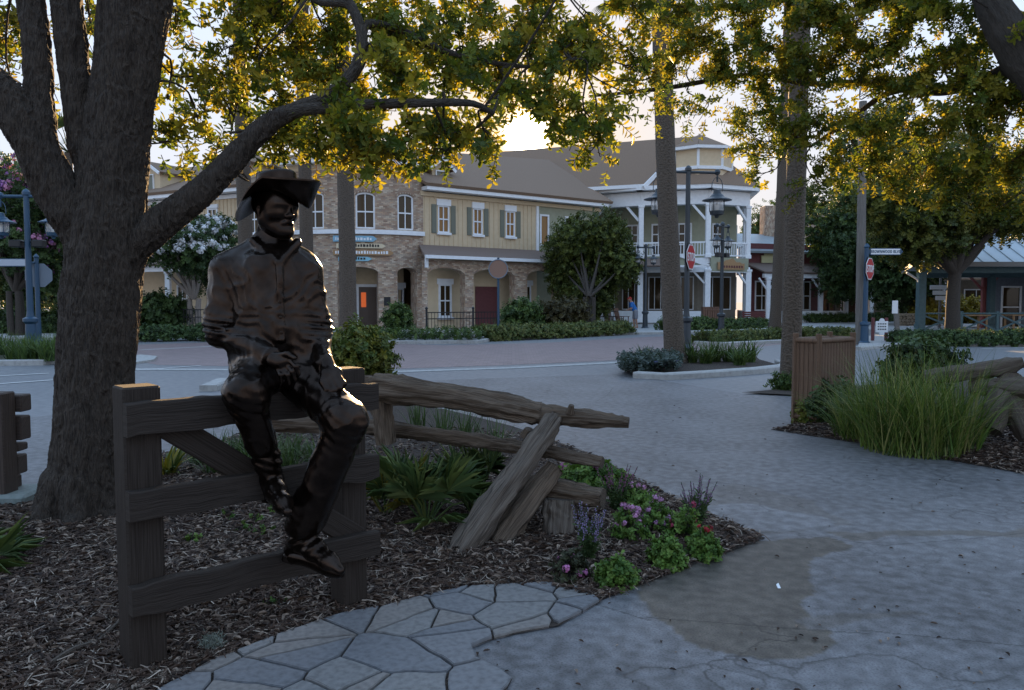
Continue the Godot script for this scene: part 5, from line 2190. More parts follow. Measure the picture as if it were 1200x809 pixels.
func bark_tube(mb: MB, path: Array, radii: Array, sides: int, step: float, deep: float, seed_: int, lump := 0.1, across := 28.0, along := 5.0) -> void:
	# resample and displace with vertical ridges
	var pts := smooth_path(path, 8)
	var rad := smooth_path(radii, 8)
	var fine := []
	var fr := []
	for i in pts.size() - 1:
		var L: float = pts[i].distance_to(pts[i + 1])
		var k := maxi(1, int(L / step))
		for j in k:
			fine.append(pts[i].lerp(pts[i + 1], float(j) / k))
			fr.append(lerpf(rad[i], rad[i + 1], float(j) / k))
	fine.append(pts[pts.size() - 1])
	fr.append(rad[rad.size() - 1])
	var v0 := mb.V.size()
	var n := FastNoiseLite.new()
	n.seed = seed_
	n.frequency = 1.0
	n.fractal_octaves = 3
	n.noise_type = FastNoiseLite.TYPE_CELLULAR
	n.fractal_type = FastNoiseLite.FRACTAL_NONE
	n.cellular_return_type = FastNoiseLite.RETURN_DISTANCE2_SUB
	n.cellular_jitter = 1.1
	var big := FastNoiseLite.new()
	big.seed = seed_ + 1
	big.frequency = 2.2
	mb.tube(fine, fr, sides, true)
	var rows := fine.size()
	for i in rows:
		for k in sides + 1:
			var id := v0 + i * (sides + 1) + k
			var kk := k % sides
			var a := TAU * kk / sides
			var r: float = fr[i]
			var d := mb.N[id]
			var y := float(i) * step
			var warp := big.get_noise_3d(cos(a) * r * 9.0, sin(a) * r * 9.0, y * 3.0) * 0.8
			var q := clampf((n.get_noise_3d(cos(a) * r * across + warp, sin(a) * r * across, y * along + warp) + 1.0) * 2.0, 0.0, 1.0) - 0.5
			var w := big.get_noise_3d(cos(a) * 1.2, sin(a) * 1.2, y * 1.1)
			mb.V[id] += d * (q * deep + w * r * lump)
	# normals from the displaced grid, seam joined
	for i in rows:
		for k in sides + 1:
			var kl := (k % sides + sides - 1) % sides
			var kr := (k % sides + 1) % sides
			var a := mb.V[v0 + i * (sides + 1) + kl]
			var b := mb.V[v0 + i * (sides + 1) + kr]
			var c := mb.V[v0 + maxi(i - 1, 0) * (sides + 1) + k % sides]
			var d := mb.V[v0 + mini(i + 1, rows - 1) * (sides + 1) + k % sides]
			mb.N[v0 + i * (sides + 1) + k] = (b - a).cross(d - c).normalized()


func px_path(l: Array) -> Array:      # [px, py, z] -> points
	var out := []
	for p in l:
		out.append(pp(p[0], p[1], p[2]))
	return out


func px_radii(l: Array) -> Array:     # [px, py, z, width in pixels]
	var out := []
	for p in l:
		out.append(p[3] * 0.5 / F * p[2])
	return out


func branchlets(mb: MB, from: Array, c: Vector3, r: Vector3, n: int, thick: float) -> Array:     # thin branches from the nearest limb point into a clump; returns twig ends
	var best: Vector3 = from[0]
	for p: Vector3 in from:
		if p.distance_to(c) < best.distance_to(c):
			best = p
	var ends := []
	var far := best.distance_to(c)
	var mid := best.lerp(c, 0.6) + rv(0.12 + far * 0.06)
	var q1 := best.lerp(mid, 0.4) + rv(0.05 + far * 0.09) + Vector3(0, far * 0.08, 0)
	var pth := smooth_path([best, q1, mid, c], 4)
	var rad := []
	for i in pth.size():
		rad.append(thick * lerpf(0.95, 0.45, float(i) / (pth.size() - 1)))
	mb.tube(pth, rad, 5, false)
	for i in n:
		var d := rdir()
		var e := c + Vector3(d.x * r.x, d.y * r.y, d.z * r.z) * rng.randf_range(0.5, 1.0)
		var s := mid.lerp(c, rng.randf())
		var m := s.lerp(e, 0.5) + rv(0.05)
		mb.tube([s, m, e], [thick * 0.45, thick * 0.35, thick * 0.2], 4, false)
		ends.append([s, m, e])
	return ends


# leaves of a near tree: sprigs along the thin branches of each clump
func leafy(limbs: Array, clumps: Array, wood_mb: MB, xf: Array, cols: Array, stops: Array, size: float, thick := 0.012) -> void:
	for q in clumps:
		var c: Vector3 = q[0]
		var r: Vector3 = q[1]
		var n: int = q[2]
		var ends := branchlets(wood_mb, limbs, c, r, 5, thick)
		for i in n:
			var e: Array = ends[rng.randi() % ends.size()]
			var t := rng.randf()
			var p: Vector3 = e[0].lerp(e[1], t * 2.0) if t < 0.5 else e[1].lerp(e[2], t * 2.0 - 1.0)
			var along: Vector3 = (e[2] - e[0]).normalized()
			p += rv(0.09) + rdir() * 0.05
			if (p - EYE).normalized().dot(ray(617, 157).normalized()) > 0.99945 and rng.randf() < 0.93:
				continue          # the gap through which the sun looks
			var dir := (along + rv(0.9) + Vector3(0, -0.25, 0)).normalized()
			xf.append(Transform3D(basis_to(dir, rng.randf() * TAU).scaled(Vector3.ONE * size * rng.randf_range(0.75, 1.2)), p))
			cols.append(tint(stops))


func bark_material(stops: Array, seed_: int) -> StandardMaterial3D:
	var cn := FastNoiseLite.new()
	cn.seed = seed_
	cn.noise_type = FastNoiseLite.TYPE_CELLULAR
	cn.cellular_return_type = FastNoiseLite.RETURN_DISTANCE2_SUB
	cn.frequency = 0.05
	cn.fractal_type = FastNoiseLite.FRACTAL_FBM
	cn.fractal_octaves = 3
	cn.domain_warp_enabled = true
	cn.domain_warp_amplitude = 22.0
	cn.domain_warp_frequency = 0.02
	var h := cn.get_seamless_image(512, 512)
	var m := StandardMaterial3D.new()
	m.albedo_texture = colored(nimg(seed_ + 1, 0.04, 5, 512), stops, 0.25, seed_)
	m.roughness = 0.95
	m.uv1_scale = Vector3(1.0 / 0.42, 1.0 / 1.9, 1)
	m.heightmap_enabled = true
	m.heightmap_texture = ImageTexture.create_from_image(h)
	m.heightmap_scale = 4.0
	return m


func near_oaks() -> void:
	M.bark = bark_material([Color(0.022, 0.016, 0.012), Color(0.05, 0.039, 0.03), Color(0.085, 0.07, 0.056), Color(0.055, 0.043, 0.034)], 101)
	M.trunk_bark = bark_material([Color(0.014, 0.0095, 0.007), Color(0.03, 0.021, 0.015), Color(0.07, 0.053, 0.04), Color(0.04, 0.029, 0.021)], 103)
	M.trunk_bark.uv1_triplanar = true
	M.trunk_bark.uv1_world_triplanar = true
	M.trunk_bark.uv1_scale = Vector3(1.0 / 0.32, 1.0 / 2.2, 1.0 / 0.32)
	var lm := leaf_mat(0.95)
	var sprigs := [twig_mesh(12, 0.2, 0.072, 0.0155, 1), twig_mesh(15, 0.25, 0.068, 0.015, 2), twig_mesh(10, 0.17, 0.076, 0.0165, 3)]
	var stops := [Color(0.055, 0.09, 0.016), Color(0.12, 0.16, 0.023), Color(0.22, 0.225, 0.028), Color(0.36, 0.29, 0.03)]

	# --- the oak beside the statue
	var zt := 5.45
	var base := gp(95, 612)
	var o := thing_w("oak_tree", "oak with thick furrowed trunk and long low limb beside the statue", "tree", base)
	var tl := []
	for q in [[640, 30, 165], [618, 38, 156], [600, 46, 151], [560, 55, 151], [500, 62, 155], [450, 66, 158], [400, 68, 161], [350, 71, 165], [300, 77, 169], [260, 84, 172], [220, 91, 172], [180, 95, 174], [140, 101, 178], [100, 108, 184], [50, 113, 192], [0, 116, 200], [-60, 122, 210], [-140, 140, 220], [-230, 160, 232]]:
		tl.append([(q[1] + q[2]) * 0.5, q[0], zt, q[2] - q[1]])
	var limbs := []
	var L := [
		[[118, 340, 5.5, 46], [104, 288, 5.44, 50], [84, 250, 5.38, 52], [62, 216, 5.35, 52], [38, 163, 5.3, 48], [8, 116, 5.25, 44], [-40, 70, 5.2, 42], [-110, 10, 5.1, 34], [-190, -60, 5.0, 26]],
		[[50, 190, 5.32, 26], [46, 140, 5.34, 31], [45, 100, 5.36, 30], [42, 50, 5.36, 29], [36, 0, 5.38, 28], [26, -90, 5.4, 28], [0, -200, 5.5, 18]],
		[[118, 240, 5.5, 30], [99, 170, 5.44, 34], [90, 110, 5.42, 33], [83, 50, 5.4, 33], [77, 0, 5.4, 32], [66, -90, 5.45, 32], [60, -220, 5.6, 20]],
		[[118, 350, 5.5, 46], [150, 293, 5.46, 44], [190, 261, 5.45, 38], [230, 230, 5.46, 34], [268, 194, 5.48, 30], [298, 159, 5.5, 24], [325, 138, 5.52, 20], [346, 130, 5.55, 18]],
		[[325, 138, 5.52, 19], [352, 127, 5.56, 18], [380, 115, 5.62, 17], [403, 98, 5.68, 16], [421, 72, 5.74, 15], [424, 45, 5.8, 13], [417, 18, 5.86, 12], [398, -14, 5.95, 10], [370, -60, 6.1, 8]],
		[[335, 133, 5.54, 16], [365, 128, 5.5, 14], [400, 125, 5.46, 13], [440, 122, 5.45, 12], [490, 121, 5.48, 10], [535, 120, 5.52, 9], [560, 123, 5.56, 7], [578, 133, 5.6, 5]],
		[[424, 45, 5.8, 11], [432, 28, 5.85, 10], [470, 36, 6.0, 9], [515, 58, 6.2, 8], [560, 70, 6.4, 6], [620, 78, 6.6, 4], [670, 70, 6.8, 3]],
		[[418, 18, 5.86, 9], [405, 5, 5.9, 8], [372, 2, 5.95, 7], [345, -20, 6.0, 5]],
		[[160, -20, 5.5, 60], [230, -80, 5.7, 40], [330, -110, 6.0, 26], [450, -100, 6.5, 16], [560, -70, 7.0, 10], [660, -40, 7.4, 6]],
	]
	# trunk and main limbs grow out of each other: one skin
	var pr := []
	chain(pr, px_path(tl), px_radii(tl), 0.012)
	for q in pr:
		q[2] *= 0.85
		q[3] *= 0.85
	for i in 4:
		var from := pr.size()
		chain(pr, px_path(L[i]), px_radii(L[i]), 0.012)
		for q in pr.slice(from):
			q[2] *= 0.86
			q[3] *= 0.86
		pr[from][4] = 0.045
		pr[from + 1][4] = 0.03
	for k in 7:
		var a := TAU * k / 7.0 + 0.3
		var q := base + Vector3(cos(a) * 0.27, 0.07, sin(a) * 0.27)
		pr.append([base + Vector3(cos(a) * 0.15, 0.3, sin(a) * 0.15), q, 0.10, 0.05, 0.04])
		pr.append([q, base + Vector3(cos(a) * 0.4, -0.03, sin(a) * 0.4), 0.05, 0.03, 0.04])
	var tb := MB.new()
	skin(tb, pr, 0.02)
	tb.halve()
	var cn := FastNoiseLite.new()
	cn.seed = 5
	cn.frequency = 1.0
	cn.noise_type = FastNoiseLite.TYPE_CELLULAR
	cn.fractal_type = FastNoiseLite.FRACTAL_NONE
	cn.cellular_return_type = FastNoiseLite.RETURN_DISTANCE2_SUB
	var wn := FastNoiseLite.new()
	wn.seed = 6
	wn.frequency = 3.0
	for i in tb.V.size():
		var p := tb.V[i]
		var w := wn.get_noise_3dv(p)
		var q := clampf((cn.get_noise_3d(p.x * 22.0 + w * 1.6, p.y * 4.0 + w, p.z * 22.0) + 1.0) * 1.25, 0.0, 1.0) - 0.65
		tb.V[i] = p + tb.N[i] * (q * 0.03 + w * 0.012)
	tb.smooth()
	part(tb, "trunk", M.trunk_bark, o)
	for i in L.size():
		if i >= 4:
			var mb := MB.new()
			bark_tube(mb, px_path(L[i]), px_radii(L[i]), 20, 0.06, 0.003, 20 + i)
			part(mb, "limb", M.bark, o)
		for p in smooth_path(px_path(L[i]), 3):
			limbs.append(p)
	for q in tl.slice(11):
		limbs.append(pp(q[0], q[1], q[2]))
	var clumps := []
	# [px, py, z, half width px, half height px, sprigs]
	for q in [
		# right of the trunk, loose hanging sprays
		[215, 20, 6.2, 34, 28, 26], [262, 55, 6.3, 30, 34, 30], [225, 85, 6.4, 30, 24, 20], [278, 120, 6.2, 26, 26, 24], [232, 142, 6.2, 34, 22, 22], [205, 165, 6.1, 22, 16, 10], [262, 178, 6.0, 22, 16, 11], [240, 192, 6.0, 18, 10, 8], [200, 112, 6.5, 18, 22, 8],
		# above and round the fork of the long limb
		[320, 22, 6.3, 34, 30, 48], [348, 66, 6.2, 34, 32, 56], [318, 96, 6.1, 26, 24, 30], [382, 40, 6.3, 30, 34, 52], [390, 85, 5.9, 24, 26, 40], [450, 70, 6.0, 32, 30, 50], [458, 20, 6.4, 36, 26, 44], [415, 110, 5.7, 24, 16, 26], [478, 100, 5.8, 26, 18, 30],
		# below the long limb, golden
		[340, 158, 5.7, 28, 14, 26], [372, 168, 5.65, 24, 16, 28], [400, 150, 5.6, 28, 16, 30], [438, 166, 5.6, 26, 20, 32], [420, 190, 5.55, 16, 9, 11], [320, 172, 5.7, 16, 12, 12], [460, 185, 5.6, 18, 14, 16], [475, 148, 5.65, 22, 16, 20],
		# towards the sun
		[515, 25, 6.6, 34, 28, 36], [510, 78, 6.3, 26, 24, 28], [548, 90, 6.3, 26, 22, 26], [560, 40, 6.7, 30, 26, 28], [520, 150, 5.9, 28, 16, 26], [548, 165, 5.9, 24, 16, 22], [505, 178, 5.8, 14, 10, 8], [585, 105, 6.3, 16, 26, 22], [600, 60, 6.8, 26, 24, 24], [575, 178, 6.0, 20, 8, 8],
		# beyond the sun
		[640, 85, 6.9, 24, 26, 26], [655, 40, 7.1, 30, 28, 32], [690, 75, 7.0, 26, 24, 28], [660, 125, 6.6, 24, 16, 20], [690, 140, 6.6, 26, 20, 28], [662, 160, 6.6, 22, 12, 13], [700, 172, 6.6, 18, 14, 12], [722, 148, 6.7, 16, 22, 12], [620, 15, 7.2, 34, 22, 30], [700, 25, 7.4, 34, 28, 34], [742, 60, 7.6, 26, 30, 28], [735, 110, 7.4, 24, 22, 18],
		[566, 152, 6.1, 12, 14, 11], [652, 150, 6.5, 12, 14, 12], [610, 108, 6.4, 20, 14, 16], [632, 118, 6.5, 16, 12, 13],
		[480, -8, 6.7, 40, 18, 40], [560, 2, 6.9, 40, 20, 40], [640, -8, 7.3, 42, 20, 40], [720, -10, 7.6, 40, 22, 40], [400, -12, 6.5, 40, 18, 36], [300, -10, 6.4, 40, 20, 34], [600, 30, 6.9, 34, 18, 28], [680, 45, 7.2, 34, 20, 30], [760, 30, 7.7, 30, 26, 26], [770, 85, 7.6, 22, 22, 16],
		[585, 75, 6.7, 26, 20, 22], [625, 50, 7.0, 26, 18, 20], [540, 62, 6.6, 26, 18, 20], [490, 55, 6.4, 28, 18, 24], [300, 60, 6.3, 24, 24, 22], [278, 20, 6.4, 28, 22, 22],
		# left of the trunk, between the limbs
		[15, 30, 6.6, 26, 34, 34], [12, 78, 6.5, 18, 22, 18], [108, 40, 6.8, 12, 36, 16], [56, 40, 6.9, 16, 30, 10], [62, 105, 6.9, 12, 16, 6], [-30, 10, 6.4, 30, 34, 30],
	]:
		var k: float = q[2] / F
		clumps.append([pp(q[0], q[1], q[2]), Vector3(q[3] * k, q[4] * k, 0.38), int(q[5] * 1.2)])
	# the crown above the frame
	for i in 46:
		var a := rng.randf() * TAU
		var rr := sqrt(rng.randf()) * 4.2
		var c := Vector3(-2.4 + cos(a) * rr, 4.9 + rng.randf() * 2.6 - rr * 0.12, -5.8 + sin(a) * rr * 0.9)
		if c.y < 1.6 + 0.40 * -c.z + 0.25 and c.z < -0.3:
			c.y = 1.6 + 0.40 * -c.z + 0.3 + rng.randf() * 0.8
		clumps.append([c, Vector3(0.65, 0.45, 0.65), 34])
	var wb := MB.new()
	var xf := []
	var cols := []
	leafy(limbs, clumps, wb, xf, cols, stops, 0.95)
	part(wb, "twigs", M.bark, o)
	split_multi(sprigs, xf, cols, "foliage", lm, o)

	# --- the oak on the right, its trunk just out of the picture
	var rb := Vector3(6.15, 0, -7.6)
	var t := thing_w("oak_tree", "large oak whose dark limbs and foliage overhang the tall grass clump", "tree", rb)
	var R := [
		[[1330, 560, 7.6, 90], [1322, 420, 7.6, 78], [1306, 280, 7.65, 72], [1278, 160, 7.75, 66], [1235, 105, 7.9, 56], [1196, 60, 8.1, 46], [1168, 15, 8.3, 36], [1140, -50, 8.6, 28], [1100, -120, 9.0, 18]],
		[[1250, 125, 7.85, 30], [1215, 96, 8.1, 26], [1185, 82, 8.4, 20], [1150, 96, 8.8, 15], [1105, 106, 9.2, 12], [1060, 104, 9.5, 10], [1005, 97, 9.9, 8], [945, 98, 10.2, 6.5], [880, 88, 10.4, 6], [775, 104, 10.6, 5], [690, 113, 10.8, 3]],
		[[1060, 104, 9.5, 8], [1035, 112, 9.6, 7], [1012, 128, 9.7, 6], [985, 148, 9.8, 5], [950, 172, 9.9, 3]],
		[[1290, 200, 7.7, 40], [1330, 100, 7.4, 34], [1400, 0, 7.0, 24], [1480, -90, 6.6, 16]],
		[[1140, -50, 8.6, 18], [1060, -40, 9.2, 13], [960, -10, 9.8, 9], [850, 10, 10.2, 6], [760, 5, 10.5, 4]],
	]
	var limbs2 := []
	for i in R.size():
		var mb := MB.new()
		bark_tube(mb, px_path(R[i]), px_radii(R[i]), 48 if i in [0, 3] else 14, 0.05, 0.01 if i in [0, 3] else 0.003, 60 + i)
		part(mb, "trunk" if i == 0 else "limb", M.bark, t)
		for p in smooth_path(px_path(R[i]), 3):
			limbs2.append(p)
	var cl2 := []
	for q in [
		[780, 25, 10.2, 34, 30, 44], [790, 75, 10.2, 30, 26, 36], [775, 130, 10.0, 20, 22, 12], [830, 40, 10.0, 34, 34, 54], [840, 95, 10.0, 34, 26, 46], [820, 135, 9.8, 24, 16, 16], [878, 30, 9.8, 36, 34, 60], [885, 88, 9.8, 34, 28, 56], [868, 140, 9.6, 26, 20, 30], [895, 165, 9.5, 22, 26, 26], [905, 130, 9.7, 24, 26, 34], [880, 205, 9.5, 9, 18, 8], [868, 178, 9.5, 16, 10, 8], [942, 30, 9.6, 38, 36, 70], [950, 90, 9.6, 38, 30, 66], [930, 150, 9.6, 26, 24, 30], [960, 140, 9.5, 30, 24, 36], [1005, 30, 9.4, 40, 36, 76], [1010, 90, 9.4, 38, 30, 66], [1000, 145, 9.4, 34, 26, 44], [985, 190, 9.4, 34, 20, 34], [1030, 185, 9.3, 34, 24, 44], [960, 215, 9.5, 30, 14, 18], [1065, 30, 9.0, 40, 36, 76], [1070, 95, 9.0, 38, 30, 62], [1062, 150, 9.0, 36, 26, 56], [1085, 200, 9.0, 36, 26, 56], [1045, 225, 9.2, 34, 16, 26], [1125, 30, 8.8, 34, 34, 44], [1125, 90, 8.6, 34, 26, 48], [1120, 145, 8.6, 36, 28, 60], [1140, 195, 8.6, 36, 28, 60], [1110, 240, 8.8, 34, 18, 30], [1178, 130, 8.4, 32, 34, 56], [1185, 190, 8.4, 32, 30, 56], [1170, 245, 8.5, 34, 20, 34], [1215, 240, 8.3, 30, 30, 40], [800, 5, 10.3, 40, 20, 44], [860, 0, 10.1, 40, 22, 50], [920, 0, 9.9, 40, 22, 50], [980, 0, 9.6, 40, 24, 54], [1040, 0, 9.3, 40, 24, 54], [1090, 10, 9.0, 40, 28, 60], [1150, 55, 8.7, 30, 26, 50], [1100, 65, 8.9, 34, 26, 52], [1040, 62, 9.3, 36, 26, 52], [975, 60, 9.6, 36, 26, 50], [915, 62, 9.8, 34, 26, 46], [860, 62, 10.0, 32, 24, 40], [808, 55, 10.2, 30, 24, 34], [1190, 100, 8.3, 30, 24, 44], [1155, 115, 8.5, 34, 22, 46], [1225, 30, 8.0, 34, 40, 50], [1240, 150, 8.0, 34, 44, 60],
	]:
		var k: float = q[2] / F
		cl2.append([pp(q[0], q[1], q[2]), Vector3(q[3] * k, q[4] * k, 0.5), int(q[5] * 1.45)])
	for i in 44:
		var a := rng.randf() * TAU
		var rr := sqrt(rng.randf()) * 4.6
		var c := Vector3(5.2 + cos(a) * rr, 5.2 + rng.randf() * 2.6, -7.6 + sin(a) * rr)
		if c.y < 1.6 + 0.40 * -c.z + 0.25 and c.z < -0.3:
			c.y = 1.6 + 0.40 * -c.z + 0.3 + rng.randf() * 0.8
		cl2.append([c, Vector3(0.75, 0.5, 0.75), 36])
	var wb2 := MB.new()
	var xf2 := []
	var cols2 := []
	leafy(limbs2, cl2, wb2, xf2, cols2, stops, 0.92, 0.011)
	part(wb2, "twigs", M.bark, t)
	split_multi(sprigs, xf2, cols2, "foliage", lm, t)


# a tree further off: trunks, forks, a crown of leafy lobes with gaps
func far_tree(called: String, label: String, cat: String, base: Vector3, h0: float, c: Vector3, r: Vector3, n: int, leaf_size: float, stops: Array, trunk_r: float, stems: int, bark: Material, meshes: Array, group := "", bloom := [], lobes := 14) -> Node3D:
	var o := thing_w(called, label, cat, base, group)
	var wb := MB.new()
	var xf := []
	var cols := []
	var bx := []
	var bc := []
	var fork := Vector3(base.x, base.y + h0, base.z)
	for s in stems:
		var a := TAU * s / stems + rng.randf()
		var f := fork + Vector3(cos(a), 0, sin(a)) * (0.25 if stems > 1 else 0.0)
		var b := base + Vector3(cos(a), 0, sin(a)) * (trunk_r * 1.3 if stems > 1 else 0.0)
		var tr := MB.new()
		tr.tube(smooth_path([b - Vector3(0, 0.1, 0), b.lerp(f, 0.5) + rv(0.06), f], 4), [trunk_r * 1.35, trunk_r * 1.1, trunk_r, trunk_r * 0.96, trunk_r * 0.93, trunk_r * 0.9, trunk_r * 0.87, trunk_r * 0.83, trunk_r * 0.8], 10, true, 0.12, s)
		part(tr, "trunk", bark, o)
	for k in lobes:
		var d := rdir()
		var t := pow(rng.randf(), 0.45) * 0.78
		var q := c + Vector3(d.x * r.x, d.y * r.y, d.z * r.z) * t
		var lr := r * rng.randf_range(0.26, 0.42)
		var mid := fork.lerp(q, 0.5) + rv(0.15) * r.x * 0.3
		wb.tube(smooth_path([fork, mid, q], 3), [trunk_r * 0.8, trunk_r * 0.66, trunk_r * 0.52, trunk_r * 0.42, trunk_r * 0.33, trunk_r * 0.24, trunk_r * 0.14], 6, false)
		fill_clump(xf, cols, q, lr, n / lobes, leaf_size, stops, 0.2)
		for j in bloom.size():
			if j == 0:
				continue
			for i in int(bloom[0] / lobes):
				var e := rdir()
				e.y = absf(e.y) * 0.8 + e.y * 0.2
				bx.append(Transform3D(basis_to(e, rng.randf() * TAU).scaled(Vector3.ONE * rng.randf_range(0.8, 1.8)), q + Vector3(e.x * lr.x, e.y * lr.y, e.z * lr.z) * 1.05))
				bc.append(tint([bloom[j], bloom[j] * 0.85]))
	part(wb, "limbs", bark, o)
	split_multi(meshes, xf, cols, "foliage", M.leaf, o)
	if bx.size():
		multi(M.bloom_mesh, bx, bc, "blossom", M.petal, o, "stuff")
	return o


func bloom_mesh() -> ArrayMesh:
	var mb := MB.new()
	var r := RandomNumberGenerator.new()
	r.seed = 3
	for i in 26:
		var d := Vector3(r.randf_range(-1, 1), r.randf_range(-0.3, 1), r.randf_range(-1, 1)).normalized()
		var p := d * r.randf_range(0.04, 0.13)
		var s := d.cross(Vector3(0.3, 0.8, 0.5)).normalized() * 0.03
		var u := s.cross(d)
		mb.quad(p - s - u, p + s - u * 0.6, p + s * 0.8 + u, p - s + u)
	return mb.mesh()


func bush(called: String, label: String, cat: String, base: Vector3, r: Vector3, n: int, size: float, stops: Array, meshes: Array, group := "", up := 0.9) -> Node3D:
	var o := thing_w(called, label, cat, base, group)
	var xf := []
	var cols := []
	var c := base + Vector3(0, r.y * up, 0)
	for k in 7:
		var d := rdir()
		fill_clump(xf, cols, c + Vector3(d.x * r.x, d.y * r.y * 0.6, d.z * r.z) * 0.45, r * 0.6, n / 7, size, stops, 0.3)
	for i in xf.size():
		if xf[i].origin.y < base.y + 0.03:
			xf[i].origin.y = base.y + 0.03 + rng.randf() * r.y * 0.5
	var st := MB.new()
	for k in 9:
		var d := Vector3(rng.randf_range(-1, 1) * r.x * 0.7, r.y * 1.5, rng.randf_range(-1, 1) * r.z * 0.7)
		st.tube([base - Vector3(0, 0.03, 0), base + d * 0.5 + rv(0.03), base + d], [0.012, 0.009, 0.004], 4, false)
	part(st, "stems", M.bark, o)
	split_multi(meshes, xf, cols, "foliage", M.leaf, o)
	return o


func hedge(label: String, pts: Array, w: float, h: float, n: int, size: float, stops: Array, meshes: Array, group := "") -> void:
	var o := thing_w("hedge", label, "hedge", pts[0], group)
	var xf := []
	var cols := []
	var total := 0.0
	for i in pts.size() - 1:
		total += pts[i].distance_to(pts[i + 1])
	for i in pts.size() - 1:
		var L: float = pts[i].distance_to(pts[i + 1])
		var dn: Vector3 = (pts[i + 1] - pts[i]).normalized()
		var side := dn.cross(Vector3.UP)
		for k in int(n * L / total):
			var t := rng.randf()
			var a := rng.randf_range(0, PI)
			var q: Vector3 = pts[i].lerp(pts[i + 1], t)
			var lump := 0.85 + 0.15 * sin(q.x * 3.1) * cos(q.z * 2.7)
			var rr := pow(rng.randf(), 0.3)
			var d: Vector3 = side * cos(a) + Vector3.UP * sin(a)
			xf.append(Transform3D(basis_to((d + rv(0.6)).normalized(), rng.randf() * TAU).scaled(Vector3.ONE * size * rng.randf_range(0.8, 1.2)), q + side * cos(a) * w * rr * lump + Vector3(0, sin(a) * h * rr * lump, 0)))
			cols.append(tint(stops))
	split_multi(meshes, xf, cols, "foliage", M.leaf, o)
	var st := MB.new()
	for i in pts.size() - 1:
		var L: float = pts[i].distance_to(pts[i + 1])
		for k in int(L / 0.5) + 1:
			var q: Vector3 = pts[i].lerp(pts[i + 1], k * 0.5 / L)
			st.tube([q, q + Vector3(rng.randf_range(-0.1, 0.1), h * 0.7, 0)], [0.02, 0.008], 4, false)
	part(st, "stems", M.bark, o)


func grass(called: String, label: String, cat: String, base: Vector3, n: int, len_: float, spread: float, wid: float, stops: Array, group := "", lean := Vector3.ZERO, foot := 0.12, stiff := 0.45) -> Node3D:
	var o := thing_w(called, label, cat, base, group)
	var mb := MB.new()
	mb.colored = true
	for i in n:
		var a := rng.randf() * TAU
		var d := Vector3(cos(a), 0, sin(a))
		var a2 := rng.randf() * TAU
		var p := base + Vector3(cos(a2), 0, sin(a2)) * foot * sqrt(rng.randf()) + Vector3(0, -0.01, 0)
		var L := len_ * rng.randf_range(0.55, 1.1)
		var out := spread * rng.randf_range(0.15, 1.0)
		var dir := (Vector3.UP + d * out + lean + rv(0.1)).normalized()
		var side := dir.cross(d + rv(0.3)).normalized() * wid * rng.randf_range(0.7, 1.2)
		mb.col = tint(stops)
		var q := [p]
		var cur := p
		var g := dir
		for k in 4:
			cur += g * L * 0.25
			q.append(cur)
			g = (g + d * out * 0.25 - Vector3.UP * (0.08 + out * (1.0 - stiff) * 0.5) * (k + 1) * 0.45).normalized()
		for k in 4:
			var w0 := 1.0 - pow(k / 4.0, 2.2)
			var w1 := 1.0 - pow((k + 1) / 4.0, 2.2)
			mb.quad(q[k] - side * w0, q[k] + side * w0, q[k + 1] + side * w1, q[k + 1] - side * w1)
	part(mb, "blades", M.leaf, o)
	return o


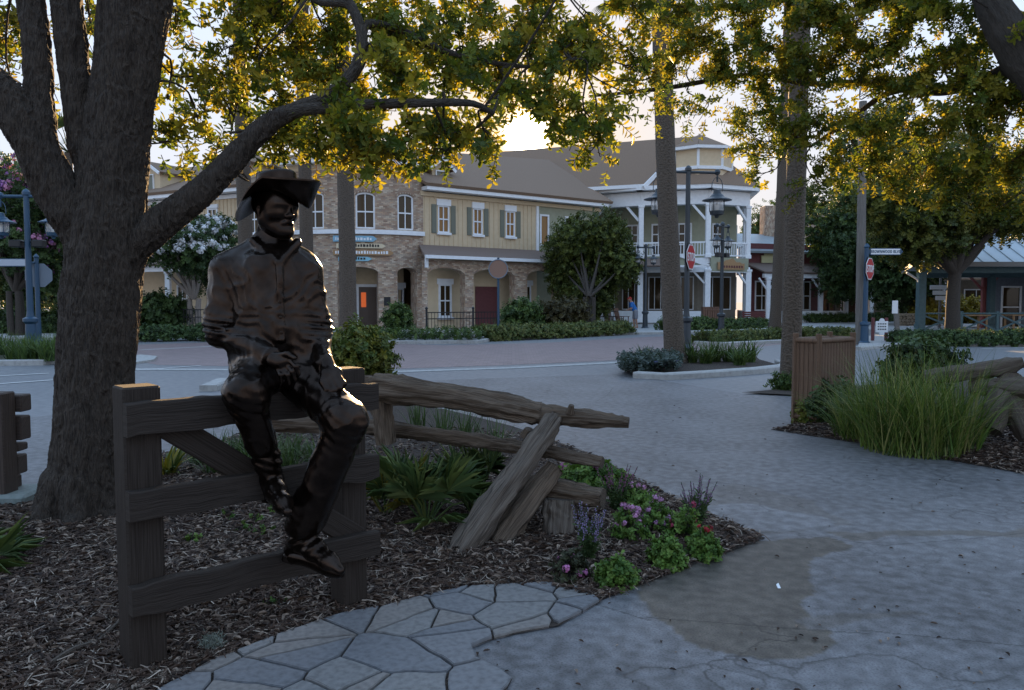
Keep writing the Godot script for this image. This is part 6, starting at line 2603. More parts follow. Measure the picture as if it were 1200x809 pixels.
func build_plants() -> void:
	near_oaks()
	M.leaf = leaf_mat(0.7)
	M.petal = leaf_mat(0.6, 0.7)
	M.bloom_mesh = bloom_mesh()
	M.pale_bark = rough_mat([Color(0.16, 0.13, 0.11), Color(0.30, 0.26, 0.23)], 0.6, 0.8, 0.0, 0.05, 4, 0.1, 111)
	M.dark_bark = rough_mat([Color(0.025, 0.02, 0.016), Color(0.07, 0.056, 0.045)], 0.8, 0.95, 0.0, 0.05, 4, 0.2, 112)
	var big := [twig_mesh(12, 0.42, 0.15, 0.05, 11, false), twig_mesh(14, 0.5, 0.14, 0.045, 12, false)]
	var small := [twig_mesh(12, 0.2, 0.07, 0.022, 13, false), twig_mesh(10, 0.16, 0.075, 0.024, 14, false)]
	var green := [Color(0.03, 0.055, 0.016), Color(0.07, 0.12, 0.03), Color(0.12, 0.17, 0.045)]
	var deep := [Color(0.022, 0.042, 0.015), Color(0.05, 0.088, 0.026), Color(0.08, 0.125, 0.038)]
	var straw_green := [Color(0.05, 0.075, 0.02), Color(0.11, 0.14, 0.035), Color(0.2, 0.2, 0.065)]
	var gold := [Color(0.04, 0.05, 0.014), Color(0.10, 0.10, 0.022), Color(0.17, 0.14, 0.025)]
	var bright := [Color(0.06, 0.10, 0.02), Color(0.12, 0.15, 0.03), Color(0.2, 0.19, 0.03)]

	# street trees
	var b := gp(228, 394)
	far_tree("crape_myrtle", "crape myrtle with white blossom before the tan siding wing", "tree", b, 1.7, pp(222, 291, 34.5), Vector3(2.6, 2.15, 2.2), 2600, 1.0, deep, 0.14, 2, M.pale_bark, big, "", [1300, Color(0.75, 0.76, 0.8)], 18)
	far_tree("crape_myrtle", "crape myrtle with purple and pink blossom behind the blue street lamp", "tree", gp(20, 396), 2.0, pp(30, 262, 34), Vector3(3.1, 3.0, 2.6), 3000, 1.0, deep, 0.15, 3, M.dark_bark, big, "", [260, Color(0.36, 0.16, 0.42), Color(0.5, 0.22, 0.36)], 18)
	far_tree("round_tree", "round leafy tree in front of the sage wall and porch", "tree", gp(690, 388.5), 1.8, pp(696, 309, 43.5), Vector3(3.0, 3.0, 2.6), 5200, 1.0, [Color(0.04, 0.06, 0.016), Color(0.085, 0.11, 0.025), Color(0.13, 0.15, 0.03)], 0.13, 3, M.dark_bark, big, "", [], 22)
	far_tree("shade_tree", "dense dark tree shading the arcade building", "tree", gp(972, 377), 2.2, pp(1000, 293, 52), Vector3(3.9, 4.0, 3.0), 5200, 1.15, deep, 0.2, 2, M.dark_bark, big, "", [], 22)
	far_tree("shade_tree", "dark tree between the wooden pole and the pavilion post", "tree", gp(1062, 379), 2.2, pp(1060, 300, 48), Vector3(3.4, 3.2, 3.0), 4200, 1.1, deep, 0.2, 2, M.dark_bark, big, "", [], 18)
	# the spreading tree by the pavilion
	var pt := gp(1117, 400)
	far_tree("spreading_tree", "spreading oak with forked trunk in the shrubs before the pavilion", "tree", pt, 2.7, pp(1105, 238, 30.2), Vector3(4.3, 2.3, 3.0), 5200, 0.95, [Color(0.04, 0.06, 0.016), Color(0.09, 0.115, 0.024), Color(0.18, 0.17, 0.03)], 0.28, 1, M.dark_bark, big, "", [], 24)
	# trees farther off
	var i := 0
	for q in [[20, 8, 58, 330, "low bushy tree far behind the blue street lamp", 3.0], [110, 8, 56, 340, "low bushy tree at the far end of the tan wing", 2.6], [-70, 8, 58, 325, "low far tree beyond the grassy island", 3.2], [60, 8, 70, 318, "far rounded tree showing under the purple crape myrtle", 3.4], [-40, 8, 62, 235, "tall tree far behind the blue lamp, its trunk bare", 5.0], [70, 8, 66, 270, "far tree between the blue street lamp and the oak trunk", 4.2], [-150, 8, 60, 220, "tall far tree beyond the end of the grassy island", 5.0], [905, 8, 80, 285, "distant tree top over the maroon building roof", 3.6], [955, 9, 86, 262, "far tree over the roof of the distant pale house", 5.6], [1130, 8, 75, 225, "far tree rising behind the pavilion roof", 6.0], [1240, 8, 66, 215, "far tree beyond the far end of the pavilion", 6.0], [1040, 8, 78, 190, "tall far tree behind the wooden pole", 6.0]]:
		var z: float = q[2]
		var c := pp(q[0], q[3], z)
		far_tree("far_tree", q[4], "tree", Vector3(c.x, 0, c.z), maxf(2.0, c.y - q[5] * 1.0), c, Vector3(q[5] * 1.05, q[5] * 0.9, q[5]), 2600, 1.6, deep if i != 4 else green, 0.28, 1, M.dark_bark, big, "", [], 18)
		i += 1
	palm("young palm behind the fork of the oak trunk", gp(88, 391.5), gp(88, 391.5) + Vector3(0, 8.6, 0), 0.2, 0.17, 9, "tall palm trunks along the street")

	# hedges and shrubs across the street
	hedge("low grassy hedge along the kerb before the brick porch", [gp(562, 397, 0.1), gp(640, 394, 0.1), gp(690, 391.5, 0.1), gp(733, 389.5, 0.1)], 0.55, 0.42, 3200, 0.55, straw_green, big)
	hedge("clipped hedge beneath the white porch, by the street lamp", [gp(782, 387.5, 0.1), gp(830, 386, 0.1)], 0.7, 0.55, 1300, 0.6, green, big)
	hedge("low hedge running past the porch entrance to the bench", [gp(838, 386.5, 0.1), gp(896, 384, 0.1)], 0.5, 0.38, 1100, 0.55, green, big)
	hedge("low hedge on the island with the leaning palm", [gp(820, 401, 0.1), gp(860, 399, 0.1), gp(925, 396, 0.1), gp(995, 394, 0.1)], 0.6, 0.26, 2200, 0.5, straw_green, big)
	hedge("low hedge at the foot of the lamp before the arcade", [gp(945, 378.5, 0.1), gp(1058, 376.5, 0.1)], 0.6, 0.45, 1400, 0.7, green, big)
	hedge("dark low hedge below the white crape myrtle", [gp(160, 397.5, 0.1), gp(236, 396, 0.1), gp(320, 400, 0.1)], 0.5, 0.36, 1700, 0.6, deep, big)
	hedge("leafy planting in front of the pavilion railing", [gp(1046, 401.5, 0.1), gp(1110, 402, 0.1), gp(1200, 402.5, 0.1), gp(1290, 403, 0.1)], 0.55, 0.28, 3000, 0.55, deep, big)
	hedge("dark hedge behind the blue street lamp", [gp(-40, 393.5), gp(85, 392.5)], 0.6, 1.0, 1100, 1.0, deep, big)
	bush("shrub", "round dark shrub behind the iron railing of the left wing", "shrub", gp(184, 391, 0.1), Vector3(1.5, 1.0, 1.0), 900, 0.9, deep, big)
	bush("shrub", "small clipped tree in front of the brick pier", "shrub", gp(467, 395, 0.1), Vector3(0.45, 0.75, 0.45), 420, 0.7, green, big)
	bush("shrub", "loose pale shrub in front of the third brick arch", "shrub", gp(612, 391, 0.1), Vector3(0.9, 0.8, 0.8), 520, 0.8, green, big)
	bush("shrub", "russet brown shrub beside the seats under the round tree", "shrub", gp(662, 390.5, 0.1), Vector3(1.2, 0.85, 0.9), 900, 0.8, [Color(0.05, 0.045, 0.02), Color(0.09, 0.075, 0.03)], big)
	for q in [[1092, 383, 1.1, "yellow shrub between the corner post and the oak by the pavilion"], [1135, 381, 1.2, "golden shrub behind the white direction board"], [1170, 381, 0.95, "golden shrub under the red porch of the grey shop"], [1185, 380, 1.2, "green shrub beside the golden one under the red porch"]]:
		bush("shrub", q[3], "shrub", gp(q[0], q[1]), Vector3(q[2], q[2] * 0.85, 0.9), 520, 0.9, [Color(0.20, 0.16, 0.02), Color(0.34, 0.27, 0.03)] if q[0] != 1185 else green, big)
	# planting by the kerb with pale flowers
	var kx := []
	var kc := []
	for n in 160:
		kx.append(Transform3D(Basis(), gp(rng.randf_range(470, 560), rng.randf_range(395, 399), 0.1) + Vector3(0, rng.randf() * 0.3, 0)))
		kc.append(tint([Color(0.45, 0.42, 0.42), Color(0.3, 0.3, 0.25)]))
	var fl := thing_w("flower_border", "low border of pale flowers below the brick piers", "flowers", gp(515, 397, 0.1))
	multi(M.bloom_mesh, kx, kc, "blossom", M.petal, fl, "stuff")
	var fx := []
	var fc := []
	for n in 420:
		fx.append(Transform3D(basis_to(rdir() + Vector3.UP, rng.randf() * TAU).scaled(Vector3.ONE * 0.7), gp(rng.randf_range(440, 562), rng.randf_range(395, 400), 0.1) + Vector3(0, rng.randf() * 0.2, 0)))
		fc.append(tint(green))
	split_multi(big, fx, fc, "foliage", M.leaf, fl)

	# left island: grassy clumps
	for n in 13:
		var p := gp(rng.randf_range(-70, 68), rng.randf_range(414, 424), 0.1)
		grass("grass_clump", "arching green grass clump on the island of the blue street lamp", "grass clump", p, 150, 0.75, 0.7, 0.012, green, "grass clumps on the left island", Vector3.ZERO, 0.25)
	# palm island: clumps and blue ground cover
	for q in [[757, 424, 0.5], [810, 425, 0.75], [827, 426, 0.6], [838, 424, 0.75], [855, 424, 0.65], [866, 428, 0.6], [878, 424.5, 0.75]]:
		grass("lily_clump", "green strappy lily clump in the soil of the palm island", "grass clump", gp(q[0], q[1], 0.06), 110, q[2], 0.85, 0.014, bright if false else green, "lily clumps on the palm island", Vector3.ZERO, 0.14)
	var gx := []
	var gc := []
	for n in 460:
		var u := rng.randf()
		gx.append(Transform3D(basis_to(rdir() + Vector3.UP * 1.2, rng.randf() * TAU).scaled(Vector3.ONE * 0.55), gp(lerpf(730, 792, u), rng.randf_range(429, 439) - 4.0 * u * 0.5, 0.06) + Vector3(0, rng.randf() * 0.18, 0)))
		gc.append(tint([Color(0.05, 0.075, 0.06), Color(0.10, 0.13, 0.12)]))
	var cov := thing_w("ground_cover", "blue flowering ground cover at the foot of the island palm", "flowers", gp(760, 435, 0.06))
	split_multi(big, gx, gc, "foliage", M.leaf, cov)
	var hx := []
	var hc := []
	for n in 120:
		hx.append(Transform3D(Basis().scaled(Vector3.ONE * 0.4), gp(rng.randf_range(735, 795), rng.randf_range(427, 437), 0.06) + Vector3(0, 0.12 + rng.randf() * 0.14, 0)))
		hc.append(tint([Color(0.16, 0.2, 0.55), Color(0.3, 0.32, 0.6)]))
	multi(M.bloom_mesh, hx, hc, "blossom", M.petal, cov, "stuff")
	bush("shrub", "small low shrub at the foot of the palm behind the bin", "shrub", gp(922, 458), Vector3(0.3, 0.16, 0.25), 160, 0.6, green, small)

	# yellow-green shrub behind the fence
	bush("shrub", "bright yellow green shrub rising behind the log fence", "shrub", gp(424, 468), Vector3(0.52, 0.62, 0.5), 1150, 0.95, bright, small, "", 1.05)
	# tall grass on the right
	var tg := [Color(0.045, 0.085, 0.018), Color(0.08, 0.14, 0.025), Color(0.14, 0.19, 0.035), Color(0.26, 0.24, 0.09)]
	var gb := gp(1075, 528)
	var tgo := grass("tall_grass", "big fountain of tall green grass beside the wooden bin", "grass clump", gb, 1500, 1.2, 0.8, 0.0055, tg, "", Vector3.ZERO, 0.55, 0.55)
	grass("tall_grass", "lower tuft of green grass between the bin and the tall clump", "grass clump", gp(1012, 515), 420, 0.85, 0.75, 0.005, tg, "", Vector3(-0.1, 0, 0), 0.3, 0.4)
	bush("shrub", "dark leafy shrub half hidden behind the tall grass", "shrub", gp(1075, 462), Vector3(0.75, 0.5, 0.4), 700, 1.0, deep, small)
	bush("shrub", "bright low plant at the foot of the wooden bin", "shrub", gp(952, 497), Vector3(0.18, 0.14, 0.15), 120, 0.7, bright, small)
	bush("shrub", "dark low plant between the bin and the grass", "shrub", gp(985, 500), Vector3(0.35, 0.3, 0.3), 420, 0.8, deep, small)


# ---------------------------------------------------------------- figures
# Joins tapered capsules [a, b, ra, rb, blend] into one skin (surface nets). wrinkle: Callable(p) -> metres, or null.
func skin(mb: MB, prims: Array, cell: float, wrinkle = null) -> void:
	var lo := Vector3(1e9, 1e9, 1e9)
	var hi := -lo
	for q in prims:
		var r: float = maxf(q[2], q[3]) + cell * 3.0
		lo = lo.min(q[0].min(q[1]) - Vector3.ONE * r)
		hi = hi.max(q[0].max(q[1]) + Vector3.ONE * r)
	var nx := int((hi.x - lo.x) / cell) + 2
	var ny := int((hi.y - lo.y) / cell) + 2
	var nz := int((hi.z - lo.z) / cell) + 2
	var val := PackedFloat32Array()
	val.resize(nx * ny * nz)
	val.fill(9.0)
	for q in prims:
		var a: Vector3 = q[0]
		var b: Vector3 = q[1]
		var ra: float = q[2]
		var rb: float = q[3]
		var bl: float = q[4]
		var m: float = maxf(ra, rb) + bl + cell * 2.0
		var l := ((a.min(b) - Vector3.ONE * m - lo) / cell).floor()
		var h := ((a.max(b) + Vector3.ONE * m - lo) / cell).ceil()
		var ab := b - a
		var inv := 1.0 / maxf(ab.length_squared(), 1e-9)
		for k in range(maxi(0, int(l.z)), mini(nz, int(h.z) + 1)):
			for j in range(maxi(0, int(l.y)), mini(ny, int(h.y) + 1)):
				var row := (k * ny + j) * nx
				for i in range(maxi(0, int(l.x)), mini(nx, int(h.x) + 1)):
					var p := lo + Vector3(i, j, k) * cell - a
					var t := clampf(p.dot(ab) * inv, 0.0, 1.0)
					var d := (p - ab * t).length() - lerpf(ra, rb, t)
					if d > m:
						continue
					var o := val[row + i]
					var e := bl - absf(o - d)
					if e > 0.0:
						val[row + i] = minf(o, d) - e * e * 0.25 / bl
					elif d < o:
						val[row + i] = d
	if wrinkle != null:
		for k in nz:
			for j in ny:
				var row := (k * ny + j) * nx
				for i in nx:
					var o := val[row + i]
					if absf(o) < 0.03:
						val[row + i] = o - wrinkle.call(lo + Vector3(i, j, k) * cell)
	var ids := {}
	var sx := 1
	var sy := nx
	var sz := nx * ny
	var off := [0, sx, sy, sx + sy, sz, sx + sz, sy + sz, sx + sy + sz]
	var first := mb.V.size()
	for k in nz - 1:
		for j in ny - 1:
			var row := (k * ny + j) * nx
			for i in nx - 1:
				var id := row + i
				if absf(val[id]) > cell * 3.0:
					continue
				var mask := 0
				for c in 8:
					if val[id + off[c]] < 0.0:
						mask |= 1 << c
				if mask == 0 or mask == 255:
					continue
				var s := Vector3.ZERO
				var n := 0
				for c in 8:
					for ax in 3:
						if c & (1 << ax):
							continue
						var c2 := c | (1 << ax)
						var va := val[id + off[c]]
						var vb := val[id + off[c2]]
						if (va < 0.0) != (vb < 0.0):
							var t := va / (va - vb)
							var p := Vector3(c & 1, (c >> 1) & 1, (c >> 2) & 1)
							p[ax] += t
							s += p
							n += 1
				ids[id] = mb.v(lo + (Vector3(i, j, k) + s / n) * cell, Vector3.UP)
	for id: int in ids:
		for ax in 3:
			var st: int = [sx, sy, sz][ax]
			var u: int = [sy, sz, sx][ax]
			var w: int = [sz, sx, sy][ax]
			var va := val[id]
			var vb := val[id + st]
			if (va < 0.0) == (vb < 0.0):
				continue
			if not (ids.has(id - u) and ids.has(id - w) and ids.has(id - u - w)):
				continue
			var q := [ids[id], ids[id - u], ids[id - u - w], ids[id - w]]
			# counter-clockwise seen from outside when the inside lies at the lower end
			if va < 0.0:
				mb.I.append_array(PackedInt32Array([q[0], q[2], q[3], q[0], q[1], q[2]]))
			else:
				mb.I.append_array(PackedInt32Array([q[0], q[3], q[2], q[0], q[2], q[1]]))
	mb.smooth()
	for i in range(first, mb.V.size()):
		mb.U[i] = Vector2(mb.V[i].x + mb.V[i].z, mb.V[i].y)


func chain(pr: Array, pts: Array, radii: Array, bl: float) -> void:
	for i in pts.size() - 1:
		pr.append([pts[i], pts[i + 1], radii[i], radii[i + 1], bl])


var fence_l: Vector3
var fd := Vector3(0.732, 0, -0.681)
var nf := Vector3(0.681, 0, 0.732)


func fence_t(px: float, off := 0.0) -> float:     # metres along the fence for a picture column
	var r := (px - 600.0) / F
	var a := fence_l + nf * off
	# (a.x + fd.x t) = r * -(a.z + fd.z t)
	return -(a.x + r * a.z) / (fd.x + r * fd.z)


func plank_fence() -> void:
	M.fencewood = wood([Color(0.014, 0.0102, 0.008), Color(0.025, 0.018, 0.0142), Color(0.042, 0.032, 0.026), Color(0.021, 0.0155, 0.012)], 1.1, 0.10, 0.75, 0.22, 121)
	M.fencewood.metallic_specular = 0.3
	fence_l = gp(168.5, 783)
	fence_l += -nf * 0.0
	var o := thing_w("plank_fence", "dark plank fence with two posts and diagonal brace, the statue sits on it", "fence", fence_l)
	var bs := Basis(fd, Vector3.UP, fd.cross(Vector3.UP))
	var tr := fence_t(405)
	for q in [[0.0, 1.225, 0.15], [tr, 1.24, 0.14]]:
		var mb := MB.new()
		mb.box(Transform3D(bs, fence_l + fd * q[0] + Vector3(0, q[1] * 0.5 - 0.04, 0)), Vector3(q[2], q[1] + 0.08, q[2]), 0.008)
		part(mb, "post", M.fencewood, o)
	var r := RandomNumberGenerator.new()
	r.seed = 31
	var fn := FastNoiseLite.new()
	fn.seed = 4
	fn.frequency = 3.0
	for y in [[1.165, 0.135], [0.80, 0.125], [0.405, 0.13]]:
		# a rough sawn plank: wavering edges
		var t0 := fence_t(143, 0.11)
		var t1 := fence_t(440, 0.11)
		var mb := MB.new()
		var n := 26
		var rows := []
		for i in n + 1:
			var t := lerpf(t0, t1, float(i) / n)
			var p := fence_l + fd * t + nf * 0.108
			var up: float = y[0] + fn.get_noise_2d(t * 1.4, y[0] * 9.0) * 0.016
			var dn: float = y[0] - y[1] + fn.get_noise_2d(t * 1.4 + 30, y[0] * 9.0) * 0.018
			rows.append([p, up, dn])
		for i in n:
			var a: Array = rows[i]
			var b: Array = rows[i + 1]
			var f := nf * 0.026
			var bv := Vector3(0, 0.007, 0)
			var A := Vector3(a[0].x, 0, a[0].z)
			var B := Vector3(b[0].x, 0, b[0].z)
			var au := Vector3(0, a[1], 0)
			var bu := Vector3(0, b[1], 0)
			var ad := Vector3(0, a[2], 0)
			var bd := Vector3(0, b[2], 0)
			var u0 := i * 0.06
			mb.quad(A + f + ad, B + f + bd, B + f + bu - bv, A + f + au - bv, u0, u0 + 0.06, 0, 0.13)
			mb.quad(A + f + au - bv, B + f + bu - bv, B + f * 0.75 + bu, A + f * 0.75 + au, u0, u0 + 0.06, 0.13, 0.137)
			mb.quad(A + f * 0.75 + au, B + f * 0.75 + bu, B - f + bu, A - f + au, u0, u0 + 0.06, 0.14, 0.19)
			mb.quad(B - f + bd, A - f + ad, A - f + au, B - f + bu, u0, u0 + 0.06, 0, 0.13)
			mb.quad(A - f + ad, B - f + bd, B + f + bd, A + f + ad, u0, u0 + 0.06, 0, 0.05)
			if i == 0:
				mb.quad(A - f + ad, A + f + ad, A + f + au, A - f + au)
			if i == n - 1:
				mb.quad(B + f + bd, B - f + bd, B - f + bu, B + f + bu)
		part(mb, "rail", M.fencewood, o)
	var dg := MB.new()
	dg.bar(fence_l + fd * 0.04 + nf * 0.055 + Vector3(0, 1.10, 0), fence_l + fd * (tr + 0.02) + nf * 0.055 + Vector3(0, 0.36, 0), 0.045, 0.12, 0.006)
	part(dg, "diagonal_brace", M.fencewood, o)


func statue() -> void:
	var im := nimg(131, 0.02, 5)
	M.bronze = StandardMaterial3D.new()
	M.bronze.albedo_texture = colored(im, [Color(0.015, 0.0095, 0.007), Color(0.027, 0.0175, 0.013), Color(0.046, 0.031, 0.0235)], 0.05, 2)
	M.bronze.uv1_triplanar = true
	M.bronze.uv1_world_triplanar = true
	M.bronze.uv1_scale = Vector3.ONE * 2.0
	M.bronze.metallic = 0.9
	M.bronze.roughness = 0.25
	var o := thing_w("cowboy_statue", "dark bronze statue of a cowboy in hat and boots sitting on the plank fence", "statue", pp(330, 458, 3.70))
	var J := func(px: float, py: float, z: float) -> Vector3: return pp(px, py, z)
	var pr := []
	# trunk of the body, shirt and hips
	pr.append([J.call(285, 316, 3.72), J.call(344, 316, 3.74), 0.096, 0.096, 0.05])
	pr.append([J.call(299, 330, 3.70), J.call(302, 395, 3.67), 0.118, 0.118, 0.06])
	pr.append([J.call(340, 330, 3.72), J.call(343, 395, 3.68), 0.118, 0.118, 0.06])
	pr.append([J.call(320, 318, 3.68), J.call(325, 390, 3.63), 0.12, 0.125, 0.07])
	pr.append([J.call(298, 402, 3.68), J.call(348, 402, 3.68), 0.13, 0.13, 0.03])
	pr.append([J.call(303, 430, 3.73), J.call(346, 430, 3.73), 0.125, 0.125, 0.04])
	# neck and trapezius
	pr.append([J.call(318, 292, 3.74), J.call(322, 255, 3.72), 0.068, 0.062, 0.05])
	pr.append([J.call(318, 283, 3.75), J.call(276, 308, 3.74), 0.058, 0.066, 0.05])
	pr.append([J.call(318, 283, 3.75), J.call(350, 307, 3.75), 0.058, 0.066, 0.05])
	# shirt collar and placket
	for s in [[296, 282, 3.66, 326, 308, 3.565], [348, 285, 3.66, 328, 308, 3.565]]:
		pr.append([J.call(s[0], s[1], s[2]), J.call(s[3], s[4], s[5]), 0.02, 0.012, 0.012])
	pr.append([J.call(327, 308, 3.562), J.call(331, 398, 3.508), 0.012, 0.012, 0.01])
	# left of the picture: upper arm with rolled sleeve, forearm across the lap
	pr.append([J.call(265, 318, 3.71), J.call(258, 380, 3.65), 0.08, 0.068, 0.04])
	pr.append([J.call(258, 372, 3.65), J.call(260, 392, 3.64), 0.07, 0.069, 0.02])
	pr.append([J.call(259, 390, 3.64), J.call(318, 417, 3.44), 0.056, 0.037, 0.025])
	# right of the picture
	pr.append([J.call(358, 318, 3.74), J.call(369, 380, 3.72), 0.078, 0.066, 0.04])
	pr.append([J.call(369, 374, 3.72), J.call(371, 391, 3.71), 0.068, 0.067, 0.02])
	pr.append([J.call(372, 390, 3.71), J.call(380, 426, 3.53), 0.052, 0.037, 0.025])
	# legs in jeans
	pr.append([J.call(304, 434, 3.68), J.call(288, 462, 3.31), 0.115, 0.088, 0.06])
	pr.append([J.call(288, 462, 3.31), J.call(306, 522, 3.41), 0.084, 0.066, 0.04])
	pr.append([J.call(344, 436, 3.66), J.call(406, 494, 3.38), 0.115, 0.088, 0.06])
	pr.append([J.call(406, 494, 3.38), J.call(362, 606, 3.46), 0.09, 0.085, 0.04])
	pr.append([J.call(365, 590, 3.46), J.call(356, 614, 3.47), 0.088, 0.082, 0.02])
	var wn := FastNoiseLite.new()
	wn.seed = 8
	wn.frequency = 7.0
	wn.fractal_octaves = 2
	var y_cuff := J.call(258, 384, 3.65) as Vector3
	var k1 := J.call(288, 470, 3.31) as Vector3
	var k2 := J.call(404, 502, 3.38) as Vector3
	var hem := J.call(322, 400, 3.65) as Vector3
	var e1 := J.call(357, 605, 3.46) as Vector3
	var wrinkle := func(p: Vector3) -> float:
		var n := wn.get_noise_3d(p.x + p.y * 0.35, p.y * 0.55, p.z)
		var fold := (1.0 - absf(n)) * (1.0 - absf(n))
		var n2 := wn.get_noise_3d(p.x * 0.45 - p.y * 0.3 + 7.0, p.y * 0.42 + p.x * 0.3, p.z * 0.5)
		var big := pow(1.0 - absf(n2), 7.0)
		var d := 0.003 * (fold - 0.55) + 0.007 * (big - 0.2)
		# drawn folds: level over the belly, slanting over the chest and sleeves
		var belly := exp(-pow((p.y - hem.y - 0.07) / 0.085, 2.0))
		var chest := exp(-pow((p.y - hem.y - 0.27) / 0.12, 2.0))
		var ph := wn.get_noise_3d(p.x * 0.5, p.y * 0.5, p.z * 0.5) * 5.0
		d += belly * 0.0065 * pow(absf(sin(p.y * 62.0 + (p.x - hem.x) * 18.0 + ph)), 3.0)
		d += chest * 0.005 * pow(absf(sin(p.y * 34.0 - absf(p.x - hem.x) * 46.0 + ph)), 4.0)
		# creases along the thighs from the lap
		var lap := exp(-pow((p.y - hem.y + 0.16) / 0.10, 2.0))
		d += lap * 0.005 * pow(absf(sin((p.x + p.y * 0.7) * 48.0 + ph)), 4.0)
		# rolled cuffs: rings across the arms
		var cuff := exp(-pow((p.y - y_cuff.y) / 0.055, 2.0)) * smoothstep(0.13, 0.2, absf(p.x - hem.x))
		d += cuff * 0.006 * sin(p.y * 210.0 + p.x * 30.0)
		# cloth bunched behind the knees and above the boots
		for q in [[k1, 0.09, 0.006], [k2, 0.1, 0.006], [e1, 0.06, 0.007]]:
			var c: Vector3 = q[0]
			d += exp(-(p - c).length_squared() / (q[1] * q[1])) * q[2] * sin(p.y * 120.0 + p.x * 70.0 + p.z * 40.0)
		return d
	var mb := MB.new()
	skin(mb, pr, 0.008, wrinkle)
	# hands, on a finer grid
	var h1 := []
	var w1: Vector3 = J.call(314, 415, 3.455)
	var pl: Vector3 = J.call(329, 426, 3.41)
	chain(h1, [w1, pl], [0.036, 0.034], 0.02)
	h1.append([J.call(322, 424, 3.425), J.call(337, 423, 3.40), 0.03, 0.022, 0.02])
	for q in [[338, 421, 347, 430, 350, 439, 0.0], [334, 426, 343, 436, 346, 446, 0.004], [329, 429, 337, 440, 339, 450, 0.006], [324, 430, 329, 440, 330, 448, 0.008]]:
		chain(h1, [J.call(q[0], q[1], 3.40 + q[6]), J.call(q[2], q[3], 3.365 + q[6]), J.call(q[4], q[5], 3.37 + q[6])], [0.0125, 0.011, 0.009], 0.008)
	chain(h1, [J.call(322, 417, 3.42), J.call(336, 415, 3.385), J.call(345, 420, 3.37)], [0.014, 0.012, 0.0095], 0.01)
	skin(mb, h1, 0.0045)
	var h2 := []
	var pa: Vector3 = J.call(388, 442, 3.47)
	chain(h2, [J.call(381, 422, 3.535), pa], [0.036, 0.038], 0.02)
	h2.append([J.call(383, 440, 3.47), J.call(394, 438, 3.48), 0.03, 0.03, 0.02])
	for q in [[396, 440, 403, 450, 396, 460, 0.0], [391, 443, 398, 455, 390, 463, -0.012], [386, 445, 391, 458, 384, 464, -0.018], [381, 445, 384, 457, 379, 462, -0.016]]:
		chain(h2, [J.call(q[0], q[1], 3.455 + q[6]), J.call(q[2], q[3], 3.43 + q[6]), J.call(q[4], q[5], 3.425 + q[6])], [0.0135, 0.0125, 0.010], 0.008)
	chain(h2, [J.call(380, 436, 3.46), J.call(377, 448, 3.43), J.call(381, 456, 3.415)], [0.014, 0.012, 0.010], 0.01)
	skin(mb, h2, 0.0045)
	# head: turned to the right of the picture
	var H: Vector3 = J.call(323, 245, 3.71)
	var f := Vector3(0.80, -0.08, 0.60).normalized()
	var s := Vector3.UP.cross(f).normalized()       # towards the right of the picture, away
	var u := f.cross(s)
	var hp := []
	hp.append([H - f * 0.035 + u * 0.03, H + f * 0.02 + u * 0.03, 0.093, 0.09, 0.04])
	hp.append([H + f * 0.02 - u * 0.02, H + f * 0.045 - u * 0.075, 0.078, 0.05, 0.04])
	hp.append([H + f * 0.055 - u * 0.10, H + f * 0.075 - u * 0.112, 0.04, 0.027, 0.03])
	for g in [-1.0, 1.0]:
		hp.append([H - u * 0.055 + s * 0.06 * g, H + f * 0.07 - u * 0.108 + s * 0.018 * g, 0.034, 0.028, 0.03])        # jaw
		hp.append([H + f * 0.075 - u * 0.028 + s * 0.036 * g, H + f * 0.055 - u * 0.03 + s * 0.058 * g, 0.023, 0.022, 0.025])   # cheekbone
		hp.append([H + f * 0.097 + u * 0.018 + s * 0.012 * g, H + f * 0.082 + u * 0.02 + s * 0.052 * g, 0.011, 0.012, 0.012])   # brow
		hp.append([H + f * 0.088 - u * 0.006 + s * 0.032 * g, H + f * 0.088 - u * 0.006 + s * 0.033 * g, 0.012, 0.012, 0.004])  # eye
		hp.append([H - f * 0.018 + u * 0.008 + s * 0.088 * g, H - f * 0.008 - u * 0.045 + s * 0.083 * g, 0.014, 0.011, 0.008])  # ear
		hp.append([H - f * 0.004 + u * 0.005 + s * 0.09 * g, H - f * 0.028 - u * 0.01 + s * 0.092 * g, 0.007, 0.008, 0.005])
		hp.append([H + f * 0.107 - u * 0.036 + s * 0.012 * g, H + f * 0.107 - u * 0.036 + s * 0.013 * g, 0.010, 0.010, 0.008])  # nostril
	hp.append([H + f * 0.098 + u * 0.008, H + f * 0.122 - u * 0.032, 0.010, 0.014, 0.012])      # nose
	hp.append([H + f * 0.092 - u * 0.068 - s * 0.022, H + f * 0.102 - u * 0.057, 0.011, 0.012, 0.01])     # moustache
	hp.append([H + f * 0.102 - u * 0.057, H + f * 0.092 - u * 0.068 + s * 0.022, 0.012, 0.011, 0.01])
	hp.append([H - u * 0.06 - f * 0.01, H - u * 0.16 - f * 0.03, 0.062, 0.064, 0.03])
	skin(mb, hp, 0.0048)
	part(mb, "body", M.bronze, o)

	# hat
	var hat := MB.new()
	var hc: Vector3 = J.call(324, 226, 3.71)
	var ns := 56
	var ring := func(fa: Callable, rows: int) -> void:
		var v0 := hat.V.size()
		for i in rows + 1:
			for k in ns + 1:
				hat.v(fa.call(float(i) / rows, TAU * k / ns), Vector3.UP)
		for i in rows:
			for k in ns:
				var a := v0 + i * (ns + 1) + k
				var b := a + ns + 1
				hat.I.append_array(PackedInt32Array([a, b, a + 1, a + 1, b, b + 1]))
	var oval := func(ang: float, r: float, asym: float) -> Vector3:     # longer along the way the face looks
		var d := Vector3(cos(ang), 0, sin(ang))
		var along := d.dot(Vector3(f.x, 0, f.z).normalized())
		return d * r * (1.0 + asym * along * along)
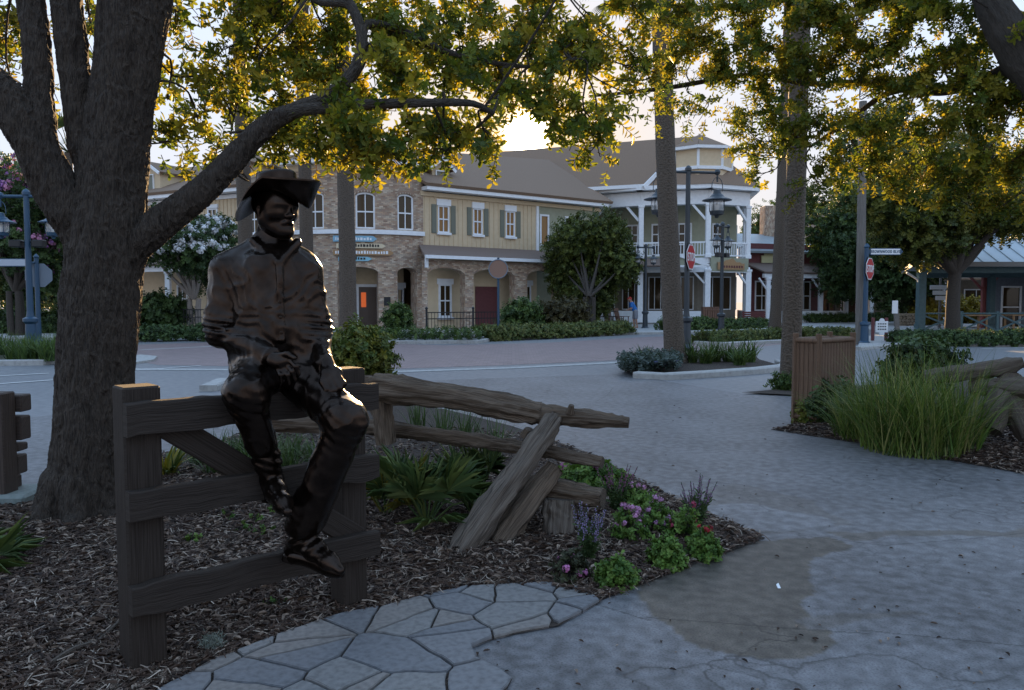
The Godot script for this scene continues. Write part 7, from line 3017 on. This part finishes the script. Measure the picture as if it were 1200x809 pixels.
	var brim := func(t: float, ang: float, th: float) -> Vector3:
		var c := cos(ang)
		var sn := sin(ang)
		var p: Vector3 = oval.call(ang, lerpf(0.094, 0.20, t), 0.10)
		var y := 0.012 * t
		y += -0.145 * pow(maxf(0.0, -c), 1.3) * pow(t, 1.25)                        # hangs at the left
		y += pow(maxf(0.0, c), 1.6) * (-0.085 * sin(PI * minf(t, 0.85)) + 0.075 * t * t * t)    # dips, then curls up at the right
		y += 0.03 * maxf(0.0, sn) * (1.0 - absf(c)) * t * t
		y += 0.03 * maxf(0.0, -sn) * t * t
		if c < 0:
			p.x *= 1.0 - 0.10 * -c * t * t
		return hc + p + Vector3(0, y + th, 0)
	ring.call(func(t: float, a: float) -> Vector3: return brim.call(t, a, 0.004), 12)
	ring.call(func(t: float, a: float) -> Vector3: return brim.call(1.0 - t, a, -0.004), 12)
	ring.call(func(t: float, a: float) -> Vector3: return brim.call(1.0, a, lerpf(0.004, -0.004, t)), 1)
	# crown: straight sides, rim higher at front and back, pinched crease on top
	var crown := func(t: float, ang: float) -> Vector3:
		var al := cos(ang - atan2(f.z, f.x))
		var wob := 0.014 * al * al
		if t < 0.55:
			var q := t / 0.55
			return hc + oval.call(ang, lerpf(0.102, 0.089, pow(q, 0.7)) , 0.10) + Vector3(0, q * (0.084 + wob), 0)
		var q2 := (t - 0.55) / 0.45
		var rr := lerpf(0.089, 0.0, q2)
		var top := 0.084 + wob * (1.0 - q2) + 0.010 * sin(minf(1.0, q2 * 3.0) * PI) - 0.035 * smoothstep(0.25, 0.75, q2)
		return hc + oval.call(ang, rr, 0.10) + Vector3(0, top, 0)
	ring.call(crown, 24)
	ring.call(func(t: float, a: float) -> Vector3: return hc + oval.call(a, 0.1035 + 0.002 * sin(t * PI), 0.10) + Vector3(0, 0.003 + t * 0.024, 0), 4)
	hat.smooth()
	# keep normals outward on rings whose winding looks inwards
	part(hat, "hat", M.bronze, o)

	# shirt buttons
	for k in 5:
		var bt := MB.new()
		var bp: Vector3 = J.call(327.3 + k * 0.8, 318 + k * 18, 3.556 - k * 0.0108)
		bt.lathe([Vector2(0.0075, -0.004), Vector2(0.0075, 0.002), Vector2(0.005, 0.004), Vector2(0, 0.004)], 10, Transform3D(Basis(Vector3.RIGHT, PI / 2), bp + Vector3(0, 0, 0.013)))
		part(bt, "button", M.bronze, o)
	# boots
	var b1 := []
	chain(b1, [J.call(305, 512, 3.41), J.call(313, 540, 3.45), J.call(318, 560, 3.475)], [0.068, 0.057, 0.05], 0.03)
	chain(b1, [J.call(319, 566, 3.47), J.call(324, 578, 3.40), J.call(332, 591, 3.31), J.call(337, 600, 3.25)], [0.047, 0.045, 0.038, 0.022], 0.035)
	b1.append([J.call(316, 582, 3.50), J.call(318, 570, 3.49), 0.036, 0.042, 0.02])
	var rip := func(p: Vector3) -> float: return 0.004 * sin(p.y * 150.0 + p.x * 60.0) * exp(-pow((p.y - 0.86) / 0.07, 2.0))
	var bm := MB.new()
	skin(bm, b1, 0.006, rip)
	var bo := part(bm, "boot", M.bronze, o)
	var hm := MB.new()
	chain_box(hm, J.call(315, 588, 3.505), J.call(317, 577, 3.50), 0.065)
	part(hm, "heel", M.bronze, bo)
	var b2 := []
	chain(b2, [J.call(360, 598, 3.46), J.call(356, 620, 3.47), J.call(353, 632, 3.48)], [0.07, 0.058, 0.05], 0.03)
	chain(b2, [J.call(353, 634, 3.475), J.call(369, 645, 3.42), J.call(386, 659, 3.36), J.call(399, 669, 3.31)], [0.05, 0.047, 0.038, 0.02], 0.035)
	b2.append([J.call(342, 645, 3.51), J.call(348, 634, 3.50), 0.038, 0.045, 0.02])
	var bm2 := MB.new()
	skin(bm2, b2, 0.006, func(p: Vector3) -> float: return 0.004 * sin(p.y * 150.0 - p.x * 90.0) * exp(-pow((p.y - 0.52) / 0.06, 2.0)))
	var bo2 := part(bm2, "boot", M.bronze, o)
	var sm := MB.new()
	var sp := [J.call(341, 652, 3.51), J.call(356, 655, 3.46), J.call(372, 660, 3.40), J.call(388, 668, 3.35), J.call(401, 674, 3.305)]
	sm.tube(smooth_path(sp, 3), [0.03, 0.034, 0.036, 0.034, 0.034, 0.036, 0.038, 0.038, 0.038, 0.036, 0.032, 0.024, 0.014], 10, true)
	for i in sm.V.size():
		pass
	part(sm, "sole", M.bronze, bo2)
	var h2m := MB.new()
	chain_box(h2m, J.call(338, 658, 3.515), J.call(341, 649, 3.51), 0.06)
	part(h2m, "heel", M.bronze, bo2)


func chain_box(mb: MB, a: Vector3, b: Vector3, w: float) -> void:
	mb.bar(a, b, w, w, 0.008, Vector3.BACK)


func log_mesh(pts: Array, radii: Array, seed_: int, sides := 30) -> MB:
	var mb := MB.new()
	bark_tube(mb, pts, radii, sides, 0.03, 0.016, seed_, 0.5, 26.0, 2.6)
	return mb


func log_fence() -> void:
	M.log = wood([Color(0.028, 0.018, 0.011), Color(0.08, 0.054, 0.035), Color(0.15, 0.108, 0.074), Color(0.055, 0.037, 0.025)], 0.14, 1.2, 0.85, 0.6, 141, true)
	M.greylog = wood([Color(0.03, 0.022, 0.016), Color(0.085, 0.064, 0.048), Color(0.15, 0.12, 0.094), Color(0.06, 0.045, 0.034)], 0.14, 1.2, 0.85, 0.6, 142, true)
	var o := thing_w("log_fence", "rustic split log fence with a long rail resting on crossed slanting posts", "fence", gp(560, 655))
	for q in [
		["top_rail", M.log, [[436, 454, 5.5, 30], [470, 458, 5.45, 32], [520, 464, 5.35, 30], [580, 474, 5.22, 28], [625, 483, 5.12, 27], [640, 486, 5.1, 22], [690, 490, 5.0, 19], [737, 495, 4.92, 11]], 1],
		["middle_rail", M.log, [[300, 494, 6.3, 20], [360, 497, 6.15, 20], [450, 502, 5.8, 18], [540, 514, 5.5, 16], [620, 526, 5.2, 15], [706, 543, 4.95, 14]], 2],
		["lower_rail", M.log, [[590, 566, 5.3, 22], [640, 573, 5.15, 24], [680, 580, 5.05, 24], [707, 584, 4.98, 23]], 3],
		["slanting_post", M.greylog, [[526, 670, 4.58, 26], [546, 640, 4.68, 32], [580, 590, 4.8, 31], [610, 548, 4.9, 28], [638, 508, 5.0, 26], [652, 488, 5.06, 20]], 4],
		["slanting_post", M.log, [[566, 664, 4.75, 26], [590, 628, 4.85, 30], [620, 588, 4.98, 28], [650, 548, 5.1, 22]], 5],
		["upright_stub", M.log, [[452, 520, 5.55, 22], [449, 490, 5.55, 24], [446, 458, 5.55, 22]], 6],
		["short_stump", M.greylog, [[652, 632, 4.95, 34], [654, 605, 5.0, 36], [655, 585, 5.02, 33]], 7],
		["back_rail", M.log, [[395, 452, 6.3, 16], [440, 449, 6.1, 18], [470, 452, 6.0, 18]], 8],
	]:
		part(log_mesh(px_path(q[2]), px_radii(q[2]), 200 + q[3]), q[0], q[1], o)
	# knots on the rail
	for q in [[544, 454, 5.3, 5], [668, 475, 5.0, 5], [618, 503, 5.05, 8]]:
		var mb := MB.new()
		mb.tube([pp(q[0], q[1] + 9, q[2]), pp(q[0] + 2, q[1], q[2] - 0.02)], [q[3] * 0.006, q[3] * 0.0035], 9, true, 0.2, int(q[0]))
		part(mb, "knot", M.log, o)
	# logs at the right edge
	var r := thing_w("log_fence", "weathered log fence behind the tall grass at the plaza bed", "fence", gp(1180, 505))
	for q in [
		["top_rail", [[1085, 443, 8.6, 16], [1130, 437, 8.4, 18], [1175, 430, 8.2, 20], [1200, 424, 8.1, 10]], 11],
		["middle_rail", [[1140, 452, 8.4, 22], [1200, 456, 8.0, 24], [1300, 463, 7.6, 24], [1420, 470, 7.2, 24]], 12],
		["lower_rail", [[1150, 478, 8.2, 20], [1220, 485, 7.9, 22], [1330, 496, 7.5, 22]], 13],
		["slanting_post", [[1160, 505, 8.0, 26], [1172, 470, 8.1, 28], [1186, 440, 8.2, 22]], 14],
		["slanting_post", [[1210, 512, 7.9, 28], [1190, 475, 8.05, 28], [1172, 446, 8.2, 22]], 15],
	]:
		part(log_mesh(px_path(q[1]), px_radii(q[1]), 220 + q[2], 16), q[0], M.greylog if q[2] != 13 else M.log, r)
	# dark board fence cut by the left edge
	var l := thing_w("board_fence", "end of a dark stacked board fence on a pale slab beside the oak", "fence", gp(4, 585))
	var bw := wood([Color(0.02, 0.013, 0.010), Color(0.05, 0.032, 0.024), Color(0.08, 0.055, 0.04)], 1.2, 0.2, 0.7, 0.4, 143)
	var z := 5.95
	var k := z / F
	var pm := MB.new()
	pm.box(Transform3D(Basis(), pp(-2, 521, z - 0.1) ), Vector3(28 * k, 122 * k, 0.16), 0.01)
	part(pm, "post", bw, l)
	for q in [[462, 482, 31], [487, 515, 30.5], [519, 528, 27], [532.5, 555, 26.5], [557, 576, 20]]:
		var mb := MB.new()
		var a := pp(-330, (q[0] + q[1]) * 0.5, z + 0.05)
		var b := pp(q[2], (q[0] + q[1]) * 0.5, z + 0.05)
		mb.bar(Vector3(a.x, b.y, a.z), b, 0.13, (q[1] - q[0]) * k, 0.01)
		part(mb, "board", bw, l)
	var sl := thing("stone_slab", "pale grey green stone slab under the end of the board fence", "slab", gp(-10, 596))
	var sm := MB.new()
	sm.box(Transform3D(Basis(Vector3.UP, 0.06), Vector3(-0.25, 0.05, -0.12)), Vector3(1.05, 0.12, 0.42), 0.02)
	part(sm, "stone", rough_mat([Color(0.13, 0.16, 0.15), Color(0.22, 0.25, 0.235)], 0.6, 0.8, 0.0, 0.05, 4, 0.15, 144), sl)


func palmetto(label: String, base: Vector3, fans: int, reach: float, blade: float, seed_: int, stops: Array) -> void:
	var o := thing_w("palmetto", label, "plant", base, "")
	var r := RandomNumberGenerator.new()
	r.seed = seed_
	for k in fans:
		var a := TAU * k / fans + r.randf_range(-0.3, 0.3)
		var el := r.randf_range(0.35, 1.25)
		var d := Vector3(cos(a) * cos(el), sin(el), sin(a) * cos(el))
		var L := reach * r.randf_range(0.55, 1.05)
		var hub := base + d * L + Vector3(0, -0.06 * L, 0)
		var mb := MB.new()
		mb.colored = true
		mb.col = tint(stops)
		mb.tube([base + Vector3(0, -0.02, 0), base + d * L * 0.5 + Vector3(0, 0.03, 0), hub], [0.009, 0.007, 0.005], 5, false)
		var side := d.cross(Vector3.UP).normalized()
		var up := side.cross(d).normalized()
		var n := 15
		for j in n:
			var f := (j - (n - 1) * 0.5) / ((n - 1) * 0.5)
			var g := (d * cos(f * 1.45) + side * sin(f * 1.45) + up * r.randf_range(-0.05, 0.2)).normalized()
			var bl := blade * (1.0 - 0.28 * absf(f)) * r.randf_range(0.8, 1.1)
			var w := g.cross(up).normalized() * blade * 0.032
			var c := tint(stops)
			var m := hub + g * bl * 0.5
			var t := hub + g * bl + Vector3(0, -bl * r.randf_range(0.08, 0.35), 0)
			mb.col = c
			var fold := up * blade * 0.02
			mb.quad(hub, m - w + fold, t, m)
			mb.quad(hub, m, t, m + w + fold)
		part(mb, "frond", M.leaf, o)


func flower_bush(label: String, base: Vector3, r: float, h: float, stops: Array, petal: Color, blooms: int, sprigs: Array, n := 90, size := 0.55, cat := "flowers", bsize := 0.28, group := "") -> void:
	var o := thing_w("flower_plant" if blooms > 0 else "leafy_plant", label, cat, base, group)
	var xf := []
	var cols := []
	for i in n:
		var d := rdir()
		d.y = absf(d.y)
		var t := pow(rng.randf(), 0.4)
		xf.append(Transform3D(basis_to((d + Vector3.UP * 0.4 + rv(0.5)).normalized(), rng.randf() * TAU).scaled(Vector3.ONE * size * rng.randf_range(0.8, 1.2)), base + Vector3(d.x * r, d.y * h * 0.85, d.z * r) * t))
		cols.append(tint(stops))
	split_multi(sprigs, xf, cols, "foliage", M.leaf, o)
	var st := MB.new()
	var bx := []
	var bc := []
	for i in maxi(blooms, 5):
		var d := rdir()
		d.y = absf(d.y) + 0.3
		var p := base + Vector3(d.x * r * 0.95, minf(d.y, 1.1) * h, d.z * r * 0.95)
		st.tube([base, base.lerp(p, 0.5) + Vector3(0, 0.03, 0), p], [0.005, 0.004, 0.0025], 4, false)
		if i < blooms:
			bx.append(Transform3D(basis_to(d, rng.randf() * TAU).scaled(Vector3.ONE * bsize * rng.randf_range(0.75, 1.25)), p))
			bc.append(tint([petal, petal * 0.8]))
	part(st, "stems", M.bark, o)
	if bx.size():
		multi(M.bloom_mesh, bx, bc, "blossom", M.petal, o, "stuff")


func spike_plant(label: String, base: Vector3, n: int, h: float, spread: float, petal: Color) -> void:
	var o := thing_w("spike_plant", label, "flowers", base)
	var st := MB.new()
	st.colored = true
	var bx := []
	var bc := []
	for i in n:
		var d := (Vector3.UP + Vector3(rng.randf_range(-1, 1), 0, rng.randf_range(-1, 1)) * spread).normalized()
		var L := h * rng.randf_range(0.6, 1.1)
		st.col = Color(0.05, 0.085, 0.03)
		st.tube([base, base + d * L * 0.5, base + d * L], [0.004, 0.003, 0.002], 4, false)
		for k in 14:
			var t := 0.08 + 0.6 * k / 14.0
			st.col = tint([Color(0.04, 0.075, 0.03), Color(0.09, 0.13, 0.05)])
			leaf(st, base + d * L * t, d + rv(1.0), rdir(), 0.05 * (h / 0.35), 0.006 * (h / 0.35))
		for k in 12:
			var t := 0.62 + 0.38 * k / 12.0
			bx.append(Transform3D(basis_to(rdir()).scaled(Vector3.ONE * 0.075 * (1.2 - t * 0.6)), base + d * L * t + rv(0.006)))
			bc.append(tint([petal, petal * 0.7]))
	part(st, "stems", M.leaf, o)
	multi(M.bloom_mesh, bx, bc, "blossom", M.petal, o, "stuff")


func mulch() -> void:
	# chips, straw and dead leaves: three little shapes
	var straw := MB.new()
	for k in 3:
		var a := Vector3(-0.06 + k * 0.04, 0.006 * sin(k * 1.2), 0.012 * sin(k * 0.9))
		var b := Vector3(-0.06 + (k + 1) * 0.04, 0.006 * sin((k + 1) * 1.2), 0.012 * sin((k + 1) * 0.9))
		straw.quad(a + Vector3(0, 0, 0.0022), b + Vector3(0, 0, 0.0022), b - Vector3(0, 0, 0.0022), a - Vector3(0, 0, 0.0022))
	var chip := MB.new()
	chip.box(Transform3D(Basis(Vector3.UP, 0.2), Vector3(0, 0.004, 0)), Vector3(0.032, 0.006, 0.009), 0.002)
	var dead := MB.new()
	leaf(dead, Vector3(-0.03, 0.004, 0), Vector3(1, 0.15, 0), Vector3.UP, 0.05, 0.009, 0.8)
	var m := StandardMaterial3D.new()
	m.vertex_color_use_as_albedo = true
	m.roughness = 0.75
	m.cull_mode = BaseMaterial3D.CULL_DISABLED
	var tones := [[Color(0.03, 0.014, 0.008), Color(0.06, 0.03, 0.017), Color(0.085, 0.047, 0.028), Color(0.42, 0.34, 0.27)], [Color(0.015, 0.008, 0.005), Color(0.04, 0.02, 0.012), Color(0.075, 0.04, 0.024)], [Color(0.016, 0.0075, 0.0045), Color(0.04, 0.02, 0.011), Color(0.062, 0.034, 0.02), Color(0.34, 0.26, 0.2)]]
	var shapes := [straw, chip, dead]
	var counts := [38000, 15000, 22000]
	var names := ["pine_straw", "bark_chips", "dead_leaves"]
	var says := ["pale pine straw scattered over the planting bed", "dark bark chips covering the planting bed", "curled dead leaves strewn over the planting bed"]
	for s in 3:
		var xf := []
		var cols := []
		var tries := 0
		while xf.size() < counts[s] and tries < counts[s] * 4:
			tries += 1
			var p: Vector2
			if rng.randf() < 0.72:
				p = xz(gp(rng.randf_range(-60, 900), rng.randf_range(560, 830)))
			else:
				p = Vector2(rng.randf_range(-5.0, 1.4), rng.randf_range(-9.0, -2.0))
			if not Geometry2D.is_point_in_polygon(p, bed):
				continue
			var b := Basis(Vector3.UP, rng.randf() * TAU) * Basis.from_euler(Vector3(rng.randf_range(-0.5, 0.5), 0, rng.randf_range(-0.4, 0.4)))
			xf.append(Transform3D(b.scaled(Vector3.ONE * rng.randf_range(0.5, 1.25)), Vector3(p.x, bed_h(p) + 0.004 + rng.randf() * 0.012, p.y)))
			cols.append(tint(tones[s]))
		# a few on the right bed too
		for i in counts[s] / 3:
			var p := xz(gp(rng.randf_range(900, 1230), rng.randf_range(497, 570)))
			if Geometry2D.is_point_in_polygon(p, bed2):
				xf.append(Transform3D(Basis(Vector3.UP, rng.randf() * TAU).scaled(Vector3.ONE * rng.randf_range(0.7, 1.5)), Vector3(p.x, edge_rise(bed2, p, 0.5) * 0.06 + 0.012 + rng.randf() * 0.01, p.y)))
				cols.append(tint(tones[s]))
		if s == 2:
			for i in 260:
				var p := gp(rng.randf_range(480, 1250), rng.randf_range(470, 830), 0.006)
				xf.append(Transform3D(Basis(Vector3.UP, rng.randf() * TAU).scaled(Vector3.ONE * rng.randf_range(0.3, 0.8)), p))
				cols.append(tint(tones[s]))
		var o := multi(shapes[s].mesh(), xf, cols, names[s], m, null, "stuff")
		tag(o, says[s], "mulch")


var grid_h := {}


func bed_h(p: Vector2) -> float:       # bed_height on a coarse grid, remembered
	var q := Vector2i((p * 12.0).floor())
	if not grid_h.has(q):
		grid_h[q] = bed_height(Vector2(q) / 12.0)
	return grid_h[q]


func on_bed(px: float, py: float) -> Vector3:
	var p := gp(px, py, 0.05)
	p.y = bed_height(xz(p)) - 0.01
	return p


func bed_plants() -> void:
	var small := [twig_mesh(12, 0.16, 0.06, 0.019, 21, false), twig_mesh(10, 0.14, 0.065, 0.022, 22, false)]
	var broad := [twig_mesh(14, 0.10, 0.05, 0.017, 23, false), twig_mesh(16, 0.09, 0.045, 0.016, 24, false)]
	var green := [Color(0.03, 0.055, 0.02), Color(0.06, 0.10, 0.03), Color(0.09, 0.14, 0.045)]
	var fan := [Color(0.045, 0.08, 0.028), Color(0.085, 0.13, 0.04), Color(0.15, 0.18, 0.055)]
	var yel := [Color(0.10, 0.12, 0.02), Color(0.28, 0.22, 0.03), Color(0.42, 0.26, 0.03)]
	var lime := [Color(0.05, 0.11, 0.02), Color(0.10, 0.18, 0.03), Color(0.15, 0.23, 0.045)]
	palmetto("palmetto clump with many green fans behind the plank fence", on_bed(500, 618), 20, 0.42, 0.36, 5, fan)
	palmetto("palmetto with brown and green fans against the slanting logs", on_bed(555, 606), 11, 0.38, 0.30, 6, fan)
	palmetto("small yellowing palmetto between the plank fence post and the logs", on_bed(452, 610), 7, 0.34, 0.28, 7, [fan[1], yel[1], fan[0]])
	palmetto("palmetto fan in the mulch below the stacked board fence", on_bed(-22, 672), 6, 0.2, 0.3, 8, fan)
	grass("strap_plant", "strap leaved plant with yellow tips under the diagonal brace", "plant", on_bed(196, 562), 46, 0.42, 1.0, 0.016, [fan[0], yel[0], yel[1]], "", Vector3(0.2, 0, 0), 0.05)
	for q in [[235, 548], [262, 541], [290, 538], [318, 535], [345, 540], [372, 548], [300, 552], [255, 560], [340, 556]]:
		grass("lily_turf", "dark green lily turf tuft behind the plank fence", "grass clump", on_bed(q[0], q[1]), 95, 0.36, 0.9, 0.006, green, "lily turf tufts in the bed", Vector3.ZERO, 0.1)
	for q in [[520, 520], [548, 525], [490, 512], [580, 540]]:
		grass("tall_tuft", "thin bladed tuft growing through the log fence", "grass clump", on_bed(q[0], q[1]), 60, 0.55, 0.5, 0.005, green, "tufts along the log fence", Vector3.ZERO, 0.08)
	# small seedlings in the mulch
	for q in [[268, 610], [300, 618], [320, 606], [345, 622], [285, 628], [310, 632], [230, 640], [325, 705]]:
		flower_bush("tiny bright green seedling in the mulch behind the fence", on_bed(q[0], q[1]), 0.05, 0.05, lime, Color.BLACK, 0, broad, 9, 0.35, "seedling", 0.28, "seedlings in the mulch")
	# flower corner
	flower_bush("low bright green ground cover under the end of the middle log rail", on_bed(690, 572), 0.3, 0.16, lime, Color(0.5, 0.15, 0.35), 5, small, 260, 0.6, "plant")
	flower_bush("round bright green leafy plant at the tip of the flower bed", on_bed(781, 656), 0.085, 0.18, lime, Color.BLACK, 0, broad, 230, 0.5, "plant")
	flower_bush("round green leafy plant beside the purple spikes near the flagstones", on_bed(722, 677), 0.085, 0.15, lime, Color.BLACK, 0, broad, 220, 0.5, "plant")
	flower_bush("green leafy plant with red buds at the edge of the concrete", on_bed(824, 645), 0.08, 0.18, lime, Color(0.3, 0.02, 0.03), 5, broad, 200, 0.45, "plant", 0.14)
	flower_bush("pink phlox plant behind the purple spikes", on_bed(738, 630), 0.09, 0.2, lime, Color(0.5, 0.24, 0.42), 13, small, 80, 0.42, "flowers", 0.2)
	flower_bush("lilac pink phlox plant in the middle of the flower bed", on_bed(768, 620), 0.09, 0.21, lime, Color(0.48, 0.25, 0.44), 13, small, 80, 0.42, "flowers", 0.2)
	flower_bush("small pink phlox standing alone in the dark mulch", on_bed(667, 672), 0.09, 0.15, [Color(0.03, 0.035, 0.02), Color(0.06, 0.065, 0.03)], Color(0.45, 0.16, 0.34), 6, small, 60, 0.45, "flowers", 0.2)
	flower_bush("red flowered plant behind the leafy plants", on_bed(802, 628), 0.09, 0.22, lime, Color(0.36, 0.05, 0.1), 5, small, 90, 0.42, "flowers", 0.18)
	flower_bush("deep green bushy plant at the far side of the flower bed", on_bed(742, 598), 0.13, 0.18, lime, Color(0.5, 0.25, 0.42), 8, small, 120, 0.45, "flowers", 0.18)
	spike_plant("upright plant with pale purple flower spikes by the stump", on_bed(690, 655), 26, 0.36, 0.35, Color(0.36, 0.28, 0.5))
	spike_plant("tall thin salvia spikes at the back of the flower bed", on_bed(815, 618), 24, 0.36, 0.4, Color(0.3, 0.16, 0.3))
	spike_plant("wispy purple flower spikes near the lower log rail", on_bed(722, 602), 18, 0.36, 0.45, Color(0.34, 0.12, 0.26))
	# a fallen stick
	var st := thing_w("fallen_stick", "bare fallen stick lying on the mulch near the fence post", "stick", on_bed(100, 765))
	var sb := MB.new()
	sb.tube(smooth_path([on_bed(52, 788) + Vector3(0, 0.03, 0), on_bed(85, 771) + Vector3(0, 0.045, 0), on_bed(115, 757) + Vector3(0, 0.035, 0), on_bed(142, 738) + Vector3(0, 0.05, 0)], 4), [0.009, 0.01, 0.011, 0.012, 0.012, 0.012, 0.011, 0.01, 0.01, 0.009, 0.008, 0.007, 0.005], 7, true, 0.3, 3)
	part(sb, "stick", M.greylog, st)
	# grey moss tuft and scraps
	var ms := thing_w("moss_tuft", "pale grey moss tuft lying on the mulch near the flagstones", "moss", on_bed(248, 752))
	var mm := MB.new()
	mm.colored = true
	for i in 260:
		mm.col = tint([Color(0.13, 0.15, 0.13), Color(0.26, 0.29, 0.25)])
		var p := on_bed(248, 752) + Vector3(rng.randf_range(-0.045, 0.045), 0.02 + rng.randf() * 0.05, rng.randf_range(-0.04, 0.04))
		leaf(mm, p, rdir(), rdir(), 0.03, 0.0016)
	part(mm, "strands", M.leaf, ms)
	for q in [[242, 765, "blue white scrap of paper at the edge of the flagstones"], [912, 689, "tiny white scrap lying on the stained concrete"]]:
		var sc := thing("paper_scrap", q[2], "litter", gp(q[0], q[1], 0.01))
		var mb := MB.new()
		mb.quad(Vector3(-0.008, 0.004, 0.02), Vector3(0.01, 0.003, 0.016), Vector3(0.008, 0.02, -0.02), Vector3(-0.006, 0.012, -0.016))
		part(mb, "scrap", M.signwhite, sc)


func person() -> void:
	# someone in a blue shirt bending over a chair across the street
	var base := gp(744, 384.5, 0.11)
	var o := thing("person", "person in blue shirt and grey shorts leaning forward beside the street lamp", "person", base)
	var skin_m := plain(Color(0.36, 0.2, 0.14), 0.6)
	var blue := plain(Color(0.02, 0.14, 0.42), 0.8)
	var grey := plain(Color(0.2, 0.21, 0.24), 0.85)
	var hip := Vector3(0.02, 0.92, 0)
	var neck := Vector3(-0.20, 1.38, 0)
	var pr := []
	for s in [-1.0, 1.0]:
		chain(pr, [hip + Vector3(0, -0.05, 0.09 * s), Vector3(0.0 + 0.05 * s, 0.5, 0.1 * s), Vector3(0.05 + 0.06 * s, 0.09, 0.11 * s)], [0.085, 0.058, 0.04], 0.03)
		chain(pr, [Vector3(0.06 + 0.06 * s, 0.05, 0.11 * s), Vector3(-0.12 + 0.06 * s, 0.035, 0.11 * s)], [0.045, 0.035], 0.02)
		chain(pr, [neck + Vector3(0.0, -0.05, 0.17 * s), Vector3(-0.22, 1.08, 0.2 * s), Vector3(-0.42, 0.98, 0.14 * s)], [0.055, 0.042, 0.032], 0.02)
		for k in 4:
			chain(pr, [Vector3(-0.43, 0.98, 0.12 * s + k * 0.02), Vector3(-0.51, 0.955, 0.12 * s + k * 0.02)], [0.013, 0.01], 0.008)
		chain(pr, [Vector3(-0.43, 0.985, 0.1 * s), Vector3(-0.47, 0.965, 0.07 * s)], [0.014, 0.011], 0.008)
	chain(pr, [hip, neck], [0.12, 0.11], 0.05)
	chain(pr, [neck, neck + Vector3(-0.06, 0.1, 0)], [0.055, 0.05], 0.02)
	chain(pr, [neck + Vector3(-0.07, 0.16, 0), neck + Vector3(-0.09, 0.21, 0)], [0.085, 0.09], 0.02)
	chain(pr, [neck + Vector3(-0.15, 0.12, 0), neck + Vector3(-0.18, 0.155, 0)], [0.03, 0.018], 0.02)
	var mb := MB.new()
	skin(mb, pr, 0.012)
	part(mb, "body", skin_m, o)
	var sh := []
	chain(sh, [hip + Vector3(-0.02, 0.06, 0), neck + Vector3(0.01, -0.06, 0)], [0.145, 0.14], 0.05)
	for s in [-1.0, 1.0]:
		chain(sh, [neck + Vector3(0.0, -0.05, 0.15 * s), neck + Vector3(-0.02, -0.2, 0.2 * s)], [0.085, 0.075], 0.04)
	var m2 := MB.new()
	skin(m2, sh, 0.018)
	part(m2, "shirt", blue, o)
	var so := []
	for s in [-1.0, 1.0]:
		chain(so, [hip + Vector3(0, -0.02, 0.08 * s), Vector3(0.01 + 0.04 * s, 0.56, 0.1 * s)], [0.13, 0.1], 0.04)
	var m3 := MB.new()
	skin(m3, so, 0.018)
	part(m3, "shorts", grey, o)
	var cp := []
	chain(cp, [neck + Vector3(-0.07, 0.22, 0), neck + Vector3(-0.085, 0.24, 0)], [0.094, 0.094], 0.02)
	chain(cp, [neck + Vector3(-0.12, 0.23, 0), neck + Vector3(-0.2, 0.215, 0)], [0.05, 0.04], 0.02)
	var m4 := MB.new()
	skin(m4, cp, 0.012)
	part(m4, "cap", plain(Color(0.4, 0.04, 0.03), 0.8), o)


func build_foreground() -> void:
	plank_fence()
	statue()
	log_fence()
	bed_plants()
	mulch()
	person()


func sky_picture() -> ImageTexture:       # clear morning air with the glow round the low sun
	var w := 1024
	var h := 512
	var data := PackedFloat32Array()
	data.resize(w * h * 3)
	var sun := ray(617, 157).normalized()
	for j in h:
		var el := (0.5 - (j + 0.5) / h) * PI
		for i in w:
			var az := (i + 0.5) / w * TAU
			var a := az
			var d := Vector3(sin(a) * cos(el), sin(el), -cos(a) * cos(el))
			var c: Color
			var up := clampf(d.y, 0.0, 1.0)
			c = SKY_LOW.lerp(SKY_HIGH, 1.0 - pow(1.0 - up, 2.2))
			var cs := clampf(d.dot(sun), -1.0, 1.0)
			var ang := rad_to_deg(acos(cs))
			c = c.lerp(Color(0.285, 0.205, 0.12), exp(-ang / 13.0) * 0.85)       # peach air round the sun
			c += Color(0.6, 0.33, 0.08) * exp(-ang / 1.7)
			c += Color(1.0, 0.86, 0.6) * (16.0 * exp(-pow(ang / 1.15, 4.0)))
			var k := (j * w + i) * 3
			data[k] = c.r
			data[k + 1] = c.g
			data[k + 2] = c.b
	return ImageTexture.create_from_image(Image.create_from_data(w, h, false, Image.FORMAT_RGBF, data.to_byte_array()))


const SKY_LOW := Color(0.225, 0.216, 0.212)
const SKY_HIGH := Color(0.16, 0.245, 0.375)


func _ready() -> void:
	rng.seed = 4
	# camera
	var cam := Camera3D.new()
	cam.position = EYE
	cam.rotation.x = -PITCH
	cam.fov = rad_to_deg(2.0 * atan(404.5 / F))
	cam.near = 0.05
	cam.far = 3000.0
	cam.current = true
	add_child(cam)
	# sky, exposure
	var we := WorldEnvironment.new()
	var env := Environment.new()
	env.background_mode = Environment.BG_SKY
	var sm := PanoramaSkyMaterial.new()
	sm.panorama = sky_picture()
	env.sky = Sky.new()
	env.sky.sky_material = sm
	env.tonemap_mode = Environment.TONE_MAPPER_LINEAR
	env.tonemap_exposure = 4.1
	env.sdfgi_enabled = true
	env.ssao_enabled = true
	env.ssil_enabled = true
	we.environment = env
	add_child(we)
	# the low sun just above the roof
	var sun := DirectionalLight3D.new()
	var to_sun := ray(617, 157).normalized()
	sun.look_at_from_position(Vector3.ZERO, -to_sun, Vector3.UP)
	sun.light_color = Color(1.0, 0.82, 0.58)
	sun.light_energy = 1.6
	sun.light_angular_distance = 0.5
	sun.shadow_enabled = true
	add_child(sun)

	build_ground()
	build_buildings()
	build_street()
	build_plants()
	build_foreground()
